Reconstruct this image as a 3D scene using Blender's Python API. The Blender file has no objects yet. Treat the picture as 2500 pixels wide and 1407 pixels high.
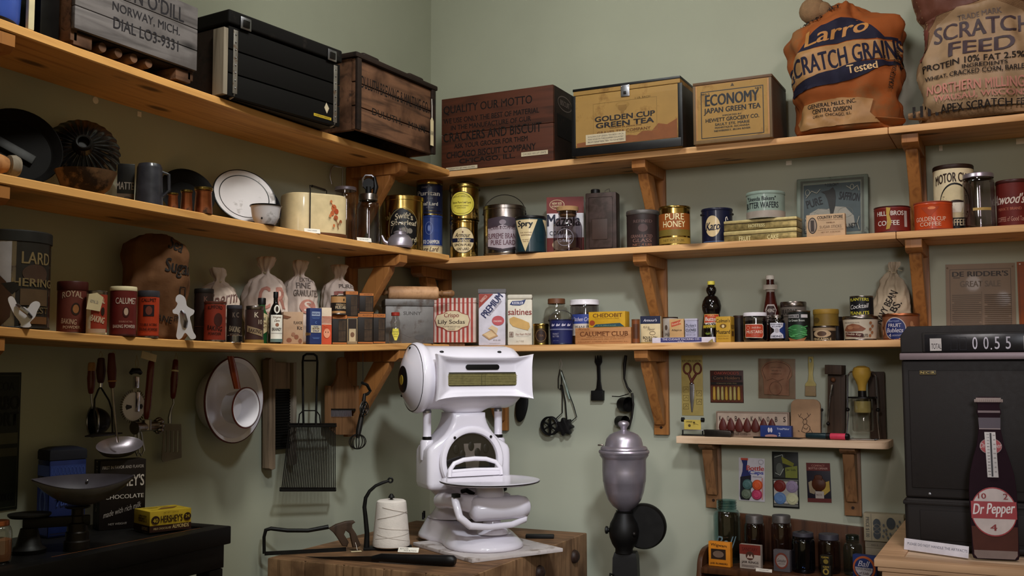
import bpy, bmesh, math, random
from mathutils import Vector, Matrix, noise, geometry
from mathutils.bvhtree import BVHTree
R_ = math.radians
random.seed(7)
scn = bpy.context.scene
COL = scn.collection
# ---------------------------------------------------------------- camera
FPX, PITCH, YAW, ROLL = 2523.87, 0.0773, -0.4609, -0.0036
CAM = Vector((2.4745, -4.1281, 1.5058))
cp, sp = math.cos(PITCH), math.sin(PITCH)
FW = Vector((math.sin(YAW)*cp, math.cos(YAW)*cp, sp))
_r = Vector((math.cos(YAW), -math.sin(YAW), 0)); _u = _r.cross(FW)
RT = _r*math.cos(ROLL) + _u*math.sin(ROLL)
UPV = -_r*math.sin(ROLL) + _u*math.cos(ROLL)
cd = bpy.data.cameras.new('camera'); co = bpy.data.objects.new('camera', cd); COL.objects.link(co)
co.matrix_world = Matrix(((RT.x, UPV.x, -FW.x, CAM.x), (RT.y, UPV.y, -FW.y, CAM.y), (RT.z, UPV.z, -FW.z, CAM.z), (0, 0, 0, 1)))
cd.sensor_width = 36; cd.lens = 36*FPX/2500; cd.clip_start = .05
scn.camera = co
# ---------------------------------------------------------------- world, lamps, exposure
wd = bpy.data.worlds.new('world'); scn.world = wd; wd.use_nodes = True
wd.node_tree.nodes['Background'].inputs[0].default_value = (1, .79, .43, 1)
wd.node_tree.nodes['Background'].inputs[1].default_value = .29
def lamp(name, loc, aim, power, size, color, kind='AREA', spot=60, blend=.6):
    l = bpy.data.lights.new(name, kind); l.energy = power; l.color = color
    if kind == 'AREA': l.shape = 'DISK'; l.size = size
    else:
        l.shadow_soft_size = size
        if kind == 'SPOT': l.spot_size = R_(spot); l.spot_blend = blend
    o = bpy.data.objects.new(name, l); COL.objects.link(o); o.location = loc
    o.rotation_euler = (Vector(aim)-Vector(loc)).to_track_quat('-Z', 'Y').to_euler(); return o
lamp('ceiling_lamp', (1.2, -1.6, 3.34), (1.0, -.05, 2.8), 23, .5, (.97, 1, .96))
lamp('unseen_spot', (2.4, -2.9, 3.2), (.6, -.6, 1.45), 248, .12, (.93, .99, 1.05), 'SPOT', 40, .9)  # unseen spot added to brighten the scale
lamp('unseen_spot', (3.0, -3.9, 2.0), (1.5, 0, 1.0), 150, .25, (.96, .98, 1.06), 'SPOT', 40, .9)  # unseen low spot added as a cool wash on the lower back wall
lamp('unseen_spot', (1.9, -4.4, 2.7), (1.3, 0, 2.0), 125, .3, (1.04, .97, .96), 'SPOT', 50, .9)
lamp('unseen_spot', (1.25, -2.3, 3.3), (.2, -2.1, 1.6), 98, .15, (1, 1, .92), 'SPOT', 80, .9)
lamp('unseen_spot', (1.2, -1.2, 3.3), (.15, -1.0, 1.6), 18, .15, (1, .97, .9), 'SPOT', 80, .9)
lamp('unseen_spot', (2.6, -1.6, 3.3), (2.0, -.2, 1.8), 44, .15, (1.1, .94, .96), 'SPOT', 90, .9)
scn.view_settings.view_transform = 'Standard'; scn.view_settings.look = 'None'
scn.view_settings.gamma = 1; scn.view_settings.use_curve_mapping = False
scn.view_settings.exposure = 0.0
# ---------------------------------------------------------------- pixel rays to places on real surfaces
def ray(x, y): return FW + RT*((x-1250)/FPX) - UPV*((y-703.5)/FPX)
def U(x, y, ax, v):
    d = ray(x, y); return CAM + d*((v-CAM[ax])/d[ax])
def at(w, x, y, d): return U(x, y, 1, -d) if w == 'R' else U(x, y, 0, d)
def mpp(p):
    v = Vector(p)-CAM; D = v.dot(FW); return D/FPX*(D/v.length)
def camrz(p):
    v = CAM-Vector(p); return math.degrees(math.atan2(v.y, v.x))+90
# ---------------------------------------------------------------- materials
MATS = {}
def nodes(name):
    m = bpy.data.materials.new(name); m.use_nodes = True
    nt = m.node_tree; return m, nt, nt.nodes['Principled BSDF']
def lin(h):
    h = h.lstrip('#'); o = []
    for i in (0, 2, 4):
        c = int(h[i:i+2], 16)/255; o.append(c/12.92 if c <= .04045 else ((c+.055)/1.055)**2.4)
    return (*o, 1)
def N(nt, t, **k):
    n = nt.nodes.new(t)
    for a, b in k.items():
        if a in n.inputs: n.inputs[a].default_value = b
        else: setattr(n, a, b)
    return n
def ramp(nt, fac, stops):
    r = nt.nodes.new('ShaderNodeValToRGB'); e = r.color_ramp.elements
    while len(e) < len(stops): e.new(.5)
    for i, (p, c) in enumerate(stops): e[i].position = p; e[i].color = c
    nt.links.new(fac, r.inputs[0]); return r.outputs[0]
def pm(key, hx, rough=.5, metal=0, var=.12, scale=25, worn=None, wamt=.5, wscale=14, bump=0, spec=.24, coat=0):
    m, nt, b = nodes(key); c = lin(hx)
    tc = N(nt, 'ShaderNodeTexCoord'); nz = N(nt, 'ShaderNodeTexNoise', Scale=scale, Detail=4.0)
    nt.links.new(tc.outputs['Object'], nz.inputs['Vector'])
    lo = tuple(x*(1-var) for x in c[:3])+(1,); hi = tuple(min(1, x*(1+var)) for x in c[:3])+(1,)
    col = ramp(nt, nz.outputs['Fac'], [(.3, lo), (.7, hi)])
    if worn:
        n2 = N(nt, 'ShaderNodeTexNoise', Scale=wscale, Detail=8.0, Roughness=.65)
        nt.links.new(tc.outputs['Object'], n2.inputs['Vector'])
        f = ramp(nt, n2.outputs['Fac'], [(.62-wamt*.3, (0, 0, 0, 1)), (.70-wamt*.25, (1, 1, 1, 1))])
        mx = N(nt, 'ShaderNodeMix', data_type='RGBA'); nt.links.new(f, mx.inputs['Factor'])
        nt.links.new(col, mx.inputs[6]); mx.inputs[7].default_value = lin(worn); col = mx.outputs[2]
        if metal:
            mm = N(nt, 'ShaderNodeMath', operation='MULTIPLY_ADD'); nt.links.new(f, mm.inputs[0]); mm.inputs[1].default_value = -metal*.9; mm.inputs[2].default_value = metal
            nt.links.new(mm.outputs[0], b.inputs['Metallic'])
    if not (worn and metal): b.inputs['Metallic'].default_value = metal
    nt.links.new(col, b.inputs['Base Color'])
    r = N(nt, 'ShaderNodeMapRange'); nt.links.new(nz.outputs['Fac'], r.inputs[0]); r.inputs[3].default_value = max(.03, rough-.08); r.inputs[4].default_value = min(1, rough+.08)
    nt.links.new(r.outputs[0], b.inputs['Roughness'])
    if bump:
        bp = N(nt, 'ShaderNodeBump', Strength=bump, Distance=.004); n3 = N(nt, 'ShaderNodeTexNoise', Scale=scale*5, Detail=5.0)
        nt.links.new(tc.outputs['Object'], n3.inputs['Vector']); nt.links.new(n3.outputs['Fac'], bp.inputs['Height']); nt.links.new(bp.outputs[0], b.inputs['Normal'])
    if spec is not None: b.inputs['Specular IOR Level'].default_value = spec
    if coat: b.inputs['Coat Weight'].default_value = coat*.6; b.inputs['Coat Roughness'].default_value = .08
    MATS[key] = m; return m
def wood(key, c1, c2, axis=0, rough=.5, s=1.0, knots=True, dirt=None):
    m, nt, b = nodes(key); tc = N(nt, 'ShaderNodeTexCoord'); mp = N(nt, 'ShaderNodeMapping')
    sc = [14*s]*3; sc[axis] = .9*s; mp.inputs['Scale'].default_value = sc
    nt.links.new(tc.outputs['Object'], mp.inputs['Vector'])
    nz = N(nt, 'ShaderNodeTexNoise', Scale=2.2, Detail=6.0, Distortion=1.2); nt.links.new(mp.outputs[0], nz.inputs['Vector'])
    col = ramp(nt, nz.outputs['Fac'], [(.28, lin(c2)), (.5, lin(c1)), (.75, tuple(min(1, x*1.12) for x in lin(c1)[:3])+(1,))])
    if knots:
        mk = N(nt, 'ShaderNodeMapping'); k = [9.0]*3; k[axis] = 3.2; mk.inputs['Scale'].default_value = k
        nt.links.new(tc.outputs['Object'], mk.inputs['Vector'])
        vo = N(nt, 'ShaderNodeTexVoronoi', Scale=1.0); nt.links.new(mk.outputs[0], vo.inputs['Vector'])
        f = ramp(nt, vo.outputs['Distance'], [(.10, (1, 1, 1, 1)), (.19, (0, 0, 0, 1))])
        mx = N(nt, 'ShaderNodeMix', data_type='RGBA'); nt.links.new(f, mx.inputs['Factor']); nt.links.new(col, mx.inputs[6])
        mx.inputs[7].default_value = tuple(x*.38 for x in lin(c2)[:3])+(1,); col = mx.outputs[2]
    if dirt:
        n2 = N(nt, 'ShaderNodeTexNoise', Scale=7.0, Detail=7.0); nt.links.new(tc.outputs['Object'], n2.inputs['Vector'])
        f = ramp(nt, n2.outputs['Fac'], [(.45, (0, 0, 0, 1)), (.62, (1, 1, 1, 1))])
        mx = N(nt, 'ShaderNodeMix', data_type='RGBA'); nt.links.new(f, mx.inputs['Factor']); nt.links.new(col, mx.inputs[6]); mx.inputs[7].default_value = lin(dirt); col = mx.outputs[2]
    nt.links.new(col, b.inputs['Base Color']); b.inputs['Roughness'].default_value = rough; b.inputs['Specular IOR Level'].default_value = .25
    bp = N(nt, 'ShaderNodeBump', Strength=.25, Distance=.003); nt.links.new(nz.outputs['Fac'], bp.inputs['Height']); nt.links.new(bp.outputs[0], b.inputs['Normal'])
    MATS[key] = m; return m
def glass(key, hx, tint=.9, rough=.04):
    m = bpy.data.materials.new(key); m.use_nodes = True; nt = m.node_tree; nt.nodes.clear()
    o = N(nt, 'ShaderNodeOutputMaterial'); mx = N(nt, 'ShaderNodeMixShader'); lw = N(nt, 'ShaderNodeLayerWeight', Blend=.5); pw = N(nt, 'ShaderNodeMath', operation='POWER'); pw.inputs[1].default_value = 3.2; nt.links.new(lw.outputs['Facing'], pw.inputs[0]); fr = N(nt, 'ShaderNodeMath', operation='MULTIPLY_ADD'); fr.inputs[1].default_value = .62; fr.inputs[2].default_value = .055; nt.links.new(pw.outputs[0], fr.inputs[0])
    t = N(nt, 'ShaderNodeBsdfTransparent'); g = N(nt, 'ShaderNodeBsdfGlossy', Roughness=rough)
    t.inputs[0].default_value = lin(hx); g.inputs[0].default_value = (1, 1, 1, 1)
    nt.links.new(fr.outputs[0], mx.inputs[0]); nt.links.new(t.outputs[0], mx.inputs[1]); nt.links.new(g.outputs[0], mx.inputs[2]); nt.links.new(mx.outputs[0], o.inputs[0])
    MATS[key] = m; return m
# paint on the walls
pm('wall_paint', '#9fa18f', .75, var=.04, scale=3, bump=.06)
pm('ceiling_paint', '#c9c9be', .8, var=.04); pm('floor_brown', '#2e261e', .6)
wood('pine_x', '#cfa06c', '#b07f4c', 0, .5); wood('pine_y', '#cf9a5a', '#ab7640', 1, .5)
wood('pine_z', '#9a6636', '#744724', 2, .42, knots=False); wood('pale_pine', '#cdb092', '#a58464', 0, .55)
wood('counter_pine', '#c49d78', '#a9835f', 0, .5, knots=False); wood('grey_crate', '#6d6767', '#4c4747', 0, .8, dirt='#56504f')
wood('black_wood', '#15110e', '#0c0907', 0, .6, knots=False); wood('brown_crate', '#6b4a35', '#2f1f16', 0, .7, dirt='#3a2416')
wood('red_crate', '#4d2717', '#31180d', 0, .65, knots=False); wood('dark_crate', '#221610', '#120b08', 0, .7, knots=False)
wood('slat_wood', '#83705c', '#4a3c30', 2, .7, knots=False); wood('block_wood', '#8a6a4c', '#4e3623', 2, .6, s=1.6, knots=False, dirt='#5d432e')
wood('block_top', '#7b5a3e', '#4a3221', 0, .6, s=1.4, knots=False, dirt='#58402b'); wood('cab_wood', '#4a2c18', '#2c180c', 2, .4, knots=False)
wood('tool_wood', '#7f5a3a', '#553a24', 2, .5, knots=False); wood('grey_wood', '#857a6b', '#5f5548', 2, .7, knots=False)
wood('roll_wood', '#b98d66', '#9a6f49', 1, .55, knots=False); wood('brown_board', '#3c2c20', '#241911', 2, .6, knots=False)
wood('cig_wood', '#a67448', '#875630', 0, .6, knots=False)
pm('trunk_cloth', '#110f0e', .7, spec=.12, worn='#2a2420', wamt=.1, wscale=9); pm('steel', '#9a9aa0', .32, 1, .15); pm('strap', '#8c8780', .45, .8, .2, worn='#5a4a3c', wamt=.35, wscale=30)
pm('tin', '#7d756f', .28, 1, .2, 18, worn='#3c2a1c', wamt=.15); pm('gold', '#a5884a', .2, 1, .1, worn='#3b2a14', wamt=.1)
pm('gold_dk', '#7d6a38', .28, 1, .15); pm('copper', '#a06040', .38, 1, .25, worn='#3c2a20', wamt=.25)
pm('alu', '#a79fa9', .34, .75, .10, 14); pm('cutter', '#cfcbd2', .34, .12, .06); pm('black_wood_flat', '#0d0b0a', .7, spec=.12); pm('chrome', '#c9c9d0', .16, 1, .05); pm('dark_metal', '#24211f', .42, .7, .25); pm('black_iron', '#0f0e0d', .5, .2, .3, spec=.25)
pm('rust_tin', '#3d2f2b', .5, .3, .2, worn='#2a1c15', wamt=.55, wscale=18); pm('galv', '#66625f', .5, .6, .3, 9, worn='#4b3f38', wamt=.3)
pm('enamel_white', '#d9d5db', .22, 0, .04, 6, coat=.4); pm('enamel_old', '#c3bdbf', .48, 0, .06, 10, worn='#8d8683', wamt=.12)
pm('enamel_black', '#0e0d0d', .3, 0, .1, coat=.3); pm('enamel_blue', '#3d55a8', .25, 0, .08, coat=.4); pm('enamel_grey', '#2a2a30', .32, 0, .3, 30, coat=.3)
pm('speckle', '#15151a', .35, 0, .2, worn='#5a5a66', wamt=.12, wscale=120); pm('scale_white', '#dad5de', .16, 0, .03, 5, coat=.6)
pm('register', '#1d1816', .6, 0, .06, 60, bump=.05, spec=.25); pm('register_trim', '#75676a', .4, .3, .05); pm('register_window', '#17161b', .2)
pm('black_table', '#0b0a0a', .45, 0, .2); pm('marble', '#bdb4b2', .35, 0, .12, 12, worn='#8d8078', wamt=.25)
pm('burlap', '#806346', .85, 0, .14, 60, bump=.5); pm('burlap_or', '#89481d', .82, 0, .16, 5, worn='#7d522e', wamt=.3, wscale=4, bump=.4); pm('burlap_br', '#5f3e25', .85, 0, .2, 9, bump=.4)
pm('muslin', '#c9b5a8', .85, 0, .07, 12, bump=.3); pm('muslin_g', '#a7967e', .85, 0, .07, 20, bump=.3)
pm('print_blue', '#1a192b', .8); pm('print_black', '#1f1917', .8, worn='#5b4833', wamt=.05, wscale=40); pm('print_red', '#8f4533', .8); pm('faded_red', '#b0786a', .85); pm('faded_grey', '#6e625c', .85)
pm('crate_ink', '#120d0b', .8, worn='#4a3026', wamt=.06, wscale=45); pm('grey_ink', '#252226', .8, worn='#555555', wamt=.0)
pm('paper', '#b9ab90', .8); pm('tea_yellow', '#987640', .65, 0, .12, 8, worn='#7d5c2e', wamt=.3, wscale=8); pm('rot_wood', '#7a4a2c', .7)
pm('card_white', '#ded7ca', .6); pm('black_gloss', '#100f0f', .2, .3, .1, spec=.8); pm('yellow_tape', '#b79a2c', .5)
pm('cream', '#c6b187', .4, coat=.2); pm('ivory', '#d6c8a4', .45); pm('white', '#d2ccd0', .4, coat=.2); pm('black', '#0d0c0d', .4); pm('navy', '#15182e', .35, coat=.2); pm('blue', '#24366f', .35, coat=.2)
pm('sky', '#6a86b8', .4); pm('red', '#8c2a20', .35, coat=.2); pm('dark_red', '#6a1c15', .45); pm('maroon', '#3a1512', .4); pm('orange', '#b5431c', .35, coat=.2); pm('box_orange', '#c77a1e', .5); pm('yellow', '#c5a01f', .45); pm('lemon', '#cfc04a', .45)
pm('green', '#3d7a3c', .4); pm('lime', '#7fae62', .4); pm('dk_green', '#12282e', .4, coat=.2); pm('brown', '#5b3720', .5); pm('dk_brown', '#2b1a12', .5); pm('tan', '#a5794c', .55); pm('pink', '#c33a52', .4); pm('purple_red', '#8d2346', .4); pm('lilac', '#9b86a6', .5)
pm('grey', '#77737a', .5); pm('dk_grey', '#35333a', .5); pm('seafoam', '#84958a', .42, coat=.15); pm('saffron', '#6a7468', .45, worn='#3c4038', wamt=.1); pm('saffron_art', '#8b8a7c', .5); pm('salt_beige', '#c39a62', .6)
pm('fruit_tin', '#8b7a4c', .35, .5, .35, 70); pm('fruit_pale', '#b5a470', .45, .3, .15, 60); pm('cork', '#a07c54', .8, 0, .2); pm('match', '#392a1c', .7, 0, .4, 60); pm('orange_trim', '#a5602a', .5)
pm('wood_red', '#5c1f14', .3, coat=.4); pm('amber_h', '#7a3216', .25, coat=.5); pm('poster_brown', '#857260', .55, 0, .1, 8, coat=.1); pm('poster_dark', '#66574a', .6); pm('poster_green', '#22261f', .5); pm('poster_orange', '#8a4418', .5)
pm('cola', '#22131a', .75, 0, .2, 8, spec=.08); pm('cola_brown', '#4a2b24', .7, 0, .1, spec=.1); pm('pan_black', '#0e0d0d', .75, 0, .2, spec=.1); pm('dp_red', '#8e2a2e', .4); pm('lamp_badge', '#a0862f', .4); pm('window_olive', '#5d5632', .5, 0, .3, 90)
pm('string', '#cfc6bd', .9, 0, .05, 40, bump=.2); pm('string_line', '#b3a99f', .9); pm('twine', '#a99a7c', .9); pm('sign_white', '#d8d4dc', .5); pm('ketchup', '#3a100b', .25, coat=.5); pm('syrup', '#0d0807', .12, coat=.7); pm('dark_bottle', '#0d0b0b', .12, coat=.6)
pm('green_glass', '#1d4a26', .12, coat=.6); pm('bulb_yellow', '#b08a34', .55); pm('plastic_y', '#a9995c', .4); pm('bag_brown', '#8a5f4c', .5, 0, .2, 30); pm('board_tan', '#9a7a5c', .7); pm('brown_mottle', '#6e5138', .8, .1, .35, 22, worn='#2a1c12', wamt=.5, wscale=16)
pm('blade', '#3a3532', .35, .9, .2); pm('jar_fill', '#4b3a36', .8); pm('jar_fill_d', '#241c1c', .8); pm('dk_blue_tin', '#1d2a5c', .3, .2, .15, worn='#16182c', wamt=.25); pm('blue_shade', '#3e4fa0', .35, .2); pm('choc', '#120a0a', .5); pm('hershey_br', '#2c1713', .5); pm('paper_tag', '#c9b994', .7)
glass('glass_clear', '#e9e7e4'); glass('glass_aqua', '#c6dadb'); glass('glass_blue', '#7488ab'); glass('glass_dark', '#b3adb0'); glass('glass_smoke', '#c3bdc2'); glass('plastic_film', '#f0ece6', rough=.14)
def M(k):
    if k in MATS: return MATS[k]
    return pm(k, k) if k.startswith('#') else MATS['grey']
# ---------------------------------------------------------------- mesh building
class MB:
    def __init__(s): s.v = []; s.f = []; s.k = []; s.X = Matrix.Identity(4); s.sm = []
    def add(s, vs, fs, mat, smooth=True):
        o = len(s.v); s.v += [tuple(s.X @ Vector(v)) for v in vs]
        for f in fs: s.f.append([o+i for i in f]); s.k.append(mat); s.sm.append(smooth)
        return s
    def box(s, x0, x1, y0, y1, z0, z1, mat, bev=.0, seg=2):
        if bev <= 0:
            return s.add([(x0, y0, z0), (x1, y0, z0), (x1, y1, z0), (x0, y1, z0), (x0, y0, z1), (x1, y0, z1), (x1, y1, z1), (x0, y1, z1)],
                         [(0, 3, 2, 1), (4, 5, 6, 7), (0, 1, 5, 4), (1, 2, 6, 5), (2, 3, 7, 6), (3, 0, 4, 7)], mat, False)
        b = bmesh.new(); bmesh.ops.create_cube(b, size=1)
        for v in b.verts: v.co = ((x0+x1)/2+v.co.x*(x1-x0), (y0+y1)/2+v.co.y*(y1-y0), (z0+z1)/2+v.co.z*(z1-z0))
        bmesh.ops.bevel(b, geom=b.edges[:], offset=bev, segments=seg, affect='EDGES', profile=.6)
        return s.bm(b, mat)
    def bm(s, b, mat):
        b.verts.index_update(); s.add([v.co[:] for v in b.verts], [[v.index for v in f.verts] for f in b.faces], mat); b.free(); return s
    def lathe(s, prof, mat, n=32, c=(0, 0), axis='z', sx=1, sy=1, arc=None):
        vs = []; fs = []; m = len(prof)
        for i in range(n):
            a = 2*math.pi*i/n; ca, sa = math.cos(a), math.sin(a)
            for p in prof:
                r, z = p[0], p[1]
                if axis == 'z': vs.append((c[0]+r*ca*sx, c[1]+r*sa*sy, z))
                elif axis == 'x': vs.append((z, c[0]+r*ca, c[1]+r*sa))
                else: vs.append((c[0]+r*ca, z, c[1]+r*sa))
        o = len(s.v)
        flip = axis == 'y'
        for i in range(n):
            j = (i+1) % n
            for k in range(m-1):
                q = [i*m+k, j*m+k, j*m+k+1, i*m+k+1]
                if prof[k][0] < 1e-6: q = [i*m+k, j*m+k+1, i*m+k+1]
                elif prof[k+1][0] < 1e-6: q = [i*m+k, j*m+k, i*m+k+1]
                fs.append(q[::-1] if flip else q)
        return s.add(vs, fs, mat)
    def disc(s, r, z, mat, n=32, c=(0, 0), up=True):
        vs = [(c[0]+r*math.cos(2*math.pi*i/n), c[1]+r*math.sin(2*math.pi*i/n), z) for i in range(n)]
        return s.add(vs, [list(range(n)) if up else list(range(n))[::-1]], mat, False)
    def tube(s, pts, r, mat, n=8, closed=False):
        pts = [Vector(p) for p in pts]; m = len(pts); rs = r if isinstance(r, (list, tuple)) else [r]*m
        vs = []; fs = []; prev = None
        for i, p in enumerate(pts):
            a = pts[(i-1) % m] if (i > 0 or closed) else p; b = pts[(i+1) % m] if (i < m-1 or closed) else p
            t = (b-a).normalized()
            if prev is None:
                u = t.orthogonal().normalized()
            else:
                u = prev - t*prev.dot(t); u = u.normalized() if u.length > 1e-6 else t.orthogonal().normalized()
            prev = u; w = t.cross(u)
            for k in range(n):
                q = 2*math.pi*k/n; vs.append(tuple(p+(u*math.cos(q)+w*math.sin(q))*rs[i]))
        for i in range(m if closed else m-1):
            j = (i+1) % m
            for k in range(n): l = (k+1) % n; fs.append([i*n+k, i*n+l, j*n+l, j*n+k])
        if not closed: fs.append(list(range(n))[::-1]); fs.append([(m-1)*n+k for k in range(n)])
        return s.add(vs, fs, mat)
    def prism(s, poly, y0, y1, mat, bev=0, seg=3, plane='xz', holes=()):
        b = bmesh.new(); es = []
        for pl in [poly, *holes]:
            vv = [b.verts.new((p[0], y0, p[1])) for p in pl]
            es += [b.edges.new((vv[i], vv[(i+1) % len(vv)])) for i in range(len(vv))]
        if not holes: b.faces.new([e.verts[0] for e in es])
        else: bmesh.ops.triangle_fill(b, edges=es, use_beauty=True)
        r = bmesh.ops.extrude_face_region(b, geom=b.faces[:]); 
        for v in [g for g in r['geom'] if isinstance(g, bmesh.types.BMVert)]: v.co.y = y1
        bmesh.ops.recalc_face_normals(b, faces=b.faces[:])
        if bev:
            ed = [e for e in b.edges if abs(e.verts[0].co.y-e.verts[1].co.y) < 1e-7 and len(e.link_faces) == 2 and e.calc_face_angle(0) > .5]
            bmesh.ops.bevel(b, geom=ed, offset=bev, segments=seg, affect='EDGES', profile=.55)
        if plane == 'xy':
            for v in b.verts: v.co = (v.co.x, v.co.z, v.co.y)
            bmesh.ops.recalc_face_normals(b, faces=b.faces[:])
        return s.bm(b, mat)
    def ball(s, c, r, mat, n=20, m=12):
        rx, ry, rz = r if isinstance(r, (tuple, list)) else (r, r, r)
        X = s.X; s.X = X @ Matrix.Translation(c) @ Matrix.Diagonal((rx, ry, rz, 1))
        s.lathe([(max(0, math.sin(math.pi*i/m)) if 0 < i < m else 0, -math.cos(math.pi*i/m)) for i in range(m+1)], mat, n); s.X = X; return s
    def loft(s, rings, mat, caps=True):
        n = len(rings[0]); vs = [p for r in rings for p in r]; fs = []
        for i in range(len(rings)-1):
            for k in range(n): l = (k+1) % n; fs.append([i*n+k, i*n+l, (i+1)*n+l, (i+1)*n+k])
        if caps: fs.append(list(range(n))[::-1]); fs.append([(len(rings)-1)*n+k for k in range(n)])
        return s.add(vs, fs, mat)
    def mesh(s, name, ang=38):
        me = bpy.data.meshes.new(name); me.from_pydata(s.v, [], s.f); ks = []
        for k in s.k:
            if k not in ks: ks.append(k); me.materials.append(M(k))
        me.polygons.foreach_set('material_index', [ks.index(k) for k in s.k])
        me.polygons.foreach_set('use_smooth', s.sm); me.validate(); me.update()
        try: me.set_sharp_from_angle(angle=R_(ang))
        except Exception: pass
        return me
def obj(name, mb, parent=None, loc=(0, 0, 0), rot=(0, 0, 0), ang=38, label=None):
    o = bpy.data.objects.new(name, mb.mesh(name, ang)); COL.objects.link(o)
    o.location = loc; o.rotation_euler = rot
    if parent is not None: o.parent = parent
    if label: o['label'] = label
    return o
def tag(o, label, cat, group=None, kind=None):
    o['label'] = label; o['category'] = cat
    if group: o['group'] = group
    if kind: o['kind'] = kind
    return o
def thing(name, label, cat, loc, rz=0, group=None, rx=0, ry=0):
    o = bpy.data.objects.new(name, None); COL.objects.link(o); o.empty_display_size = .03
    o.location = loc; o.rotation_euler = (R_(rx), R_(ry), R_(rz)); return tag(o, label, cat, group)
def single(name, mb, label, cat, loc=(0, 0, 0), rz=0, group=None, rx=0, ry=0, ang=38):
    return tag(obj(name, mb, None, loc, (R_(rx), R_(ry), R_(rz)), ang), label, cat, group)
def struct(name, mb, **k):
    o = obj(name, mb, **k); o['kind'] = 'structure'; return o
# ---------------------------------------------------------------- printing on surfaces
_tc = {}
def text2d(s):
    k = s
    if k in _tc: return _tc[k]
    cu = bpy.data.curves.new('t', 'FONT'); cu.body = s; cu.resolution_u = 3
    o = bpy.data.objects.new('t', cu); me = bpy.data.meshes.new_from_object(o)
    v0 = [v.co[:2] for v in me.vertices]; me.calc_loop_triangles(); t0 = [tuple(t.vertices) for t in me.loop_triangles]
    bpy.data.objects.remove(o); bpy.data.curves.remove(cu); bpy.data.meshes.remove(me)
    vs, ts = v0, t0
    if not vs: vs = [(0, 0), (1, 0), (1, 1)]; ts = []
    x0 = min(v[0] for v in vs); x1 = max(v[0] for v in vs); y0 = min(v[1] for v in vs); y1 = max(v[1] for v in vs)
    vs = [((x-x0)/max(1e-6, x1-x0)-.5, (y-y0)/max(1e-6, y1-y0)-.5) for x, y in vs]
    _tc[k] = (vs, ts, max(.1, x1-x0)); return _tc[k]
def ell(n=40): return [(math.cos(2*math.pi*i/n)*.5, math.sin(2*math.pi*i/n)*.5) for i in range(n)]
def shape(sp, W, H):
    """one printed shape -> verts in metres on the face (origin at the face's lower-left), triangles, colour"""
    k = sp[0]; o = sp[-1] if isinstance(sp[-1], dict) else {}
    if k == 't':      # ('t', text, cx, cy, w, h, colour)
        vs, ts, rw = text2d(sp[1]); cx, cy, w, h, c = sp[2:7]; vs = [(x+o.get('_d', 0)/rw, y+o.get('_d', 0)*.3) for x, y in vs]
        sh = o.get('shear', 0); arc = o.get('arc', 0); fan = o.get('fan', 0)
        vs = [((x+sh*y*h*H/(w*W))*w*W, (y + arc*(1-4*x*x)+ fan*x*y)*h*H) for x, y in vs]
    elif k == 'r':
        cx, cy, w, h, c = sp[1:6]; nx, ny = 6, 4
        vs = [((i/nx-.5)*w*W, (j/ny-.5)*h*H) for j in range(ny+1) for i in range(nx+1)]
        ts = []
        for j in range(ny):
            for i in range(nx): a = j*(nx+1)+i; ts += [(a, a+1, a+nx+2), (a, a+nx+2, a+nx+1)]
    elif k == 'e':
        cx, cy, w, h, c = sp[1:6]; e = ell(); vs = [(0, 0)]+[(x*w*W, y*h*H) for x, y in e]; ts = [(0, i+1, (i+1) % 40+1) for i in range(40)]
    elif k == 'o':    # ring ('o',cx,cy,w,h,thick(m),colour)
        cx, cy, w, h, th, c = sp[1:7]; e = ell(); vs = [(x*w*W, y*h*H) for x, y in e]+[(x*(w*W-2*th), y*(h*H-2*th)) for x, y in e]
        ts = []
        for i in range(40): j = (i+1) % 40; ts += [(i, j, 40+j), (i, 40+j, 40+i)]
    elif k == 'b':    # border ('b',cx,cy,w,h,thick(m),colour)
        cx, cy, w, h, th, c = sp[1:7]; a, b = w*W/2, h*H/2
        q = [(-a, -b), (a, -b), (a, b), (-a, b)]; qi = [(-a+th, -b+th), (a-th, -b+th), (a-th, b-th), (-a+th, b-th)]
        vs = q+qi; ts = []
        for i in range(4): j = (i+1) % 4; ts += [(i, j, 4+j), (i, 4+j, 4+i)]
    elif k == 'p':    # polygon in face fractions ('p',[(u,v)],colour)
        c = sp[2]; cx = cy = 0; vs = [(u*W, v*H) for u, v in sp[1]]
        ts = [tuple(t) for t in geometry.tessellate_polygon([[Vector((x, y, 0)) for x, y in vs]])]
        cx = cy = 0
    elif k == 'l':    # polyline ('l',[(u,v)],thick(m),colour)
        th, c = sp[2], sp[3]; P_ = [Vector((u*W, v*H)) for u, v in sp[1]]; vs = []; ts = []; cx = cy = 0
        for a, b in zip(P_, P_[1:]):
            d = (b-a); n_ = Vector((-d.y, d.x)).normalized()*th/2; e = d.normalized()*th*.3; i = len(vs)
            vs += [tuple(a-e+n_), tuple(a-e-n_), tuple(b+e-n_), tuple(b+e+n_)]; ts += [(i, i+1, i+2), (i, i+2, i+3)]
    ro = R_(o.get('rot', 0))
    if ro: vs = [(x*math.cos(ro)-y*math.sin(ro), x*math.sin(ro)+y*math.cos(ro)) for x, y in vs]
    vs = [(x+cx*W, y+cy*H) for x, y in vs]
    return vs, ts, c
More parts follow.
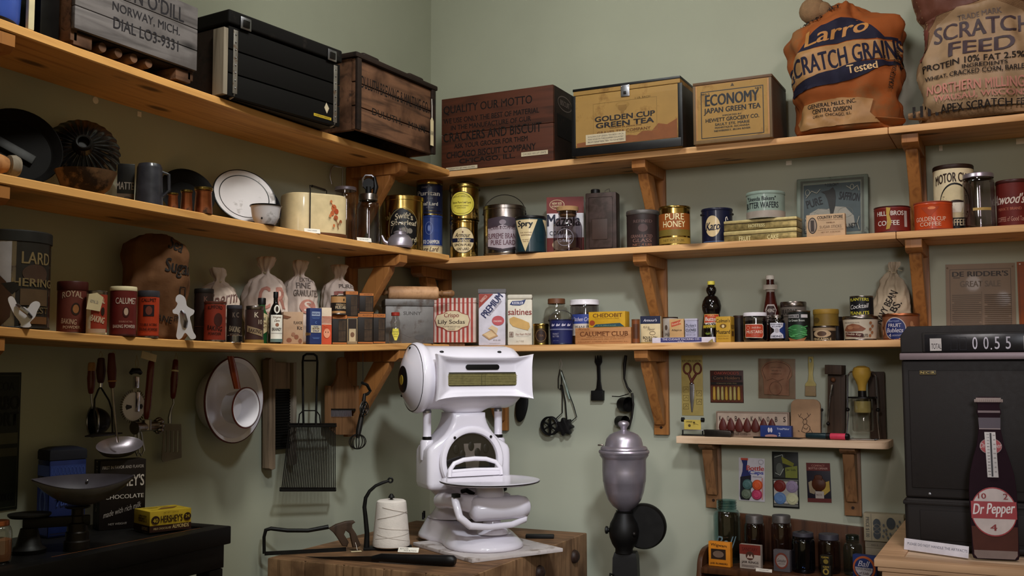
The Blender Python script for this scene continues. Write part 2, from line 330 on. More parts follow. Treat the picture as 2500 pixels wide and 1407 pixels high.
def dice(vs, ts, L):
    vs = list(vs); out = []; st = list(ts); cache = {}
    while st:
        t = st.pop(); e = [(vs[t[i]][0]-vs[t[(i+1) % 3]][0])**2+(vs[t[i]][1]-vs[t[(i+1) % 3]][1])**2 for i in range(3)]
        i = max(range(3), key=lambda q: e[q])
        if e[i] <= L*L: out.append(t); continue
        a, b, c = t[i], t[(i+1) % 3], t[(i+2) % 3]; k = (min(a, b), max(a, b))
        if k not in cache: cache[k] = len(vs); vs.append(((vs[a][0]+vs[b][0])/2, (vs[a][1]+vs[b][1])/2))
        m = cache[k]; st += [(a, m, c), (m, b, c)]
    return vs, out
def decals(parent, specs, W, H, f, L=None, name='printed_label', off=.0005, step=.00025):
    """f(x,y,offset)->point ; prints stacked in order"""
    if not specs: return
    mb = MB(); ex = []
    for n, sp in enumerate(specs):        # heavier lettering = the same letters printed two or three times, slightly shifted
        o_ = sp[-1] if isinstance(sp[-1], dict) else {}
        b_ = o_.get('bold', 1) if sp[0] == 't' else 0
        base = sp[:-1] if isinstance(sp[-1], dict) else sp
        if b_ <= 0: ex.append((n, sp)); continue
        for q, d_ in enumerate((-.02*b_, .02*b_) + ((0,) if b_ > 1.2 else ())): ex.append((n+.3*q, (*base, {**o_, '_d': d_})))
    for n, sp in ex:
        vs, ts, c = shape(sp, W, H)
        if L: vs, ts = dice(vs, ts, L)
        p3 = [f(x, y, off+step*n) for x, y in vs]; fs = []
        for t in ts:
            a, b, d = (vs[i] for i in t)
            cr = (b[0]-a[0])*(d[1]-a[1])-(b[1]-a[1])*(d[0]-a[0])
            q = t if cr > 0 else (t[0], t[2], t[1])
            if all(p3[i] is not None for i in q): fs.append(q)
        p3 = [p if p is not None else (0, 0, 0) for p in p3]
        mb.add(p3, fs, c, L is not None)
    return obj(name, mb, parent, ang=180)
def cyl_print(parent, specs, r, H, z0=0, W=None, name='printed_label', r2=None):
    W = W or 2*r
    def f(x, y, o):
        a = (x-W/2)/r; q = (r if r2 is None else r+(r2-r)*y/H)+o; return (q*math.sin(a), -q*math.cos(a), z0+y)
    return decals(parent, specs, W, H, f, r*.22, name)
def face_print(parent, specs, face, W, D, H, z0=0, name='printed_label', pad=0):
    if face == 'F': return decals(parent, specs, W, H, lambda x, y, o: (x-W/2, -o-pad, z0+y), None, name)
    if face == 'L': return decals(parent, specs, D, H, lambda x, y, o: (-W/2-o-pad, D-x, z0+y), None, name)
    if face == 'R': return decals(parent, specs, D, H, lambda x, y, o: (W/2+o+pad, x, z0+y), None, name)
    if face == 'T': return decals(parent, specs, W, D, lambda x, y, o: (x-W/2, y, z0+H+o+pad), None, name)
def bvh_of(o):
    me = o.data; return BVHTree.FromPolygons([v.co for v in me.vertices], [p.vertices[:] for p in me.polygons])
def drape_print(parent, body, specs, W, H, z0, L=.012, x0=0, name='printed_label', org=None, off=.0012):
    bv = bvh_of(body)
    def f(x, y, o):
        h = bv.ray_cast(Vector((x-W/2+x0, -2, z0+y)), Vector((0, 1, 0)))
        if h[0] is None or h[1].y > -.12: return None
        return tuple(h[0]+Vector((0, -o, 0))+h[1]*o*.5)
    return decals(parent, specs, W, H, f, L, name, off=off, step=.0006)
# ---------------------------------------------------------------- shelves as a frame of reference
DL, DR, TH = .2675, .287, .025
ZR = {1: 2.3566, 2: 1.9801, 3: 1.6}
_sag = {1: [(0, 44), (512, 229), (1060, 402)], 2: [(0, 423), (550, 530), (1060, 616)], 3: [(0, 797), (440, 830), (1000, 838)]}
SAG = {n: [(U(x, y, 0, DL).y, U(x, y, 0, DL).z) for x, y in p] for n, p in _sag.items()}
def zl(n, y):
    (a, A), (b, B), (c, C) = SAG[n]; y = max(min(y, c), a-.25)
    return A*(y-b)*(y-c)/((a-b)*(a-c))+B*(y-a)*(y-c)/((b-a)*(b-c))+C*(y-a)*(y-b)/((c-a)*(c-b))
def shelf_z(w, n, p, r=0): return ZR[n]+.0006 if w == 'R' else max(zl(n, p[1]-r), zl(n, p[1]+r), zl(n, p[1]))+.0008
def spot(w, n, xc, yt, d):
    """place on shelf n under pixel column xc at d from the wall: base point, z of pixel row yt"""
    p = at(w, xc, yt, d); z = shelf_z(w, n, p); return Vector((p.x, p.y, z)), p.z
# ---------------------------------------------------------------- kinds of goods
def bail(t, r, z, hgt, lean=0, th=.0016, mat='dark_metal', rz=0, name='bail_handle'):
    mb = MB(); mb.X = Matrix.Rotation(R_(rz), 4, 'Z') @ Matrix.Translation((0, 0, z)) @ Matrix.Rotation(R_(lean), 4, 'X')
    pts = [(r*math.cos(math.pi*i/20)*1.02, 0, hgt*math.sin(math.pi*i/20)) for i in range(21)]
    mb.tube(pts, th, mat, 6); mb.ball((r*1.0, 0, 0), .005, mat, 8, 6); mb.ball((-r*1.0, 0, 0), .005, mat, 8, 6)
    return obj(name, mb, t)
def can(name, label, cat, w, n, x0, x1, yt, d, body, prints=(), lid=None, lidh=.012, rim='tin', zb=None, rz=None, group=None, bail_h=None, bail_lean=0, taper=1.0, r2=None, bands=(), beads=(), lidr=1.03, at_xy=None):
    xc = (x0+x1)/2
    if zb is None: p, zt = spot(w, n, xc, yt, d)
    else: q = at(w, xc, yt, d); p = Vector((q.x, q.y, zb)); zt = q.z
    r = (x1-x0)/2*mpp(p)/ (lidr if lid else 1.0)
    if zb is None: p.z = shelf_z(w, n, p, r*1.03)
    h = zt-p.z
    if rz is None: rz = camrz(p)
    t = thing(name, label, cat, p, rz, group)
    rb = r*taper; hb = h-(lidh*.55 if lid else 0)
    def rr(z): return rb+(r-rb)*z/hb
    pr = [(0, .0012), (rb*.93, .0012), (rb*.95, 0), (rb*1.012, 0), (rb*1.02, .0025), (rb, .005)]
    for bz in beads: pr += [(rr(bz*hb), bz*hb-.003), (rr(bz*hb)*1.02, bz*hb), (rr(bz*hb), bz*hb+.003)]
    pr += [(r, hb-.005)]
    mb = MB().lathe(pr[:6], rim, 36).lathe(pr[5:], body, 36)
    for b0, b1, bm_ in bands: mb.lathe([(rr(b0*hb)+.0004, b0*hb), (rr(b1*hb)+.0004, b1*hb)], bm_, 36)
    mb.lathe([(r, hb-.005), (r*1.02, hb-.0025), (r*1.012, hb), (r*.95, hb), (r*.93, hb-.003), (0, hb-.003)], rim, 36)
    obj('body', mb, t)
    if lid:
        R2 = r*lidr; m2 = MB().lathe([(R2*.985, h-lidh), (R2, h-lidh+.0015), (R2, h-.003), (R2*.97, h), (R2*.9, h), (R2*.88, h-.003), (0, h-.003)], lid, 36)
        m2.lathe([(0, h-.0045), (R2*.98, h-lidh)], lid, 36); obj('lid', m2, t)
    if prints: cyl_print(t, prints, rb+.0002, hb, 0, None, r2=r+.0002)
    if bail_h is not None: bail(t, r*1.01, h*.86, bail_h, bail_lean)
    return t, p, r, h
def box(name, label, cat, w, n, x0, x1, yt, d, dep, body, F=(), L=(), Rr=(), T=(), lid=None, lidh=.02, zb=None, rz=None, bev=.0015, group=None, yb=None, single_mesh=False, rx=0, liftz=0):
    base = 0 if w == 'R' else 90; xc = (x0+x1)/2
    if rz is None or rz == base:
        a, b = at(w, x0, yt, d), at(w, x1, yt, d); p = (a+b)/2; W = (b-a).length; zt = p.z; rz = base
        z = shelf_z(w, n, p) if zb is None else zb; p = Vector((p.x, p.y, z))
    else:
        q = at(w, xc, yt, d); z = shelf_z(w, n, q) if zb is None else zb; p = Vector((q.x, q.y, z)); zt = q.z
        if rz == 'cam': rz = camrz(p)
        W = (x1-x0)*mpp(p)/max(.3, math.cos(R_(rz-camrz(p))))
        if zb is None: p.z = shelf_z(w, n, p, W*.5+dep*.5)
    H = zt-z; t = thing(name, label, cat, p, rz, group, rx=rx)
    if lid:
        obj('body', MB().box(-W/2+.001, W/2-.001, .001, dep-.001, 0, H-lidh, body, bev), t)
        obj('lid', MB().box(-W/2, W/2, 0, dep, H-lidh, H, lid, bev*1.3), t)
    else: obj('body', MB().box(-W/2, W/2, 0, dep, 0, H, body, bev), t)
    for sp, fc in ((F, 'F'), (L, 'L'), (Rr, 'R'), (T, 'T')):
        if sp: face_print(t, sp, fc, W, dep, H)
    return t, p, W, H
def jar_profile(r, h, neck=.78, sh=.16, nh=.12, foot=.9):
    nz = h*(1-nh); s0 = h*(1-nh-sh)
    return [(0, .004), (r*foot*.9, .003), (r*foot, 0), (r*.99, .008), (r, .016), (r, s0)]+[(r*(neck+(1-neck)*math.cos(R_(90*i/5))), s0+(nz-s0)*math.sin(R_(90*i/5))) for i in range(1, 6)]+[(r*neck, h)]
def jar(name, label, w, n, x0, x1, yt, d, gl='glass_clear', lid='alu', lidh=.02, neck=.78, sh=.16, nh=.13, prints=(), fill=None, fillh=.6, zb=None, group=None, lidr=1.06, bw=1, cat='jar', P0=None, h=None, r=None, rz=None, rings=0):
    if P0 is None:
        xc = (x0+x1)/2
        if zb is None: p, zt = spot(w, n, xc, yt, d)
        else: q = at(w, xc, yt, d); p = Vector((q.x, q.y, zb)); zt = q.z
        r = (x1-x0)/2*mpp(p)
        if zb is None: p.z = shelf_z(w, n, p, r)
        h = zt-p.z
    else: p = Vector(P0)
    t = thing(name, label, cat, p, camrz(p) if rz is None else rz, group)
    hh = h-(.003 if lid else 0); pr = jar_profile(r, hh, neck, sh, nh)
    if not lid: pr = pr+[(r*neck*1.08, h+.001), (r*neck*.92, h), (r*neck*.9, h-.01)]
    mb = MB().lathe(pr, gl, 36)
    for i in range(rings): zz = h*(1-nh*(.25+.28*i)); mb.lathe([(r*neck, zz-.004), (r*neck*1.05, zz), (r*neck, zz+.004)], gl, 36)
    obj('body', mb, t)
    if lid:
        R2 = r*neck*lidr; m = MB().lathe([(R2, h-lidh), (R2*1.02, h-lidh+.002), (R2, h-lidh+.004), (R2, h-.003), (R2*.96, h), (0, h)], lid, 36); obj('lid', m, t)
    if fill:
        rf = r*.94; obj('contents', MB().lathe([(0, .006), (rf*.95, .006), (rf, .02), (rf, h*fillh), (rf*.5, h*fillh+.004), (0, h*fillh+.002)], fill, 28), t)
    if prints: cyl_print(t, prints, r+.0003, h, 0)
    return t, p, r, h
def blob_sack(W, D, H, mat, prof, seed=0, amp=.02, ruffle=None, fold=9, n=72, m=46, sq=2.5, lean=(0, 0), mb=None, squash=1):
    """cloth sack: prof = [(t, radius factor)] from the base up; vertical folds towards the tie"""
    def pf(t):
        for (a, A), (b, B) in zip(prof, prof[1:]):
            if t <= b: u = (t-a)/(b-a); u = u*u*(3-2*u); return A+(B-A)*u
        return prof[-1][1]
    rings = []
    for j in range(m+1):
        t = j/m; k = pf(t); ring = []
        for i in range(n):
            a = 2*math.pi*i/n; ca, sa = math.cos(a), math.sin(a)
            e = (abs(ca)**sq+abs(sa)**sq)**(-1/sq)
            q = noise.noise(Vector((ca*1.7+seed, sa*1.7, t*3.2)))*amp*1.6 + noise.noise(Vector((ca*4+seed, sa*4, t*8)))*amp*.7
            fo = 0
            if ruffle:
                s = max(0, 1-abs(t-ruffle[0])/ruffle[1]); fo = s*math.sin(a*fold+noise.noise(Vector((seed, t*3, ca)))*2.5)*ruffle[2]
            kk = k*(1+fo); edge = min(1, t*12)
            ring.append((kk*W/2*ca*e+q*edge*ca+lean[0]*t*t, kk*D/2*sa*e+q*edge*sa+lean[1]*t*t, H*t+(q*.4 if 0 < t < 1 else 0)))
        rings.append(ring)
    return (mb or MB()).loft(rings, mat)
# ================================================================ room
struct('wall_left', MB().box(-.12, 0, -6.5, .12, 0, 3.4, 'wall_paint'))
struct('wall_back', MB().box(0, 6.0, 0, .12, 0, 3.4, 'wall_paint'))
struct('floor', MB().box(-.12, 6.0, -6.5, .12, -.1, 0, 'floor_brown'))
struct('ceiling', MB().box(-.12, 6.0, -6.5, .12, 3.4, 3.5, 'ceiling_paint'))
# ---------------------------------------------------------------- shelf boards
def shelf_left(n, label):
    mb = MB(); ys = [-2.75+i*(2.75-.2885)/30 for i in range(31)]
    mb.loft([[(.001, y, zl(n, y)), (.001, y, zl(n, y)-TH), (DL-.003, y, zl(n, y)-TH), (DL, y, zl(n, y)-TH+.003), (DL, y, zl(n, y)-.003), (DL-.003, y, zl(n, y))][::-1] for y in ys], 'pine_y')
    return single('shelf_board', mb, label, 'shelf board', ang=25)
shelf_left(1, 'high pine shelf board sagging under the old wooden crates and black trunk')
shelf_left(2, 'pine shelf board under the dark pans, enamel plate and cream cake carrier')
shelf_left(3, 'pine shelf board under the baking powder cans and white cloth sacks')
for n, xa, xb, lab in ((1, .001, 2.062, 'high pine shelf board under the tea boxes and the orange grain sack'), (1, 2.064, 3.3, 'high pine shelf board end under the tan feed sack'),
                       (2, .001, 2.077, 'pine shelf board under the lard tins, syrup pail and saffron tin'), (2, 2.079, 3.3, 'short pine shelf board under the orange coffee can and lidded glass jar'),
                       (3, .001, 3.3, 'pine shelf board under the saltine tins, mustard and peanut cans')):
    single('shelf_board', MB().box(xa, xb, -DR, -.001, ZR[n]-TH, ZR[n], 'pine_x', .003), lab, 'shelf board')
def bracket(w, pos, top, label, plen=.345, arm=.262, dark='pine_z', wd=.062, drop=.30, ah=.045):
    t = thing('shelf_bracket', label, 'shelf bracket', (pos, 0, top) if w == 'R' else (0, pos, top), 0 if w == 'R' else 90)
    q = Matrix.Rotation(R_(-90), 4, 'Z')
    m = MB().box(-wd/2, wd/2, -.022, -.001, -plen, -.001, dark, .002); m.lathe([(0, -.0235), (.006, -.0235), (.006, -.022)], 'dk_brown', 10, c=(0, -plen+.03), axis='y'); obj('post', m, t)
    m = MB(); m.X = q; m.prism([(.0225, -.001), (.0225, -ah), (arm-.018, -ah), (arm, -ah+.014), (arm, -.001)], -wd*.46, wd*.46, dark, .002); obj('arm', m, t)
    m = MB(); m.X = q; a = arm*.80
    m.prism([(.024, -drop), (.024, -drop+.075), (a-.075, -ah-.0005), (a, -ah-.0005), (a-.004, -ah-.022), (.045, -drop-.002)], -wd*.34, wd*.34, dark, .004); obj('brace', m, t)
    return t
yl = at('L', 988, 640, DL).y; ye = at('L', 4, 460, DL).y
ZBR = lambda n, y: min(zl(n, y-.032), zl(n, y+.032), zl(n, y))-TH-.0012
bracket('L', yl, ZBR(1, yl), 'pine bracket under the high shelf, by the small brewing crate', plen=.33)
bracket('L', yl, ZBR(2, yl), 'pine bracket above the rolling pin, under the cake carrier shelf')
bracket('L', yl, ZBR(3, yl), 'pine bracket with dark metal end under the shelf, behind the hanging egg beater')
for n, s in ((1, 'pine bracket end showing below the blue enamel pail'), (2, 'pine bracket end showing below the wooden masher'), (3, 'pine bracket end showing below the chicken cookie cutter shelf')):
    bracket('L', ye, ZBR(n, ye), s, plen=.33)
for n, x, s in ((2, .085, 'shadowed pine bracket in the corner behind the rolling pin'), (3, .378, 'pine bracket mostly hidden behind the white scale')):
    bracket('R', x, ZR[n]-TH, s)
for n, s in ((1, 'pine bracket beside the rusty oil tin, holding the tea box shelf'), (2, 'pine bracket behind the bouillon tin, holding the honey can shelf'), (3, 'pine bracket beside the scissors card and hanging measuring cups')):
    bracket('R', 1.118, ZR[n]-TH, s)
for n, s in ((1, 'pine bracket above the orange coffee can, under the two sacks'), (2, 'pine bracket beside the navy bean bag')):
    bracket('R', 2.132, ZR[n]-TH, s)
for w, x, y, a, b, s in (('L', 233, 238, .011, .011, 'round white scrap of tape on the wall under the trunk shelf'), ('L', 340, 272, .016, .016, 'square white scrap of tape on the wall above the dark round pan'),
                         ('R', 1926, 391, .022, .017, 'white scrap of tape on the wall under the orange grain sack'), ('R', 2297, 355, .012, .02, 'small narrow scrap of tape above the tall cream coffee can'), ('R', 2492, 338, .03, .02, 'wide scrap of tape on the wall under the feed sack'),
                         ('L', 778, 622, .016, .005, 'thin white scrap of tape above the granulated sugar sack')):
    p = at(w, x, y+7, .0005)
    m = MB(); n_ = 10 if s.startswith('round') else 4
    pts = [(a*math.cos(2*math.pi*(i+.5)/n_)*(1 if n_ > 4 else .71), b*math.sin(2*math.pi*(i+.5)/n_)*(1 if n_ > 4 else .71)) for i in range(n_)]
    m.prism(pts, -.001, 0, 'card_white'); single('tape_scrap', m, s, 'tape', p, 0 if w == 'R' else 90)
# ================================================================ high shelf: crates, boxes, sacks
def planks(mb, W, H, dep, mat, n, gap=.003, z0=0, bev=.002, y=0, th=.016):
    for i in range(n): mb.box(-W/2, W/2, y, y+th, z0+i*(H/n)+gap/2, z0+(i+1)*(H/n)-gap/2, mat, bev)
def lplace(x0, x1, d):  # front corners on the side wall's plane at distance d
    a, b = at('L', x0, 100, d), at('L', x1, 200, d); y0, y1 = a.y, b.y; return (y0+y1)/2, y1-y0
# grey crate
yc, W = lplace(181, 480, .285); z = max(zl(1, yc-W/2), zl(1, yc+W/2))+.0105; H = .222
t = thing('wooden_crate', 'weathered grey crate stencilled with a name and dial number', 'crate', (.285, yc, z), 90)
m = MB()
for i, (a, b) in enumerate(((.03, .09), (.092, .155), (.157, .222))): m.box(-W/2, W/2, 0, .014, a, b, 'grey_crate', .002)
obj('front_slats', m, t)
for sx in (-1, 1):
    m = MB().box(sx*W/2-(.022 if sx > 0 else 0), sx*W/2+(.022 if sx < 0 else 0), .0145, .25, 0, .222, 'brown_crate', .002); m.box(sx*(W/2-.04)-.03, sx*(W/2-.04)+.03, .0145, .25, -.009, .025, 'brown_crate', .002)
    obj('end_panel', m, t)
obj('back_slats', MB().box(-W/2+.023, W/2-.023, .234, .25, .03, .22, 'dark_crate', .002), t)
obj('bottom_board', MB().box(-W/2+.023, W/2-.023, .015, .233, .026, .04, 'dark_crate'), t)
for i in range(4):
    m = MB(); m.lathe([(0, .02), (.013, .02), (.015, .03), (.015, .2), (0, .2)], 'brown_crate', 14, c=(-W/2+.11+i*.055, .011), axis='y'); obj('dowel', m, t)
face_print(t, [('t', "ANTON O'DILL", .50, .82, .74, .20, 'grey_ink', {'bold': .8}), ('t', 'NORWAY, MICH.', .555, .57, .56, .125, 'grey_ink', {'bold': .6}), ('t', 'DIAL LO3-9331', .555, .375, .54, .145, 'grey_ink', {'bold': .6})], 'F', W, .25, .222, name='stencil_lettering')
# things beyond the grey crate
yb = at('L', 10, 40, .18).y-.035
t = thing('enamel_pail', 'glossy blue enamel pail at the end of the high shelf', 'pail', (.18, yb-.038, zl(1, yb-.16)+.002), 60)
obj('body', MB().lathe([(0, .003), (.085, .002), (.09, 0), (.094, .01), (.096, .07), (.099, .072), (.099, .078), (.097, .08), (.1, .2), (.105, .205), (.1, .2), (.09, .03), (0, .02)], 'enamel_blue', 40), t); bail(t, .1, .19, .08, 60)
yb = at('L', 86, 50, .25).y
single('cream_board', MB().box(-.009, .009, 0, .012, 0, .26, 'ivory', .003), 'narrow cream board standing between blue pail and dark tin box', 'board', (.262, yb-.02, zl(1, yb-.05)+.001), 90)
a, W = lplace(97, 140, .2); 
single('tin_box', MB().box(-W/2, W/2, 0, .16, 0, .24, 'enamel_black', .004), 'dark tin box standing between blue pail and grey crate', 'tin box', (.235, a-.028, zl(1, a-.05)+.002), 90)
# black trunk
p0, p1 = U(556, 228, 2, 2.357), U(829, 306, 2, 2.357); W = (p1-p0).length; ang = math.degrees(math.atan2(p1.y-p0.y, p1.x-p0.x)); pc = (p0+p1)/2
zt = pc.z; zz = max(zl(1, p0.y-.03), zl(1, p1.y+.02), zl(1, pc.y))+.003; H = .275; D = .265
t = thing('steamer_trunk', 'long black trunk with riveted metal straps and hasps on the high shelf', 'trunk', (pc.x-.0, pc.y, zz), ang)
m = MB(); planks(m, W, H-.05, D, 'black_wood_flat', 3, .004, th=.02)
for sx in (-1, 1): m.box(sx*W/2-(.018 if sx > 0 else 0), sx*W/2+(.018 if sx < 0 else 0), .0205, D, 0, H-.05, 'dark_crate', .002)
m.box(-W/2+.02, W/2-.02, D-.018, D, 0, H-.05, 'black_wood'); m.box(-W/2+.02, W/2-.02, .0205, D-.02, 0, .015, 'black_wood'); obj('body', m, t)
m = MB().box(-W/2-.006, W/2+.006, -.006, D, H-.045, H, 'trunk_cloth', .008, 3); obj('lid', m, t)
for sx in (-1, 1):
    m = MB().box(sx*(W/2-.026)-.009, sx*(W/2-.026)+.009, -.0035, -.0005, .012, H-.06, 'strap', .001)
    m.tube([(sx*(W/2-.026), -.002, .014), (sx*(W/2-.026), .004, .004), (sx*(W/2-.026), .02, -.0002)], .004, 'strap', 6)
    for i in range(8): m.ball((sx*(W/2-.026), -.004, .03+i*(H-.105)/7), .003, 'steel', 8, 6)
    obj('strap', m, t)
for sx in (-.38, .40):
    m = MB().box(sx*W-.022, sx*W+.022, -.011, -.0065, H-.052, H-.012, 'steel', .003).box(sx*W-.013, sx*W+.013, -.0125, -.0112, H-.045, H-.022, 'dark_metal', .002); obj('hasp', m, t)
m = MB().box(-W/2-.0185, -W/2-.0005, .001, .05, .004, H-.06, 'grey_wood', .002); obj('corner_batten', m, t)
m = MB(); m.lathe([(0, -W/2-.001), (.028, -W/2-.001)], 'black', 20, c=(.17, H*.62), axis='x'); obj('hand_hole', m, t)
face_print(t, [('p', [(.866, .27), (.893, .205), (.872, .13), (.846, .2)], 'paper'), ('r', .83, .075, .17, .035, 'yellow_tape'), ('t', 'STEAMER TRUNK DONATED BY', .83, .075, .15, .018, 'black', {'bold': 0})], 'F', W, D, H, name='paper_label')
# small brewing crate
p0, p1 = U(866, 318, 2, 2.357), U(1058, 381, 2, 2.357); W = (p1-p0).length; ang = math.degrees(math.atan2(p1.y-p0.y, p1.x-p0.x)); pc = (p0+p1)/2; H = .262; D = .27
t = thing('wooden_crate', 'brown lidded brewing company crate with a hanging paper tag, in the corner', 'crate', (pc.x, pc.y, max(zl(1, p0.y-.03), zl(1, p1.y+.02), zl(1, pc.y))+.003), ang)
m = MB(); planks(m, W, H, D, 'brown_crate', 3, .004); obj('front_slats', m, t)
for sx in (-1, 1): obj('end_panel', MB().box(sx*W/2-(.02 if sx > 0 else 0), sx*W/2+(.02 if sx < 0 else 0), .0165, D, 0, H, 'brown_crate', .002).box(sx*(W/2-.012)-.012, sx*(W/2-.012)+.012, -.012, -.0005, 0, H, 'dark_crate', .003), t)
obj('back_slats', MB().box(-W/2+.021, W/2-.021, D-.016, D, 0, H, 'dark_crate'), t)
m = MB().box(-W/2-.012, W/2+.012, -.014, D, H+.0005, H+.02, 'dark_crate', .006); obj('lid', m, t)
for sx in (-.28, .3): obj('lid_cleat', MB().box(sx*W-.05, sx*W+.05, .01, D-.04, H+.0205, H+.04, 'dark_crate', .01, 3), t)
face_print(t, [('t', 'DULUTH BREWING & MALTING CO.', .5, .7, .86, .17, 'crate_ink', {'bold': .3}), ('t', 'DULUTH,   MINN.', .55, .33, .7, .11, 'crate_ink', {'bold': 0})], 'F', W, D, H, name='stencil_lettering')
m = MB().prism([(-.011, 0), (.011, 0), (.011, .1), (.004, .112), (-.004, .112), (-.011, .1)], -.0165, -.0155, 'paper_tag').tube([(0, -.016, .108), (.001, -.015, .16), (.002, -.013, .19)], .0015, 'string', 6)
g = obj('paper_tag', m, t, loc=(W/2-.035, 0, .03)); decals(g, [('t', 'DULUTH BREWING CRATE 1930', .5, .5, .8, .4, 'dk_grey', {'rot': 90, 'bold': 0})], .02, .1, lambda x, y, o: (x-.01, -.0165-o, y))
# cracker crate, two tea boxes (back wall)
def rbox(px0, px1, d): 
    a, b = at('R', px0, 330, d), at('R', px1, 330, d); return (a.x+b.x)/2, b.x-a.x
xc, W = rbox(1077, 1350, .290); H = at('R', 1348, 206, .2865).z-ZR[1]; D = .27
t = thing('wooden_crate', 'dark red-brown cracker crate covered in bold lettering', 'crate', (xc, -.2865, ZR[1]+.0006), 0)
m = MB(); planks(m, W, H, D, 'red_crate', 2, .002); obj('front_panel', m, t)
for sx in (-1, 1): obj('end_panel', MB().box(sx*W/2-(.018 if sx > 0 else 0), sx*W/2+(.018 if sx < 0 else 0), .0165, D, 0, H, 'dark_crate', .002), t)
obj('back_panel', MB().box(-W/2+.02, W/2-.02, D-.016, D, 0, H, 'dark_crate'), t); obj('bottom_board', MB().box(-W/2+.02, W/2-.02, .017, D-.017, 0, .012, 'dark_crate'), t)
face_print(t, [('t', 'QUALITY OUR MOTTO', .42, .83, .80, .13, 'crate_ink', {'bold': .6}), ('t', 'WE USE ONLY THE BEST OF MATERIAL', .45, .685, .86, .07, 'crate_ink'), ('t', 'IN THE MANUFACTURE OF OUR', .45, .585, .72, .065, 'crate_ink'),
               ('t', 'CRACKERS AND BISCUIT', .46, .46, .88, .125, 'crate_ink', {'bold': .6}), ('t', 'ASK YOUR GROCER FOR THEM', .45, .33, .66, .065, 'crate_ink'), ('t', 'CHICAGO BISCUIT COMPANY', .45, .215, .8, .085, 'crate_ink'), ('t', 'CHICAGO, ILL.', .42, .115, .5, .07, 'crate_ink'),
               ('r', .84, .12, .23, .055, 'paper'), ('t', 'CHICAGO BISCUIT CRATE', .84, .12, .2, .025, 'dk_grey', {'bold': 0}), ('r', .19, .025, .29, .045, 'paper'), ('t', 'DONATED BY MRS CLARK', .19, .025, .25, .02, 'dk_grey', {'bold': 0})], 'F', W, D, H, name='stencil_lettering')
face_print(t, [('o', .45, .82, .55, .2, .004, 'faded_grey'), ('t', 'BISCUIT', .45, .82, .36, .07, 'faded_grey'), ('r', .45, .5, .6, .3, 'crate_ink')], 'R', W, D, H, name='end_label')
xc, W = rbox(1401, 1662, .318); H = at('R', 1530, 203, .318).z-ZR[1]; D = .27
t = thing('tea_box', 'yellow paper-covered green tea box with torn label and metal latch', 'box', (xc, -.318, ZR[1]+.0006), 0)
obj('body', MB().box(-W/2, W/2, 0, D, 0, H-.028, 'tea_yellow', .002), t); obj('lid', MB().box(-W/2-.001, W/2+.001, -.001, D+.001, H-.0265, H, 'tea_yellow', .003), t)
m = MB().box(-W/2-.002, W/2+.002, -.003, .004, 0, .034, 'black', .001)
for sx in (-1, 1): m.box(sx*W/2-.009, sx*W/2+.009, -.0025, .006, 0, H-.027, 'black', .001)
m.box(-W/2-.0022, W/2+.0022, -.0035, D+.002, H-.009, H+.001, 'black', .001); obj('black_edging', m, t)
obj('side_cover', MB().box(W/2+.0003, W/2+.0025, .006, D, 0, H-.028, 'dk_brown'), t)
m = MB().box(-.018, .018, -.006, -.003, H-.055, H-.008, 'steel', .002).box(-.006, .006, -.009, -.0062, H-.046, H-.034, 'dark_metal', .001)
for q in (-.014, .014): m.ball((q, -.006, H-.014), .003, 'chrome', 8, 6)
obj('latch', m, t)
face_print(t, [('r', .5, .48, .97, .66, 'tea_yellow'), ('p', [(.03, .19), (.11, .2), (.3, .17), (.52, .24), (.6, .22), (.66, .28), (.74, .26), (.8, .36), (.88, .33), (.97, .4), (.97, .13), (.03, .13)], 'rot_wood'), ('b', .49, .51, .60, .48, .0015, '#7a5f30'), ('e', .47, .69, .13, .09, '#8a6a34'), ('e', .47, .655, .085, .11, '#7c5c2c'), ('r', .47, .59, .03, .05, '#7c5c2c'), ('e', .47, .70, .1, .04, 'tea_yellow'),
               ('t', '1 LB. EACH', .66, .765, .14, .025, '#6b5024'), ('t', 'GOLDEN CUP', .49, .515, .56, .075, '#1e1c22', {'bold': 1.4}), ('t', 'GREEN TEA', .49, .42, .54, .075, '#1e1c22', {'bold': 1.4}), ('t', 'PACKED IN JAPAN FOR', .5, .365, .3, .02, 'brown'), ('t', 'GRAVES TEA COMPANY', .48, .31, .5, .04, 'brown', {'bold': 0}),
               ('r', .31, .225, .38, .15, 'paper'), ('t', 'GOLDEN CUP GREEN TEA BOX CIRCA', .31, .265, .34, .022, 'dk_grey', {'bold': 0}), ('t', 'WAS SOLD IN THE COPPER COUNTRY', .31, .225, .34, .022, 'dk_grey', {'bold': 0}), ('t', 'FROM NINETEEN TEN TO NINETEEN', .31, .185, .34, .022, 'dk_grey', {'bold': 0})], 'F', W, D, H, name='paper_label', pad=.0005)
xc, W = rbox(1694, 1886, .312); H = at('R', 1790, 192, .312).z-ZR[1]; D = .25
t = thing('tea_box', 'yellow japan green tea box with black framed label, next to orange sack', 'box', (xc, -.312, ZR[1]+.0006), 0)
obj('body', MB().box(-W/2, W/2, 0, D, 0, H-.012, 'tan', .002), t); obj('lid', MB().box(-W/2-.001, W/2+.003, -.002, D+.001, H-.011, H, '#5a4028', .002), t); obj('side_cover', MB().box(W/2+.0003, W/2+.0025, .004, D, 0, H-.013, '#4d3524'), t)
m = MB()
for sx in (-1, 1): m.box(sx*(W/2-.004)-.005, sx*(W/2-.004)+.005, -.002, .003, 0, H-.012, '#5f4a30', .001)
m.box(-W/2, W/2, -.0015, .003, 0, .014, '#6b5334', .001); obj('edge_tape', m, t)
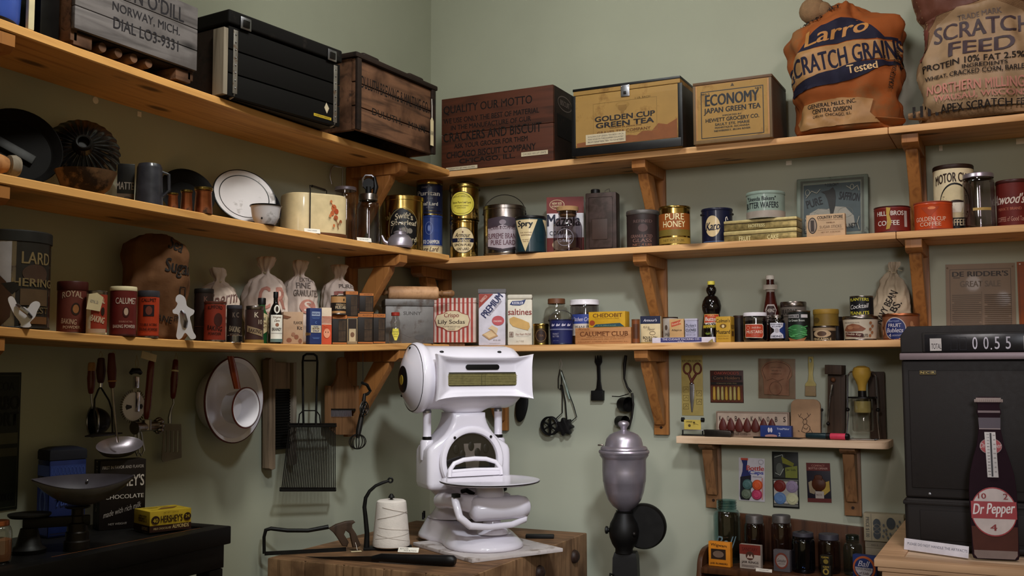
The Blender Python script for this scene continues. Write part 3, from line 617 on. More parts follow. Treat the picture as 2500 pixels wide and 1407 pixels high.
face_print(t, [('r', .5, .5, .90, .88, 'tea_yellow'), ('p', [(.485, .88), (.51, .935), (.535, .88)], '#3a2a18'), ('b', .5, .46, .80, .76, .003, '#1f2024'), ('t', 'ECONOMY', .5, .69, .68, .18, '#121218', {'bold': 2}), ('t', 'JAPAN GREEN TEA', .5, .51, .72, .11, '#121218', {'bold': 1.6}), ('t', 'IMPORTED BY', .5, .425, .24, .025, '#2a2a2a'), ('t', 'HEWETT GROCERY CO.', .5, .365, .68, .06, '#121218'), ('t', 'SAULT STE. MARIE', .5, .29, .44, .04, '#2a2a2a'), ('t', 'MANISTIQUE, ESCANABA', .5, .235, .44, .032, '#2a2a2a'), ('t', 'NEWBERRY, IRON RIVER', .5, .185, .46, .032, '#2a2a2a'), ('t', 'NO. 1', .16, .80, .1, .025, '#2a2a2a'), ('t', 'NET', .84, .80, .08, .025, '#2a2a2a')], 'F', W, D, H, name='paper_label')
# grain sacks
xc, W = rbox(1922, 2222, .16); xc = rbox(1945, 2205, .16)[0]; H = at('R', 2070, 12, .16).z-ZR[1]
t = thing('grain_sack', 'bulging orange cloth scratch grains sack with navy lettering', 'sack', (xc-.004, -.175, ZR[1]+.007), camrz((xc, -.17, 2.5))-4)
pr = [(0, .80), (.02, .9), (.07, .93), (.15, .90), (.225, .865), (.30, .93), (.42, 1.0), (.56, .99), (.64, .93), (.72, .95), (.80, .86), (.88, .62), (.93, .42), (.96, .34), (1, .16)]
b = obj('body', blob_sack(W*.93, .29, H*.97, 'burlap_or', pr, 3.3, .027, sq=2.6, lean=(-.0, .0)), t, ang=80)
m = MB(); m.ball((-.11, .0, H*.965), (.052, .045, .05), 'burlap', 14, 10); m.ball((-.075, .0, H*.955), (.035, .04, .035), 'burlap', 12, 8); obj('tied_corner', m, t)
m = MB(); m.loft([[(.11+.03*i+.02*math.cos(2*math.pi*k/12)*(1-i*.2), -.10+.006*i+.03*math.sin(2*math.pi*k/12)*(1-i*.15), .018+.016*math.cos(2*math.pi*k/12+1)*(1-i*.2)) for k in range(12)] for i in range(4)], 'burlap_or'); obj('loose_corner', m, t)
drape_print(t, b, [('p', [(.10, .58), (.2, .68), (.33, .76), (.5, .80), (.63, .79), (.75, .73), (.86, .645), (.97, .645), (.97, .625), (.6, .635), (.3, .605)], 'print_blue'), ('t', 'Larro', .46, .705, .55, .10, '#a8763f', {'shear': .35, 'rot': 9}),
                 ('p', [(.05, .58), (.3, .595), (.6, .625), (1.0, .61), (1.0, .49), (.7, .47), (.4, .42), (.02, .34)], '#967046'), ('t', 'SCRATCH GRAINS', .51, .51, 1.0, .135, 'print_blue', {'bold': 1.5, 'rot': 8}), ('p', [(.02, .33), (.3, .40), (.62, .455), (.98, .475), (.98, .455), (.86, .43), (.72, .37), (.55, .335), (.4, .325), (.2, .305), (.05, .29)], 'print_blue'),
                 ('t', 'Tested', .67, .415, .25, .055, '#c9a878', {'rot': 6}), ('p', [(.12, .02), (.08, .1), (.16, .20), (.45, .23), (.75, .2), (.72, .1), (.8, .03)], '#967046'), ('t', 'GENERAL MILLS, INC.', .40, .185, .42, .035, 'print_black', {'rot': 2}), ('t', 'CENTRAL DIVISION', .40, .145, .34, .032, 'print_black'), ('t', 'Offices CHICAGO, ILL.', .40, .105, .34, .026, 'print_black', {'bold': 0}), ('t', 'SCRATCH GRAINS LARRO', .93, .42, .40, .028, 'print_black', {'rot': 80}),
                 ('t', '100 LBS. NET', .30, .875, .38, .04, 'print_black', {'rot': 14})], W*.92, H, .0, .014)
xc = rbox(2240, 2525, .16)[0]; W = .465; H = .60
t = thing('grain_sack', 'tan burlap scratch feed sack folded over at the top, beside the shelf end', 'sack', (xc+.042, -.17, ZR[1]+.004), camrz((xc, -.17, 2.5))-6)
pr = [(0, .84), (.02, .93), (.08, .97), (.2, .94), (.34, .88), (.5, .80), (.58, .78), (.66, .92), (.78, 1.0), (.9, .9), (.97, .6), (1, .2)]
b = obj('body', blob_sack(W, .29, H, 'burlap', pr, 9.1, .025, sq=2.6), t, ang=80)
m = MB(); m.loft([[(-.245+.035*i, -.09+.005*i+.025*math.sin(2*math.pi*k/12)*(.6+i*.25), .035+.022*math.cos(2*math.pi*k/12)*(.5+i*.25)) for k in range(12)][::-1] for i in range(4)], 'burlap'); g = obj('striped_corner', m, t)
decals(g, [('r', .2+.25*i, .5, .1, 1, 'print_black') for i in range(4)], .1, .04, lambda x, y, o: (-.24+x, -.125-.006-o, .018+y))
drape_print(t, b, [('p', [(.0, .60), (.08, .50), (.2, .63), (.4, .66), (.62, .70), (.8, .64), (.98, .56), (1.0, .78), (.7, .92), (.3, 1.0), (.05, .9)], '#5b3528'), ('p', [(.1, .75), (.3, .70), (.55, .74), (.75, .86), (.62, 1.0), (.3, 1.0)], '#6b3a30'), ('p', [(.55, .80), (.8, .75), (.95, .83), (.9, .97), (.72, .98)], 'burlap'), ('l', [(.62, .86), (.75, .90), (.86, .84), (.9, .77), (.93, .84), (.88, .88)], .008, 'print_black'), ('l', [(.06, .95), (.12, .82), (.24, .78), (.2, .9)], .01, 'print_black'),
                 ('p', [(.02, .5), (.07, .62), (.14, .55), (.12, .45), (.05, .40)], '#6b3a30'), ('p', [(.12, .42), (.2, .58), (.35, .655), (.6, .66), (.78, .6), (.95, .42), (.98, .05), (.03, .05), (.02, .3)], '#92785a'),
                 ('t', 'TRADE MARK', .5, .60, .30, .028, 'faded_grey', {'rot': 2}), ('t', 'SCRATCH', .51, .51, .66, .10, '#3f3236', {'bold': 1.2, 'arc': .15}), ('t', 'FEED', .51, .405, .44, .085, '#3f3236', {'bold': 1.2}), ('t', 'PROTEIN 10% FAT 2.5% FIBER', .53, .325, .88, .035, 'print_black'), ('t', 'INGREDIENTS', .53, .288, .3, .022, 'print_black'), ('t', 'WHEAT, CRACKED CORN, BARLEY, OATS', .53, .252, .84, .033, 'print_black'),
                 ('t', 'NORTHERN MILLING CO', .52, .175, .78, .06, 'faded_red'), ('t', 'WAUSAU, WISCONSIN', .52, .115, .68, .04, 'faded_red'), ('t', 'APEX SCRATCH FEED', .54, .06, .64, .045, 'print_black')], W, H, 0, .014)
# ================================================================ middle shelf, side wall: pans, enamel, jars
def leaning(name, label, cat, w, n, xc, d, r, parts, rz=None, tilt=12, zoff=0):
    """round thing of radius r on edge leaning back, under pixel column xc at d from the wall; disc axis = -Y (front)"""
    p = at(w, xc, 450, d); z = zl(n, p.y-r*.6)+r*math.cos(R_(tilt))+.008+zoff; t = thing(name, label, cat, (p.x, p.y, z), (90 if w == 'L' else 0) if rz is None else rz, None, rx=-tilt)
    for nm, mb in parts: obj(nm, mb, t)
    return t, p
# wooden masher lying at the shelf end
p = at('L', 60, 415, .245); z = zl(2, p.y-.12)+.006
t = thing('wooden_masher', 'turned wooden masher lying with its grey end out, before the big black pan', 'masher', (.21, p.y-.01, z+.03), -12)
obj('handle', MB().lathe([(0, -.30), (.03, -.29), (.034, -.15), (.03, -.05), (.022, -.02), (.018, -.012)], 'cig_wood', 20, axis='y'), t)
obj('end_knob', MB().lathe([(.017, -.0115), (.026, -.008), (.028, .006), (.024, .016), (0, .018)], 'grey_wood', 20, axis='y'), t)
# big black pan
m = MB().lathe([(0, .0), (.086, -.002), (.108, -.028), (.112, -.030), (.113, -.033), (.110, -.035), (.09, -.006), (0, -.004)], 'pan_black', 48, axis='y')
m2 = MB(); m2.X = Matrix.Rotation(R_(28), 4, 'Y'); m2.box(-.06, .05, -.018, -.0075, -.02, .008, 'black_iron', .003); m2.box(-.055, .015, -.015, -.0075, -.06, -.04, 'dark_metal', .003)
leaning('cake_pan', 'big round black pan leaning on the wall at the shelf end', 'pan', 'L', 2, 36, .045, .113, [('body', m), ('strap', m2)], 66, 16)
# fluted tube pan on a brown-mottled bowl
def fluted():
    nf, n, rs = 26, 208, [(.022, -.050), (.030, -.034), (.045, -.030), (.065, -.024), (.085, -.012), (.098, .004), (.101, .006)]
    vs = []; fs = []
    for i in range(n):
        a = 2*math.pi*i/n; c = math.cos(a*nf)
        for j, (r, y) in enumerate(rs):
            k = min(1, max(0, (r-.025)/.03)); q = r*(1+.03*c*k*(r/.1)); vs.append((q*math.cos(a), y+.0045*c*k, q*math.sin(a)))
    m = len(rs)
    for i in range(n):
        for j in range(m-1): fs.append([i*m+j, i*m+j+1, ((i+1) % n)*m+j+1, ((i+1) % n)*m+j])
    return MB().add(vs, fs, 'black_gloss')
tube = MB().lathe([(.0, -.046), (.012, -.046), (.016, -.062), (.02, -.064), (.023, -.06), (.0225, -.048)], 'black_iron', 28, axis='y')
q, zt = spot('L', 2, 213, 420, .205)
single('mottled_bowl', MB().lathe([(0, .003), (.042, .0), (.045, .004), (.062, .02), (.078, zt-q.z-.004), (.08, zt-q.z), (.077, zt-q.z), (.06, .02), (.042, .008), (0, .007)], 'brown_mottle', 40), 'brown mottled bowl below the black fluted pan', 'bowl', (.2, q.y, zl(2, q.y-.06)+.0008), 0)
p = at('L', 213, 378, .118)
t = thing('tube_pan', 'black fluted tube cake pan facing out above the brown mottled bowl', 'cake pan', (p.x-.02, p.y, zl(2, p.y)+.147), 52, rx=-14); obj('fluted_ring', fluted(), t); obj('centre_tube', tube, t)
box('tin_box', 'dark tin with pale block letters between the fluted pan and grey mug', 'tin box', 'L', 2, 287, 330, 400, .10, .055, 'enamel_black', F=[('t', 'MATTE', .45, .52, 1.0, .16, '#6b6259'), ('r', .5, .2, 1, .3, '#4a3a2c'), ('o', .6, .16, .7, .26, .003, '#20160f')], rz='cam')
# grey enamel mug
q, zt = spot('L', 2, 366, 402, .165); r = 35*mpp(q)
t = thing('enamel_mug', 'dark grey enamel mug beside the dark wall pan', 'mug', q, camrz(q)); h = zt-q.z
obj('body', MB().lathe([(0, .004), (r*.98, .003), (r*1.02, 0), (r*1.02, .006), (r, .01), (r*.9, h-.012), (r*.88, h-.008), (r*.8, h), (r*.4, h+.004), (0, h+.005)], 'enamel_grey', 36), t)
m = MB().tube([(r*.85, 0, h*.85), (r*1.35, 0, h*.8), (r*1.4, 0, h*.45), (r*.95, 0, h*.3)], .005, 'enamel_grey', 8); obj('handle', m, t)
# dark round pan leaning
m = MB().lathe([(0, 0), (.056, -.002), (.078, -.024), (.088, -.026), (.090, -.029), (.086, -.030), (.074, -.027), (.052, -.006), (0, -.004)], 'pan_black', 44, axis='y')
leaning('round_pan', 'dark deep round pan leaning on the wall behind three copper cups', 'pan', 'L', 2, 452, .045, .086, [('body', m)], 62, 22)
# copper measuring cups
for x0, x1, yt, lab in ((409, 436, 472, 'smallest of the three copper measuring cups'), (441, 471, 465, 'middle of the three copper measuring cups by size'), (474, 520, 459, 'largest of the three copper measuring cups, beside the white plate')):
    q, zt = spot('L', 2, (x0+x1)/2, yt, .245); r = (x1-x0)/2*mpp(q); h = zt-q.z
    t = thing('measuring_cup', lab, 'cup', q, camrz(q), 'copper cups'); 
    obj('body', MB().lathe([(0, .002), (r*.98, 0), (r, .004), (r*.86, h*.8), (r*.92, h*.86), (r*.88, h*.87), (r*.8, h*.8), (r*.9, .008), (0, .006)], 'copper', 28), t)
    obj('rim', MB().lathe([(r*.84, h*.875), (r, h*.9), (r*1.02, h*.95), (r, h), (r*.9, h), (r*.84, h*.9)], 'gold_dk', 28), t)
# white plate and speckled basin
m = MB().lathe([(0, 0), (.068, -.001), (.084, -.011), (.104, -.015), (.1055, -.017), (.104, -.019), (.083, -.015), (.067, -.005), (0, -.004)], 'enamel_old', 56, axis='y')
m2 = MB().lathe([(.104, -.0128), (.107, -.0135), (.1085, -.017), (.107, -.0202), (.104, -.0202)], 'enamel_black', 56, axis='y')
m3 = MB().lathe([(.0835, -.0153), (.0865, -.0160)], 'enamel_black', 56, axis='y')
leaning('enamel_plate', 'white enamel plate with black rim leaning against speckled basin', 'plate', 'L', 2, 594, .122, .106, [('body', m), ('rim', m2), ('inner_line', m3)], 60, 26)
m = MB().lathe([(0, .045), (.055, .043), (.08, .022), (.092, 0), (.096, -.003), (.094, -.006), (.088, -.002), (.076, .02), (.052, .038), (0, .04)], 'speckle', 44, axis='y')
leaning('wash_basin', 'black speckled basin standing on edge behind the white plate', 'basin', 'L', 2, 624, .072, .096, [('body', m)], 64, 20)
q, zt = spot('L', 2, 649, 502, .252); r = 39*mpp(q); q.z = shelf_z('L', 2, q, .05); h = zt-q.z
t = thing('small_bowl', 'small white enamel bowl with chipped black rim before the white plate', 'bowl', q, camrz(q))
obj('body', MB().lathe([(0, .003), (r*.55, .002), (r*.58, 0), (r*.64, .003), (r*.86, h*.4), (r*.94, h*.85), (r, h-.003), (r*.96, h-.004), (r*.9, h*.85), (r*.6, .008), (0, .007)], 'enamel_old', 40), t)
obj('rim', MB().lathe([(r*.95, h-.004), (r*1.01, h-.005), (r*1.03, h-.002), (r, h), (r*.96, h-.001)], 'enamel_black', 40), t)
cyl_print(t, [('e', .36, .25, .07, .12, 'black')], r*.86, h, 0)
# cream cake carrier
q, zt = spot('L', 2, 776, 482, .165); W2 = .116; h = zt-q.z
t = thing('cake_carrier', 'cream metal cake carrier with red flower decal and wire handle', 'cake carrier', (q.x-.01, q.y-.012, shelf_z('L', 2, q, .13)), 58)
ov = []
def oval(z, k): return [(W2*k*math.copysign(abs(math.cos(a))**.62, math.cos(a)), .082*k*math.copysign(abs(math.sin(a))**.62, math.sin(a)), z) for a in [2*math.pi*i/56 for i in range(56)]]
obj('base', MB().loft([oval(0, 1.0), oval(.003, 1.02), oval(.012, 1.02)], 'brown'), t)
c = obj('cover', MB().loft([oval(.0125, .99), oval(h-.006, .985), oval(h-.001, .97), oval(h, .95)], 'cream'), t, ang=60)
drape_print(t, c, [('e', .70, .68, .12, .16, '#a8542e'), ('e', .76, .60, .1, .13, '#9a3f22'), ('e', .66, .55, .09, .12, '#a8542e'), ('e', .74, .45, .1, .12, '#9a4a2a'), ('l', [(.60, .82), (.66, .74), (.7, .7)], .003, '#a8542e'), ('l', [(.72, .45), (.78, .3), (.8, .18)], .003, '#7a4a2c'), ('l', [(.84, .4), (.79, .28)], .003, '#7a4a2c'), ('e', .62, .82, .05, .07, '#b8683a'), ('e', .60, .48, .06, .08, '#b8683a'), ('e', .85, .36, .05, .08, '#8a4a2a'), ('e', .68, .25, .05, .08, '#b8683a')], W2*2*.72, h, .0, .02, x0=W2*.12, name='flower_decal')
m = MB().tube([(-.045, -.086, .01), (-.045, -.086, h+.01), (-.043, -.075, h+.026), (.05, .0, h+.026), (.05, .0, h+.004)], .0022, 'dark_metal', 8); m.tube([(-.032, -.066, h+.026), (.038, -.011, h+.026)], .005, 'dark_metal', 8); obj('wire_handle', m, t)
for xc, yt, lab, s in ((763, 560, 'white price card propped at the foot of the cream cake carrier', 'CAKE CARRIER'), (890, 576, 'white price card propped at the foot of the churn jar', 'BUTTER CHURN')):
    q = at('L', xc, yt, .259); z = zl(2, q.y)+.0006
    t = single('price_card', MB().box(-.03, .03, 0, .001, 0, .016, 'card_white'), lab, 'card', (q.x, q.y, z), 62, rx=-18); face_print(t, [('t', s, .5, .55, .6, .2, 'dk_grey', {'bold': 0})], 'F', .06, .001, .016)
# jars with kitchen tools
t, p, r, h = jar('glass_jar', 'tall clear glass jar with grey lid and a hooked wire tool behind', 'L', 2, 818, 870, 458, .085, 'glass_clear', 'alu', .014, .92, .06, .1, lidr=1.12)
q = at('L', 834, 420, .036); z = shelf_z('L', 2, q, .04); k = mpp(q)
m = MB(); pts = [(-.042, .0, .09), (-.05, 0, .12), (-.046, 0, .15), (-.035, 0, .165), (.0, 0, .162), (.004, 0, .15), (.004, 0, .05), (.004, 0, -.1)]
zz = at('L', 832, 470, .036).z-z
m.tube([(a, b, c+zz-.06) for a, b, c in pts[:-1]]+[(.004, 0, .002)], .0028, 'steel', 8); m.lathe([(0, 0), (.014, 0), (.014, .003), (0, .004)], 'steel', 24, c=(.004, 0))
single('wire_beater', m, 'bent wire beater standing behind the tall clear jar', 'beater', (q.x, q.y, z), 60)
t, p, r, h = jar('churn_jar', 'clear churn jar with ribbed metal lid, gear and black crank on top', 'L', 2, 871, 928, 475, .205, 'glass_smoke', 'tin', .026, .72, .14, .14, lidr=1.1)
m = MB(); m.tube([(0, 0, h), (0, 0, h+.03)], .012, 'black_iron', 12); m.lathe([(0, -.006), (.022, -.006), (.024, 0), (.022, .006), (0, .006)], 'black_iron', 24, c=(0, h+.04), axis='y'); obj('gear', m, t)
m = MB(); m.tube([(-.02, .0, h+.03), (-.022, 0, h+.06), (-.012, 0, h+.075), (.012, 0, h+.075), (.02, .0, h+.068)], .005, 'steel', 8); m.tube([(.022, 0, h+.07), (.028, 0, h+.03), (.024, 0, h+.004)], [.006, .011, .008], 'black', 10); obj('crank', m, t)
# corner tins
gold_pr = [('p', [(.24, .62), (.34, .76), (.5, .80), (.66, .76), (.9, .62), (.9, .1), (.24, .1)], 'black'), ('t', "Swift's", .58, .62, .42, .12, '#a89a80', {'arc': .3}), ('t', 'Silverleaf', .58, .50, .62, .09, '#a89a80', {'arc': .2}), ('e', .58, .36, .22, .13, '#6f675c'), ('e', .72, .36, .12, .1, '#6f675c'), ('t', 'Pure Lard', .60, .20, .56, .09, '#a89a80'), ('o', .57, .4, .74, .8, .0015, '#8b7a4a')]
can('lard_tin', 'big shiny gold lard tin with black label, behind the toy kettle', 'tin', 'L', 2, 929, 1036, 484, .15, 'gold', gold_pr, lid='gold', lidh=.02, rim='gold_dk', rz=28)
q, zt = spot('L', 2, 977, 545, .235); r = 31*mpp(q); q.z = shelf_z('L', 2, q, .06)
t = thing('toy_kettle', 'small dented aluminium toy kettle before the gold lard tin', 'kettle', q, camrz(q))
obj('body', MB().lathe([(0, .001), (r*.86, 0), (r*.98, .006), (r, .02), (r*.94, .036), (r*.7, .05), (r*.5, .054), (r*.5, .06), (r*.46, .0605)], 'alu', 36), t)
obj('lid', MB().lathe([(r*.52, .0608), (r*.52, .064), (r*.3, .07), (.004, .073), (.006, .08), (0, .082)], 'alu', 28), t)
obj('spout', MB().tube([(-r*.9, 0, .016), (-r*1.25, 0, .026), (-r*1.45, 0, .05)], [.011, .008, .005], 'alu', 12), t)
obj('handle', MB().tube([(-r*.62*math.cos(a)-.004, 0, .058+.045*math.sin(a)) for a in [math.pi*i/16 for i in range(17)]], .002, 'tin', 8), t)
t, p, r, h = can('lard_tin', 'blue and cream lard tin holding up a dark navy tin', 'tin', 'R', 2, 1026, 1081, 529, .235, 'blue', [('r', .5, .15, 3, .3, 'cream'), ('r', .5, .315, 3, .012, 'cream'), ('t', 'WHITE CHAMPION', .5, .40, .98, .09, 'card_white'), ('t', 'Pure Lard', .5, .23, .86, .11, 'maroon', {'shear': .3}), ('t', 'NET WEIGHT 4 POUNDS', .5, .07, .9, .05, 'brown', {'bold': 0}), ('o', .5, .72, .36, .30, .002, '#6d7cae'), ('e', .5, .72, .12, .14, '#6d7cae')], lid='blue', lidh=.01, rim='gold_dk', rz=18)
can('lard_tin', 'dark navy leaf lard tin with gold rim, on top of the blue lard tin', 'tin', 'R', 2, 1016, 1082, 444, .232, 'navy', [('t', "SWIFT'S", .45, .84, .4, .06, 'grey'), ('t', 'Puritan', .52, .66, .96, .14, '#b5ada0'), ('t', 'PURE', .6, .5, .2, .04, 'grey'), ('t', 'Leaf Lard', .55, .34, .7, .11, '#b5ada0'), ('t', '4 LBS NET', .6, .22, .3, .04, 'grey'), ('r', .5, .12, 1.2, .01, 'gold_dk')], lid='gold', lidh=.02, rim='gold', zb=p.z+h+.0008, rz=22)
# ================================================================ middle shelf, back wall
t, p, r, h = can('lard_tin', 'gold leaf lard tin with oval label, under another gold tin', 'tin', 'R', 2, 1097, 1168, 541, .2, 'gold', [('e', .52, .48, .86, .72, 'black'), ('e', .52, .48, .83, .68, 'cream'), ('e', .52, .70, .05, .06, 'brown'), ('t', 'Armour', .52, .62, .54, .12, 'dk_brown', {'shear': .3}), ('r', .52, .48, .84, .11, 'navy'), ('t', 'Veribest', .56, .48, .46, .1, 'cream', {'shear': .3}), ('t', 'SIMON PURE', .52, .35, .6, .07, 'dk_brown'), ('t', 'LEAF LARD', .52, .24, .45, .07, 'dk_brown')], lid='gold', lidh=.012, rim='gold_dk', rz=22)
can('lard_tin', 'gold tin with yellow oval label and bail, topmost of the gold tins', 'tin', 'R', 2, 1097, 1171, 453, .2, 'gold', [('e', .45, .46, .94, .74, 'black'), ('e', .45, .46, .9, .70, 'lemon'), ('t', "ARMOUR'S SIMON PURE", .45, .66, .6, .05, 'dk_brown', {'arc': .4, 'bold': 0}), ('t', 'Simon Pure Leaf Lard', .45, .50, .66, .06, 'dk_brown'), ('t', 'ARMOUR AND COMPANY', .45, .40, .5, .04, 'dk_brown', {'bold': 0}), ('t', 'CHICAGO', .45, .34, .3, .04, 'dk_brown', {'bold': 0}), ('o', .45, .46, .8, .6, .001, 'brown')], lid='gold_dk', lidh=.02, rim='gold_dk', zb=p.z+h+.0008, rz=22, bail_h=.05, bail_lean=-30)
can('lard_pail', 'silver and purple lard pail with a tall wire bail', 'pail', 'R', 2, 1179, 1284, 506, .16, 'tin', [('p', [(.1, .76), (.5, .80), (.9, .76), (.9, .2), (.5, .12), (.1, .2)], '#3b3038'), ('p', [(.1, .56), (.3, .58), (.5, .63), (.7, .58), (.9, .56), (.9, .2), (.5, .14), (.1, .2)], '#9d9096'), ('t', 'MORRIS & COMPANY', .5, .55, .7, .07, '#4a3136', {'arc': .3}), ('t', 'SUPREME BRAND', .5, .40, .78, .11, '#54323a', {'bold': 1}), ('t', 'PURE LARD', .5, .27, .6, .10, '#54323a', {'bold': 1}), ('e', .5, .68, .16, .1, '#7d7078'), ('p', [(.1, .2), (.5, .12), (.9, .2), (.9, .16), (.5, .08), (.1, .16)], '#2a2024')], lid='tin', lidh=.018, rim='tin', rz=22, bail_h=.085, beads=(.06,))
can('shortening_can', 'dark green shortening can with a big cream triangle', 'can', 'R', 2, 1257, 1334, 531, .245, 'dk_green', [('p', [(-.12, .93), (.72, .93), (.32, .03)], 'cream'), ('p', [(.92, .93), (1.4, .93), (1.4, .5), (1.2, .5)], 'cream'), ('p', [(.62, .58), (.80, .95), (.98, .58), (.9, .3), (.7, .3)], 'dk_green'), ('t', 'Spry', .3, .79, .52, .22, '#1a1c20', {'bold': 2}), ('t', 'PURE VEGETABLE', .34, .56, .4, .03, 'brown', {'bold': 0}), ('t', 'SHORTENING', .34, .49, .34, .035, 'brown'), ('t', 'NET WEIGHT', .33, .36, .22, .025, 'brown', {'bold': 0}), ('t', 'THREE LBS', .33, .31, .2, .025, 'brown', {'bold': 0})], lid='black', lidh=.012, rim='black', rz=26, lidr=1.02)
box('oil_tin', 'red and white corn oil tin behind the corked glass jar', 'tin', 'R', 2, 1334, 1425, 481, .13, .07, 'white', F=[('r', .5, .86, 1.0, .28, 'dark_red'), ('o', .28, .87, .4, .17, .002, 'cream'), ('t', 'NEW SIZE', .28, .89, .26, .04, 'cream'), ('t', 'ECONOMICAL', .28, .84, .28, .03, 'cream'), ('t', 'Mazola', .46, .60, .88, .20, '#15162c', {'bold': 1.5}), ('t', 'PURE', .5, .46, .2, .05, '#15162c'), ('t', 'CORN OIL', .38, .38, .6, .07, '#15162c'), ('r', .5, .15, 1.0, .3, 'dark_red'), ('e', .4, .18, .5, .2, 'cream')], rz=18, bev=.006, lid=None)
t, p, r, h = jar('glass_jar', 'purple tinged glass jar with a wide cork, before the corn oil tin', 'R', 2, 1350, 1421, 518, .235, 'glass_smoke', None, 0, .62, .2, .2, prints=[('o', .4, .33, .6, .42, .0015, '#8a8590'), ('t', 'Ball Fruit', .4, .36, .44, .09, '#8a8590', {'shear': .3, 'bold': 0}), ('t', 'Co Portland', .4, .25, .42, .07, '#8a8590', {'shear': .3, 'bold': 0})], rings=1)
obj('cork', MB().lathe([(0, h-.018), (r*.55, h-.018), (r*.57, h), (r*.75, h+.002), (r*.77, h+.018), (r*.74, h+.02), (0, h+.02)], 'cork', 30), t)
t, p, W, H = box('oil_can', 'tall rusty rectangular oil can with black screw cap', 'can', 'R', 2, 1428, 1504, 470, .2, .07, 'rust_tin', rz=8, bev=.006)
obj('front_panel', MB().box(-W*.38, W*.38, -.003, -.0004, H*.06, H*.92, 'rust_tin', .004).box(-W*.28, W*.22, -.0045, -.0031, H*.2, H*.55, '#3a2a24', .002), t)
obj('screw_cap', MB().lathe([(0, H+.0005), (.019, H+.0005), (.019, H+.016), (.017, H+.018), (0, H+.018)], 'black', 24, c=(-W*.22, .03)), t)
obj('wire_handle', MB().tube([(.012, .035, H), (.01, .035, H+.012), (.028, .035, H+.02), (.034, .035, H)], .0013, 'steel', 6), t)
can('small_pail', 'small dark relief lettered pail with grey rim beside the honey can', 'pail', 'R', 2, 1528, 1609, 517, .19, '#2b1f1d', [('t', 'REFINED', .55, .74, .6, .08, '#5a4440'), ('e', .55, .55, .3, .22, '#4a3634'), ('t', 'GRANULATED', .5, .32, .7, .09, '#6e5048'), ('t', 'GLASS', .52, .2, .6, .1, '#6e5048'), ('t', 'NET 4 LBS', .52, .08, .6, .07, '#7a5240')], lid='galv', lidh=.018, rim='tin', rz=14)
t = bpy.data.objects['small_pail']; bail(t, .052, .058, .05, 130)
can('honey_can', 'gold can lettered pure honey in pale script', 'can', 'R', 2, 1607, 1686, 507, .2, 'gold', [('r', .55, .62, 1.3, .42, '#8a4a1c'), ('t', 'PURE', .58, .74, .62, .16, '#dccfa0', {'bold': .5}), ('t', 'HONEY', .56, .55, .74, .16, '#dccfa0', {'bold': .5}), ('r', .55, .33, 1.3, .16, '#6b5a24'), ('r', .55, .13, 1.3, .16, '#8f7430'), ('t', 'NET WT. 5 LBS.', .55, .13, .7, .06, '#4a3a18', {'bold': 0})], rim='gold_dk', lid='gold', lidh=.008, rz=8)
t, p, r, h = can('syrup_pail', 'navy blue syrup pail with cream oval and script lettering', 'pail', 'R', 2, 1711, 1789, 512, .125, 'navy', [('e', .32, .53, .5, .58, 'cream'), ('t', 'Karo', .34, .53, .46, .22, '#12162c', {'bold': 1.5, 'shear': .2, 'rot': 4}), ('l', [(.2, .44), (.36, .42), (.45, .44)], .002, '#12162c'), ('r', .4, .11, .9, .012, 'sky'), ('r', .4, .07, .9, .02, 'grey'), ('l', [(.75, .52), (.76, .75), (.80, .78), (.84, .7)], .003, 'card_white')], lid='navy', lidh=.01, rim='navy', rz=18, bail_h=.055, bail_lean=100)
fr = [('r', .5, .82, 1, .22, 'fruit_pale'), ('r', .5, .68, 1, .02, 'dk_brown'), ('t', '%s', .5, .3, .28, .3, '#c9bd8c', {'bold': 1})]
t, p, W, H = box('cake_tin', 'long gold patterned fruit cake tin, lower of the stacked pair', 'tin', 'R', 2, 1764, 1944, 560, .265, .085, 'fruit_tin', F=[('t', 'FRUIT', .30, .24, .16, .4, '#d0c48f', {'bold': 1}), ('t', 'CAKE', .68, .24, .15, .4, '#d0c48f', {'bold': 1}), ('r', .5, .58, 1, .03, 'dk_brown')], lid='fruit_pale', lidh=.016, rz=-3, bev=.004)
t, p2, W2_, H2 = box('cake_tin', 'long gold patterned tin, upper of the stacked pair, under the wafer tin', 'tin', 'R', 2, 1764, 1944, 534, .265, .085, 'fruit_tin', F=[('t', 'HOSTESS', .46, .36, .22, .3, '#d0c48f', {'bold': 1}), ('r', .5, .64, 1, .04, 'dk_brown')], lid='fruit_pale', lidh=.012, rz=-3, bev=.004, zb=p.z+H+.0008)
can('wafer_tin', 'pale seafoam wafer tin on top of the gold cake tins', 'tin', 'R', 2, 1820, 1917, 472, .215, 'seafoam', [('t', '"Uneeda Bakers"', .48, .76, .84, .17, '#1c2024', {'bold': 1}), ('t', 'BUTTER WAFERS', .48, .50, .98, .24, '#1c2024', {'bold': 1}), ('r', .5, .14, 3, .28, '#9a8f84')], lid='seafoam', lidh=.012, rim='seafoam', zb=p2.z+H2+.0008, rz=-2)
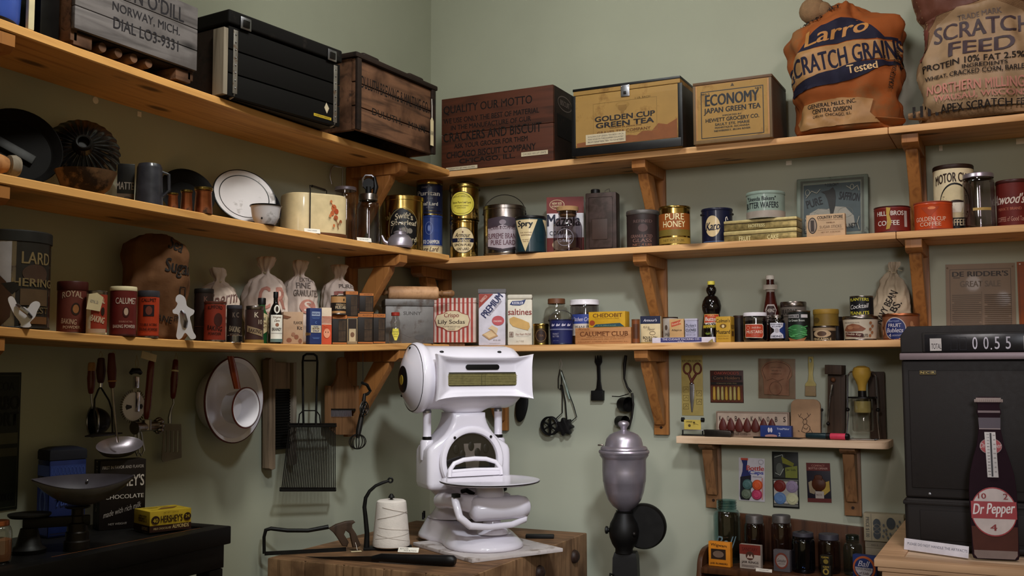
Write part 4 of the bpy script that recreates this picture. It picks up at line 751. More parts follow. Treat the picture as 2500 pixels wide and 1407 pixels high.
# saffron tin leaning on the wall
a, b = at('R', 1948, 500, .075), at('R', 2114, 500, .075); W = b.x-a.x; zz = ZR[2]+.006; H = at('R', 2030, 427, .06).z-zz+.0; D = .05
t = thing('saffron_tin', 'large grey-green saffron tin leaning on the wall', 'tin', ((a.x+b.x)/2, -.085, zz), 0, rx=-8)
obj('body', MB().box(-W/2-.006, W/2+.006, .012, D, 0, H, '#3c3f38', .008, 3), t); obj('lid', MB().box(-W/2-.008, W/2+.008, 0, .0115, .002, H-.002, 'saffron', .005, 3), t)
face_print(t, [('b', .5, .5, .94, .90, .009, '#4a4d44'), ('b', .5, .5, .86, .78, .0015, 'saffron_art'), ('r', .5, .5, .845, .76, '#3f4a4c'), ('p', [(.1, .3), (.18, .44), (.3, .50), (.42, .48), (.55, .52), (.7, .5), (.82, .36), (.84, .2), (.1, .16)], '#8a877c'), ('o', .22, .3, .26, .3, .001, '#6b6a60'), ('o', .36, .4, .24, .2, .001, '#6b6a60'), ('o', .7, .42, .22, .16, .001, '#6b6a60'), ('e', .5, .27, .16, .24, '#5a564c'), ('o', .5, .27, .16, .24, .003, '#26241f'), ('p', [(.46, .78), (.34, .76), (.4, .72), (.44, .62), (.46, .52), (.485, .38), (.515, .38), (.55, .52), (.56, .66), (.55, .76), (.52, .82)], '#22211f'), ('t', 'PURE', .24, .60, .24, .12, '#17171a', {'bold': 1.2, 'rot': 14}), ('t', 'SAFFRON', .76, .66, .30, .12, '#17171a', {'bold': 1.2, 'rot': -10}), ('t', '1 LB. NETT.', .76, .21, .26, .07, '#17171a'), ('t', '* COLON *', .5, .86, .2, .05, '#22211f'),
               ('o', .14, .76, .07, .1, .002, 'saffron_art'), ('l', [(.12, .68), (.2, .78), (.28, .74), (.33, .80)], .0025, 'saffron_art'), ('o', .80, .80, .06, .09, .002, 'saffron_art'), ('l', [(.72, .82), (.8, .76), (.88, .82), (.9, .74)], .0025, 'saffron_art'), ('l', [(.1, .2), (.14, .3), (.11, .36)], .0025, 'saffron_art'), ('l', [(.9, .14), (.87, .24), (.9, .34)], .0025, 'saffron_art'), ('l', [(.11, .14), (.2, .16), (.28, .13)], .0025, 'saffron_art')], 'F', W, D, H)
box('candy_box', 'small cream sugar sticks box standing before the saffron tin', 'box', 'R', 2, 1968, 2062, 523, .255, .03, '#b89a78', F=[('e', .16, .52, .24, .72, 'black'), ('e', .16, .52, .2, .64, '#8a7a6c'), ('r', .16, .5, .09, .5, '#3a302c'), ('t', 'COUNTRY STORE', .62, .86, .66, .13, '#2c2420', {'bold': 1.2}), ('r', .63, .74, .66, .008, 'brown'), ('t', 'VANILLA', .63, .62, .22, .06, 'brown'), ('t', 'SUGAR STICKS', .63, .44, .56, .12, '#7a6450', {'bold': 0}), ('r', .63, .3, .66, .008, 'brown'), ('t', 'NET WT. 4 OUNCES', .63, .2, .5, .05, 'brown', {'bold': 0})])
can('coffee_can', 'squat dark red coffee can with small gold figure, next to the shelf joint', 'coffee can', 'R', 2, 2133, 2222, 508, .21, '#6b1f18', [('t', 'HILLS', .30, .72, .36, .17, '#cfc6bd', {'bold': 1}), ('t', 'BROS', .72, .72, .36, .17, '#cfc6bd', {'bold': 1}), ('t', 'COFFEE', .46, .36, .62, .18, '#cfc6bd', {'bold': 1}), ('p', [(.42, .95), (.54, .92), (.5, .66), (.56, .4), (.5, .14), (.40, .12), (.44, .4), (.42, .7)], '#a98a3a'), ('r', .97, .5, .1, .6, '#a59a94')], rim='maroon', beads=(.9,), rz=-3)
can('coffee_can', 'squat bright orange coffee can', 'coffee can', 'R', 2, 2230, 2325, 497, .22, 'orange', [('p', [(.25, .8), (.75, .8), (.5, .45)], '#9a3a1a'), ('e', .55, .76, .2, .1, '#d07a4a'), ('t', 'GOLDEN CUP', .5, .38, .84, .15, '#d9b29a', {'bold': .6}), ('t', 'COFFEE', .5, .2, .56, .14, '#d9b29a', {'bold': .6})], rim='#8a3a26', beads=(.9,), rz=-6)
can('coffee_can', 'tall cream coffee can with dark cup picture behind the orange can', 'coffee can', 'R', 2, 2275, 2377, 408, .095, 'ivory', [('r', .5, .05, 3, .10, 'black'), ('e', .62, .42, .8, .66, 'black'), ('e', .62, .41, .76, .62, '#c9bb94'), ('t', 'MOTOR CLUB', .6, .80, 1.0, .14, '#2a1a14', {'bold': 1.5, 'arc': .25}), ('e', .66, .45, .36, .08, '#2a1a14'), ('p', [(.48, .45), (.84, .45), (.76, .3), (.56, .3)], '#d8d0bc'), ('r', .55, .15, .7, .14, 'black'), ('t', 'COFFEE', .6, .15, .5, .1, 'ivory')], lid='dk_brown', lidh=.016, rim='dk_brown', rz=-8, lidr=1.02)
jar('glass_jar', 'tall clear jar with silver screw lid, between the tall cream coffee can and red can', 'R', 2, 2348, 2427, 426, .2, 'glass_smoke', 'alu', .016, .9, .06, .09, prints=[('r', .6, .34, .6, .05, '#a58a50')], lidr=1.08)
can('coffee_can', 'red coffee can with white script lettering at the shelf end', 'coffee can', 'R', 2, 2428, 2520, 443, .17, '#5c1a14', [('t', "Atwood's", .42, .62, 1.0, .22, '#cfc0b4', {'shear': .3, 'bold': 1}), ('t', 'PRIVATE BRAND', .45, .40, .7, .06, '#a5604a'), ('t', 'COFFEE of Good Taste', .5, .18, .9, .1, '#b08070', {'bold': .3})], lid='maroon', lidh=.012, rim='maroon', rz=-12)
# ================================================================ lower shelf, side wall
bk = lambda body: [('t', 'ROYAL', .5, .80, .7, .13, '#a58a74', {'arc': .3}), ('e', .62, .52, .3, .26, '#2a1a14'), ('e', .62, .52, .2, .18, '#8a5a34'), ('t', 'BAKING', .4, .26, .5, .11, '#a58a74', {'rot': -6}), ('t', 'POWDER', .5, .14, .56, .06, '#a58a74')]
t, p, r, h = can('canister', 'large rust-stained silver and black lard canister at the shelf end', 'canister', 'L', 3, -62, 132, 570, .145, 'tin', [('r', .82, .5, .56, 1.0, '#1e1a16'), ('r', .22, .76, .10, .44, '#b5b1b4'), ('r', .40, .7, .16, .56, '#8d898c'), ('r', .30, .2, .2, .36, '#7d787a'), ('t', 'LARD', .84, .77, .46, .13, '#6b5a3c', {'bold': 1}), ('e', .82, .60, .4, .2, '#3c2a20'), ('t', 'HERING', .82, .50, .66, .09, '#6b5a3c', {'bold': 1}), ('r', .82, .34, .44, .18, '#4a3826'), ('t', 'BEST', .88, .2, .36, .07, '#5a4c34'), ('r', .82, .09, .44, .08, '#5a3c22'), ('p', [(.12, .62), (.3, .6), (.42, .5), (.5, .34), (.48, .12), (.36, .02), (.12, .02)], '#3a2418'), ('p', [(.36, .48), (.52, .5), (.6, .44), (.5, .36)], '#15110f')], lid='#1c1b1a', lidh=.03, rim='#1c1b1a', rz=52)  # pale upright bars paint the tin's bright reflection streak into its colour
def cutter(name, label, out, xc, yt, d, mat='cutter', rz='cam', dep=.012, base=None, extra=None):
    q, zt = spot('L', 3, xc, yt, d); q.z = shelf_z('L', 3, q, .03); H = zt-q.z; t = thing(name, label, 'cookie cutter', q, camrz(q) if rz == 'cam' else rz)
    o = [(a*H, b*H) for a, b in out]; z0 = min(b for a, b in o); o = [(a, b-z0+.0003) for a, b in o]
    sm = []
    for i in range(len(o)):
        p0, p1, p2, p3 = (Vector(o[(i+k) % len(o)]) for k in (-1, 0, 1, 2))
        for s in (0, .34, .67): sm.append(tuple(.5*((2*p1)+(p2-p0)*s+(2*p0-5*p1+4*p2-p3)*s*s+(3*p1-p0-3*p2+p3)*s**3)))
    mn = min(b for a, b in sm); sm = [(a, b-mn+.0003) for a, b in sm]; H2 = max(b for a, b in sm); sm = [(a, b*H/H2) for a, b in sm]
    obj('back_plate', MB().prism(sm, -dep-.0015, -dep, mat), t)
    c = Vector((sum(a for a, b in sm)/len(sm), sum(b for a, b in sm)/len(sm)))
    ins = []
    for i in range(len(sm)):
        a, b, e = Vector(sm[i-1]), Vector(sm[i]), Vector(sm[(i+1) % len(sm)]); d_ = (e-a).normalized(); ins.append(tuple(b+Vector((-d_.y, d_.x))*.0035))
    n = len(sm); vs = [(a, -dep, b) for a, b in sm]+[(a, .008, b) for a, b in sm]+[(a, -dep, b) for a, b in ins]+[(a, .008, b) for a, b in ins]; fs = []
    for i in range(n): j = (i+1) % n; fs += [(i, j, n+j, n+i), (2*n+i, 3*n+i, 3*n+j, 2*n+j), (i, 2*n+i, 2*n+j, j)]
    obj('rim', MB().add(vs, fs, mat), t)
    return t, H
chick = [(-.42, .98), (-.50, .90), (-.44, .70), (-.30, .42), (-.12, .18), (-.10, .06), (.12, .04), (.2, .10), (.16, .2), (.3, .36), (.36, .55), (.44, .72), (.40, .82), (.28, .84), (.16, .76), (.08, .62), (-.02, .66), (-.14, .66), (-.24, .76), (-.32, .92)]
t, H = cutter('cookie_cutter', 'shiny chicken shaped cookie cutter before the large canister', chick[::-1][::-1], 62, 725, .262)
obj('handle', MB().tube([(-.018, -.013, H*.72), (-.010, -.024, H*.62), (.006, -.024, H*.46), (.014, -.013, H*.34)], .005, 'steel', 6), t)
ginger = [(-.10, .98), (-.17, .93), (-.18, .84), (-.14, .78), (-.19, .68), (-.24, .64), (-.22, .57), (-.12, .54), (-.12, .36), (-.14, .2), (-.15, .08), (-.10, .02), (-.03, .06), (.03, .16), (.1, .1), (.16, .03), (.25, .04), (.26, .1), (.2, .2), (.16, .36), (.13, .5), (.2, .56), (.22, .64), (.15, .68), (.06, .74), (.04, .84), (0, .93)]
t, H = cutter('cookie_cutter', 'shiny gingerbread man cookie cutter before the burlap sugar sack', ginger, 450, 720, .262)
obj('handle', MB().tube([(-.006, -.013, H*.62), (0, -.023, H*.55), (.006, -.023, H*.4), (.004, -.013, H*.28)], .006, 'steel', 6), t)
can('powder_jar', 'dark maroon lidded baking powder can next to the large canister', 'can', 'L', 3, 139, 217, 689, .165, '#5a2a22', bk(0), lid='maroon', lidh=.024, rim='tin', lidr=1.04)
t, p, r, h = can('powder_can', 'red and white baking powder can wearing a paper tag', 'can', 'L', 3, 211, 264, 711, .235, '#8c3020', [('r', .05, .5, .34, .95, '#b5a894'), ('t', 'ROYAL', .6, .8, .6, .12, '#cbb89c'), ('e', .8, .55, .2, .2, '#2a1a14'), ('t', 'BAKING', .56, .36, .66, .15, '#cbb89c', {'rot': -14, 'bold': 1}), ('r', .55, .08, .9, .1, '#a58a74')], lid='tin', lidh=.01, rim='ivory')
o = obj('paper_tag', MB().prism([(-.018, -.02), (.016, -.026), (.024, .012), (.008, .024), (-.012, .02)], -.0012, 0, 'paper_tag'), t, loc=(-.008, -r-.002, h*.74)); decals(o, [('t', 'ROYAL 25c', .5, .55, .5, .2, 'grey', {'bold': 0, 'rot': -12})], .04, .04, lambda x, y, o: (x-.018, -.0014-o, y-.022))
can('powder_can', 'maroon baking powder can with cream lid and tall white lettering', 'can', 'L', 3, 268, 336, 701, .24, '#5e1d1a', [('t', 'CALUMET', .64, .74, .84, .13, '#c9b8ac', {'bold': .5}), ('e', .62, .50, .26, .22, '#3a1210'), ('e', .62, .51, .16, .16, '#b59a88'), ('t', 'BAKING POWDER', .58, .2, .9, .07, '#c9b8ac', {'bold': .4}), ('t', 'DOUBLE ACTING', .62, .3, .5, .035, '#b08070', {'bold': 0})], lid='ivory', lidh=.012, rim='maroon', rz=46)
can('powder_can', 'orange-red baking powder can with dark lid and dark square picture', 'can', 'L', 3, 336, 391, 711, .24, '#a5361a', [('t', 'CALUMET', .5, .86, .7, .08, '#2a1512'), ('r', .5, .62, .5, .26, '#20161c'), ('e', .5, .62, .3, .2, '#6b3428'), ('t', 'DOUBLE ACTING', .5, .30, .84, .055, '#2a1512'), ('t', 'BAKING POWDER', .5, .19, .9, .07, '#2a1512'), ('r', .5, .05, 2, .02, '#7a2412')], lid='dk_grey', lidh=.018, rim='tin', rz=48)
# burlap sugar sack
q, zt = spot('L', 3, 397, 572, .14); H = zt-q.z; W = (485-307)*mpp(q)
t = thing('sugar_sack', 'brown burlap sugar sack standing behind the gingerbread cutter', 'sack', (.115, q.y, q.z+.001), 52)
b = obj('body', blob_sack(W*.94, .17, H, 'burlap_br', [(0, .86), (.03, .94), (.1, .97), (.35, .94), (.55, .97), (.75, .98), (.88, .90), (.94, .66), (.965, .48), (.985, .42), (1, .2)], 2.1, .010, sq=2.5), t, ang=80)
drape_print(t, b, [('t', 'Sea', .76, .89, .22, .13, 'print_black', {'bold': 1, 'rot': -20}), ('t', 'Sugar', .80, .66, .42, .17, 'print_black', {'bold': 1.5, 'rot': -6}), ('b', .86, .44, .1, .11, .003, 'print_black'), ('t', 'CANE', .56, .2, .3, .06, 'print_black', {'rot': -14}), ('t', 'FINEST', .84, .2, .2, .05, 'print_black')], W*.94, H, 0, .014)
# white cloth sacks
for x0, x1, yt, d, sd, lab, prn, nk in (
    (492, 588, 655, .082, 1.2, 'smallest white cloth sack with slanted script, behind the red powder cans', [('t', 'Sperm', .56, .56, .74, .22, '#6b4a44', {'shear': .35, 'rot': 14, 'bold': .6}), ('t', 'FLOUR', .66, .30, .5, .10, '#8a6a62', {'rot': 10})], -.3),
    (597, 704, 628, .082, 2.7, 'biggest white cloth sack with a fanned tied neck and faded red letters', [('t', 'C R', .62, .52, .62, .25, 'faded_red', {'bold': 2}), ('t', 'MILLS', .56, .33, .4, .07, 'faded_red')], .05),
    (690, 776, 637, .082, 4.1, 'white granulated sugar sack beside the fan necked sack', [('t', 'EXTRA', .66, .76, .36, .05, 'faded_grey', {'rot': -4}), ('t', 'FINE', .56, .69, .4, .07, 'faded_grey'), ('t', 'GRANULATED', .64, .60, .72, .075, 'faded_grey'), ('e', .68, .44, .5, .17, 'faded_red'), ('t', 'S', .68, .44, .2, .12, 'muslin')], 0),
    (786, 874, 648, .082, 6.3, 'white cloth sack with red block letters, behind the mustard tin', [('t', 'FU', .66, .55, .7, .2, '#8f4a3c', {'bold': 2}), ('t', 'PURE', .64, .72, .4, .05, 'faded_grey')], 0)):
    q, zt = spot('L', 3, (x0+x1)/2, yt, d); H = zt-q.z; W = (x1-x0)*mpp(q)
    t = thing('flour_sack', lab, 'sack', (min(q.x, .125), q.y, q.z+.001), 46, 'white cloth sacks'); t.location.x = .08; t.location.z = shelf_z('L', 3, q, W*.45)
    pr = [(0, .80), (.03, .92), (.10, .98), (.3, 1.0), (.52, .99), (.64, .90), (.72, .72), (.775, .42), (.80, .2), (.815, .16), (.84, .19), (.92, .38), (.98, .46), (1, .34)]
    b = obj('body', blob_sack(W, .118, H, 'muslin', pr, sd, .010, ruffle=(.83, .17, .22), sq=2.2, lean=(nk*W*.2, .0)), t, ang=80)
    obj('tie', MB().lathe([(W*.085, H*.805), (W*.1, H*.815), (W*.085, H*.825)], 'twine', 20, c=(nk*W*.2*.6, 0), sy=.8), t)
    drape_print(t, b, prn, W, H, 0, .01)
can('spice_can', 'tall nearly black can with faded letters beside the gingerbread cutter', 'can', 'L', 3, 474, 523, 706, .17, '#221511', [('t', 'K', .6, .84, .2, .1, '#5a3a30'), ('r', .5, .3, 2, .02, '#3a2018')], lid='#15100e', lidh=.014, rim='#15100e')
can('powder_can', 'shiny brick red baking powder can with dark picture, before the small sack', 'can', 'L', 3, 498, 553, 737, .235, '#7a2a1c', [('t', 'RUMFORD', .5, .86, .7, .09, '#2a1410', {'arc': .3}), ('e', .66, .56, .4, .34, '#3a1814'), ('t', 'BAKING', .5, .34, .7, .12, '#1e100e', {'bold': 1, 'rot': -6}), ('t', 'POWDER', .5, .2, .6, .07, '#1e100e')], lid='#4a2218', lidh=.008, rim='tin')
can('powder_can', 'small dark can with grey lid, behind the striped cutter', 'can', 'L', 3, 553, 592, 746, .2, '#1d1412', [('t', 'K C', .6, .78, .4, .14, '#6a5a50'), ('t', 'BAKING', .55, .38, .74, .16, '#8a7a66', {'rot': -8}), ('t', 'POWDER', .55, .22, .6, .08, '#6a5a50')], lid='dk_grey', lidh=.012, rim='dk_grey')
q, zt = spot('L', 3, 573, 820, .258); m = MB(); m.lathe([(.021, 0), (.0225, .001), (.0225, zt-q.z), (.021, zt-q.z+.001)], 'chrome', 30)
for i in range(15): m.box(-.0012, .0012, -.0242, -.0228, .001, zt-q.z-.001, 'black'); vs = m.v[-8:]; a = R_(-80+i*11.4); m.v[-8:] = [(x*math.cos(a)-y*math.sin(a), x*math.sin(a)+y*math.cos(a), z) for x, y, z in vs]
single('ring_cutter', m, 'tiny fluted silver ring cutter at the shelf edge before the dark cans', 'cutter', q, camrz(q))
can('powder_can', 'brown baking can with big letter K and silver lid', 'can', 'L', 3, 598, 645, 748, .232, '#3a2420', [('t', 'K', .62, .80, .22, .15, '#c0b09c', {'bold': .6}), ('t', '10', .84, .60, .22, .13, '#b0a08c', {'bold': .4}), ('p', [(.1, .50), (1.0, .36), (1.0, .18), (.1, .32)], '#8a7458'), ('t', 'BAKING', .55, .34, .72, .11, '#2a1814', {'rot': -8, 'bold': 1}), ('r', .5, .05, 2, .09, '#8a6a34')], lid='tin', lidh=.012, rim='gold_dk')
# bottles
def bottle(name, label, w, n, x0, x1, yt, d, prof, mat, cap, caph, prints=(), capr=1.15, parts=()):
    q, zt = spot(w, n, (x0+x1)/2, yt, d); r = (x1-x0)/2*mpp(q); q.z = shelf_z(w, n, q, r); h = zt-q.z; t = thing(name, label, 'bottle', q, camrz(q))
    hb = h-caph*.6; pr = [(0, .003)]+[(a*r, b*hb) for a, b in prof]; obj('body', MB().lathe(pr+[(0, hb)], mat, 32), t)
    rc = prof[-1][0]*r*capr; obj('cap', MB().lathe([(prof[-1][0]*r*1.02, h-caph), (rc, h-caph), (rc, h-.002), (rc*.9, h), (0, h)], cap, 24), t)
    if prints: cyl_print(t, prints, r+.0003, h)
    return t, q, r, h
bottle('extract_bottle', 'green glass extract bottle with black cap and cream label', 'L', 3, 622, 657, 728, .185, [(.95, 0), (1, .03), (1, .58), (.85, .70), (.55, .80), (.5, .84), (.5, 1)], 'green_glass', 'black', .022, [('p', [(.1, .62), (.55, .68), (1.0, .62), (1.0, .28), (.55, .2), (.1, .28)], 'cream'), ('t', 'PURE', .55, .54, .5, .06, 'dk_green'), ('t', 'LEMON', .55, .44, .6, .05, 'brown'), ('t', 'EXTRACT', .55, .36, .6, .04, 'brown')])
bottle('brandy_bottle', 'dark flavoring bottle with black cap and white brandy label', 'L', 3, 656, 691, 713, .24, [(.95, 0), (1, .03), (1, .52), (.92, .62), (.6, .76), (.32, .84), (.3, .9), (.3, 1)], 'dark_bottle', 'black', .02, [('e', .6, .66, .42, .16, 'card_white'), ('e', .6, .66, .2, .11, 'dk_brown'), ('r', .62, .29, .9, .52, 'card_white'), ('t', 'Virginia', .62, .5, .6, .05, 'brown', {'shear': .3}), ('t', 'Dare', .62, .44, .34, .045, 'brown', {'shear': .3}), ('e', .62, .36, .24, .07, '#8a5a44'), ('t', 'BRANDY', .62, .275, .66, .06, 'dk_brown', {'bold': 1}), ('r', .62, .2, .8, .006, 'grey'), ('r', .62, .06, .9, .06, '#5f6f68')])
box('flavor_box', 'beige flavor kit carton with brown blotches, beside the blue syrup box', 'carton', 'L', 3, 692, 741, 762, .232, .045, '#a58468', F=[('t', 'FLAVOR', .74, .66, .44, .09, 'dk_brown', {'bold': 1}), ('t', 'Kit', .82, .5, .24, .11, 'dk_brown', {'bold': 1}), ('e', .3, .12, .26, .14, '#7a4a34'), ('e', .66, .22, .22, .14, '#7a4a34'), ('e', .5, .3, .2, .12, '#8a5f48'), ('e', .85, .1, .18, .14, '#7a4a34'), ('p', [(0, .9), (.4, .84), (.2, .78), (0, .8)], '#6b4028')], rz=48)
box('syrup_box', 'dark blue syrup carton with cream label', 'carton', 'L', 3, 757, 786, 753, .24, .032, '#23305c', F=[('r', .5, .84, .7, .12, '#8a93a8'), ('t', 'MAPLEINE', .5, .84, .6, .06, '#23305c'), ('r', .5, .74, .7, .006, 'sky'), ('r', .5, .71, .6, .006, 'sky'), ('t', 'C', .5, .60, .12, .06, 'sky'), ('r', .5, .42, .84, .2, '#b0a48c'), ('t', 'HOME', .5, .48, .4, .04, '#23305c'), ('t', 'BUTTER', .5, .43, .56, .045, 'brown'), ('t', 'SYRUP', .5, .365, .52, .045, '#23305c'), ('r', .5, .18, .6, .006, 'sky'), ('r', .5, .15, .5, .006, 'sky')], L=[('t', 'SYRUP', .6, .28, .3, .34, '#c9a23c', {'rot': 90})], rz=64, bev=.003)
box('spice_carton', 'orange and white striped carton with a smiling face patch', 'carton', 'L', 3, 786, 810, 752, .225, .03, '#c9b49c', F=[('r', .5, .27, 1.0, .54, '#b8482c')]+[('r', .5, .58+.035*i, 1.0, .014, '#a8402a') for i in range(6)]+[('t', 'NO', .4, .5, .4, .06, '#d0603c'), ('e', .5, .3, .66, .26, '#d08a6a'), ('e', .38, .33, .08, .04, 'dk_brown'), ('e', .62, .33, .08, .04, 'dk_brown')], rz=60)
# stack of dark spice tins around a cream carton
def spice(lab, x0, x1, yt, d, zb=None, two=False, rz=48):
    t, p, W, H = box('spice_tin', lab, 'spice tin', 'L', 3, x0, x1, yt, d, .04, '#1d1510', F=[('r', .5, .93, 1.0, .12, 'orange_trim'), ('t', 'ALLSPICE', .6, .93, .6, .05, '#3a2010', {'bold': 0}), ('r', .68, .45, .5, .72, 'match'), ('r', .68, .46, .5, .012, 'black'), ('l', [(.56, .12), (.56, .78)], .0008, 'dk_brown'), ('l', [(.66, .12), (.66, .78)], .0008, 'dk_brown'), ('l', [(.78, .12), (.78, .78)], .0008, 'dk_brown'), ('r', .5, .03, 1.0, .05, 'orange_trim')], L=[('r', .5, .93, 1.0, .12, '#6b3c1c'), ('e', .5, .2, .3, .1, 'orange_trim')], zb=zb, rz=rz, bev=.001)
    return p.z+H+.0008
z1 = spice('dark spice tin under the round mustard tin', 812, 847, 770, .228)
z2 = box('open_carton', 'small open cream carton holding a little sack, between dark spice tins', 'carton', 'L', 3, 848, 873, 778, .232, .035, '#8a7458', F=[('r', .5, .55, .84, .86, '#241812'), ('r', .5, .34, .66, .50, '#b09a78'), ('e', .5, .36, .4, .2, '#6b4a34')], rz=48)
z2 = z2[1].z+z2[3]+.0008
spice('dark spice tin standing on the small open cream carton', 844, 874, 711, .228, z2)
z3 = spice('dark spice tin with orange top, under another, beside the grey metal box', 874, 911, 766, .228)
spice('dark spice tin on top of the tin beside the grey metal box', 878, 912, 716, .228, z3)
spice('dark narrow spice tin nearest the small red capped jar', 912, 941, 767, .222)
can('mustard_tin', 'small round tan mustard tin on top of a dark spice tin', 'tin', 'L', 3, 808, 845, 722, .222, '#a5794c', [('e', .8, .76, .1, .14, 'black'), ('r', .5, .40, 3, .42, '#1b1512'), ('t', 'FRENCH', .62, .50, .7, .11, '#a58a68'), ('t', 'MUSTARD', .62, .36, .8, .15, '#c0a888', {'bold': .8})], rim='tin', zb=z1, rz=46)
# grey metal box with a rolling pin on it
a, b = at('L', 928, 800, .16), at('L', 1045, 800, .12)
q = at('L', 985, 732, .15); H = at('L', 985, 733, .15).z-zl(3, q.y); 
t = thing('metal_box', 'large dull grey galvanised metal box under the rolling pin', 'box', (.20, q.y-.03, zl(3, q.y-.03)+.001), 40)
W = 118*mpp(q)
obj('body', MB().box(-W/2, W/2, 0, .13, 0, H-.03, 'galv', .004), t); obj('lid', MB().box(-W/2-.002, W/2+.002, -.002, .132, H-.0295, H, 'galv', .004), t)
face_print(t, [('t', 'SUNNY', .55, .68, .36, .08, '#4a4644'), ('l', [(.1, .2), (.3, .24), (.5, .14), (.8, .22)], .002, '#57504c'), ('e', .7, .14, .2, .12, '#4a4644')], 'F', W, .13, H)
ztop = t.location.z+H
pm_ = Vector((.20, q.y-.03, 0)); ax = Vector((math.cos(R_(40)), math.sin(R_(40)), 0)); nrm = Vector((-ax.y, ax.x, 0))
c = Vector((.20, q.y-.03, ztop+.0285))+nrm*.045+ax*.02
t = thing('rolling_pin', 'wooden rolling pin lying on the grey metal box', 'rolling pin', c, 40)
obj('roller', MB().lathe([(0, -.105), (.024, -.105), (.028, -.1), (.028, .1), (.024, .105), (0, .105)], 'roll_wood', 32, axis='x'), t)
for s in (-1, 1): obj('handle', MB().lathe([(.009, s*.1055), (.010, s*.115), (.014, s*.12), (.010, s*.126), (.014, s*.15), (.015, s*.165), (.009, s*.174), (0, s*.175)][::s], 'tool_wood', 20, axis='x'), t)
t, p, r, h = bottle('syrup_jar', 'small clear figure shaped jar with red cap and yellow label', 'L', 3, 949, 982, 763, .225, [(.85, 0), (1, .04), (1, .32), (.8, .46), (.62, .54), (.7, .64), (.72, .74), (.55, .84), (.5, .88), (.5, 1)], 'glass_clear', 'red', .014, [('p', [(.3, .46), (.72, .46), (.78, .30), (.6, .08), (.45, .08), (.26, .30)], 'lemon'), ('t', 'Vermont', .52, .36, .4, .05, 'dk_green', {'bold': 0}), ('t', 'SYRUP', .52, .28, .3, .04, 'brown', {'bold': 0}), ('t', 'MAPLE', .52, .2, .24, .03, 'brown', {'bold': 0})], capr=1.25)
# ================================================================ lower shelf, back wall
st = [('r', (i+.5)/11.5+.0, .5, .043, 1, '#9a3a30') for i in range(11)]
lab_ = [('p', [(.16, .50), (.2, .62), (.32, .66), (.42, .72), (.62, .72), (.72, .66), (.84, .62), (.88, .50), (.84, .36), (.72, .32), (.62, .25), (.42, .25), (.32, .32), (.2, .36)], '#8a3a30'), ('p', [(.175, .50), (.21, .61), (.325, .645), (.425, .705), (.615, .705), (.715, .645), (.83, .61), (.865, .50), (.83, .375), (.715, .34), (.615, .265), (.425, .265), (.325, .34), (.21, .375)], '#c9b896'), ('t', 'Crispo', .5, .60, .30, .13, '#7a2a24', {'bold': .8}), ('t', 'Lily Sodas', .5, .45, .54, .12, '#3a2a20', {'bold': .8}), ('t', 'SAWYER BISCUIT CO.', .5, .355, .36, .035, '#5a4434', {'bold': 0}), ('t', 'CHICAGO', .5, .30, .14, .03, '#5a4434', {'bold': 0})]
q, zt = spot('R', 3, 1102, 728, .25)
t, p, W, H = box('cracker_tin', 'red and white striped cracker tin with an oval cream label', 'tin', 'R', 3, 1042, 1163, 728, .24, .1, '#c9b2a6', F=st+lab_, rz=22, bev=.004, zb=q.z+.016)
obj('lid_seam', MB().box(-W/2-.0012, W/2+.0012, -.0014, .101, H*.885, H*.893, '#8a3a30'), t)
single('wood_block', MB().box(-.055, .055, .02, .075, 0, .0145, 'tool_wood', .002), 'flat wooden block under the red striped cracker tin', 'block', (p.x, p.y, q.z), 22)
t, p, W, H = box('cracker_tin', 'tall white cracker tin with slanted lettering and red corner', 'tin', 'R', 3, 1167, 1235, 706, .255, .08, '#c3bdc6', F=[('r', .5, .965, 1.0, .07, '#5a5658'), ('p', [(.03, .915), (.55, .915), (.03, .66)], '#8a3428'), ('t', 'NABISCO', .2, .83, .3, .05, '#c9a89c', {'rot': 45}), ('t', 'PREMIUM', .5, .71, 1.0, .12, '#22264e', {'rot': 51, 'bold': 1.6}), ('t', 'SALTINE CRACKERS', .62, .66, .7, .03, '#6b5f6b', {'rot': 50, 'bold': 0}), ('e', .72, .44, .44, .17, '#a8484c'), ('t', 'CRACKERS', .7, .43, .3, .03, '#d0b8b4'), ('p', [(.14, .19), (.4, .10), (.72, .17), (.48, .28)], '#a8845c'), ('p', [(.2, .2), (.4, .13), (.64, .18), (.46, .26)], '#c9ac84'), ('p', [(.36, .3), (.5, .36), (.72, .3), (.66, .2), (.5, .28)], '#c5ac88'), ('t', 'NET WT. 14 OZ.', .68, .095, .26, .02, 'dk_grey'), ('r', .6, .04, .4, .004, 'grey')], rz=24, bev=.007, lid='#6a6668', lidh=.018)
t, p, W, H = box('cracker_tin', 'white saltines tin with a blue banner and cracker picture', 'tin', 'R', 3, 1238, 1300, 719, .262, .075, '#c8bfae', F=[('p', [(.1, .80), (.2, .87), (.55, .875), (.74, .90), (.66, .81), (.5, .78), (.2, .785)], '#23305c'), ('t', 'KEEBLER', .42, .83, .44, .05, '#c8c4cc', {'bold': .8, 'shear': .2}), ('t', 'saltines', .5, .655, .92, .12, '#7a2a26', {'bold': .8}), ('p', [(.08, .52), (.25, .56), (.6, .50), (.86, .44), (.9, .36), (.82, .29), (.55, .32), (.22, .37), (.1, .44)], '#b58f52'), ('b', .16, .21, .16, .10, .002, '#5a3428'), ('t', '8', .16, .21, .08, .06, '#5a3428'), ('t', 'Stay Fresh PACKS', .63, .21, .6, .05, '#7a3a30', {'bold': 0, 'shear': .2}), ('r', .6, .175, .5, .004, 'grey'), ('t', 'SALT FREE', .5, .08, .3, .03, '#a59a8c', {'bold': 0})], rz=24, bev=.006, lid='#b8b0a0', lidh=.02)
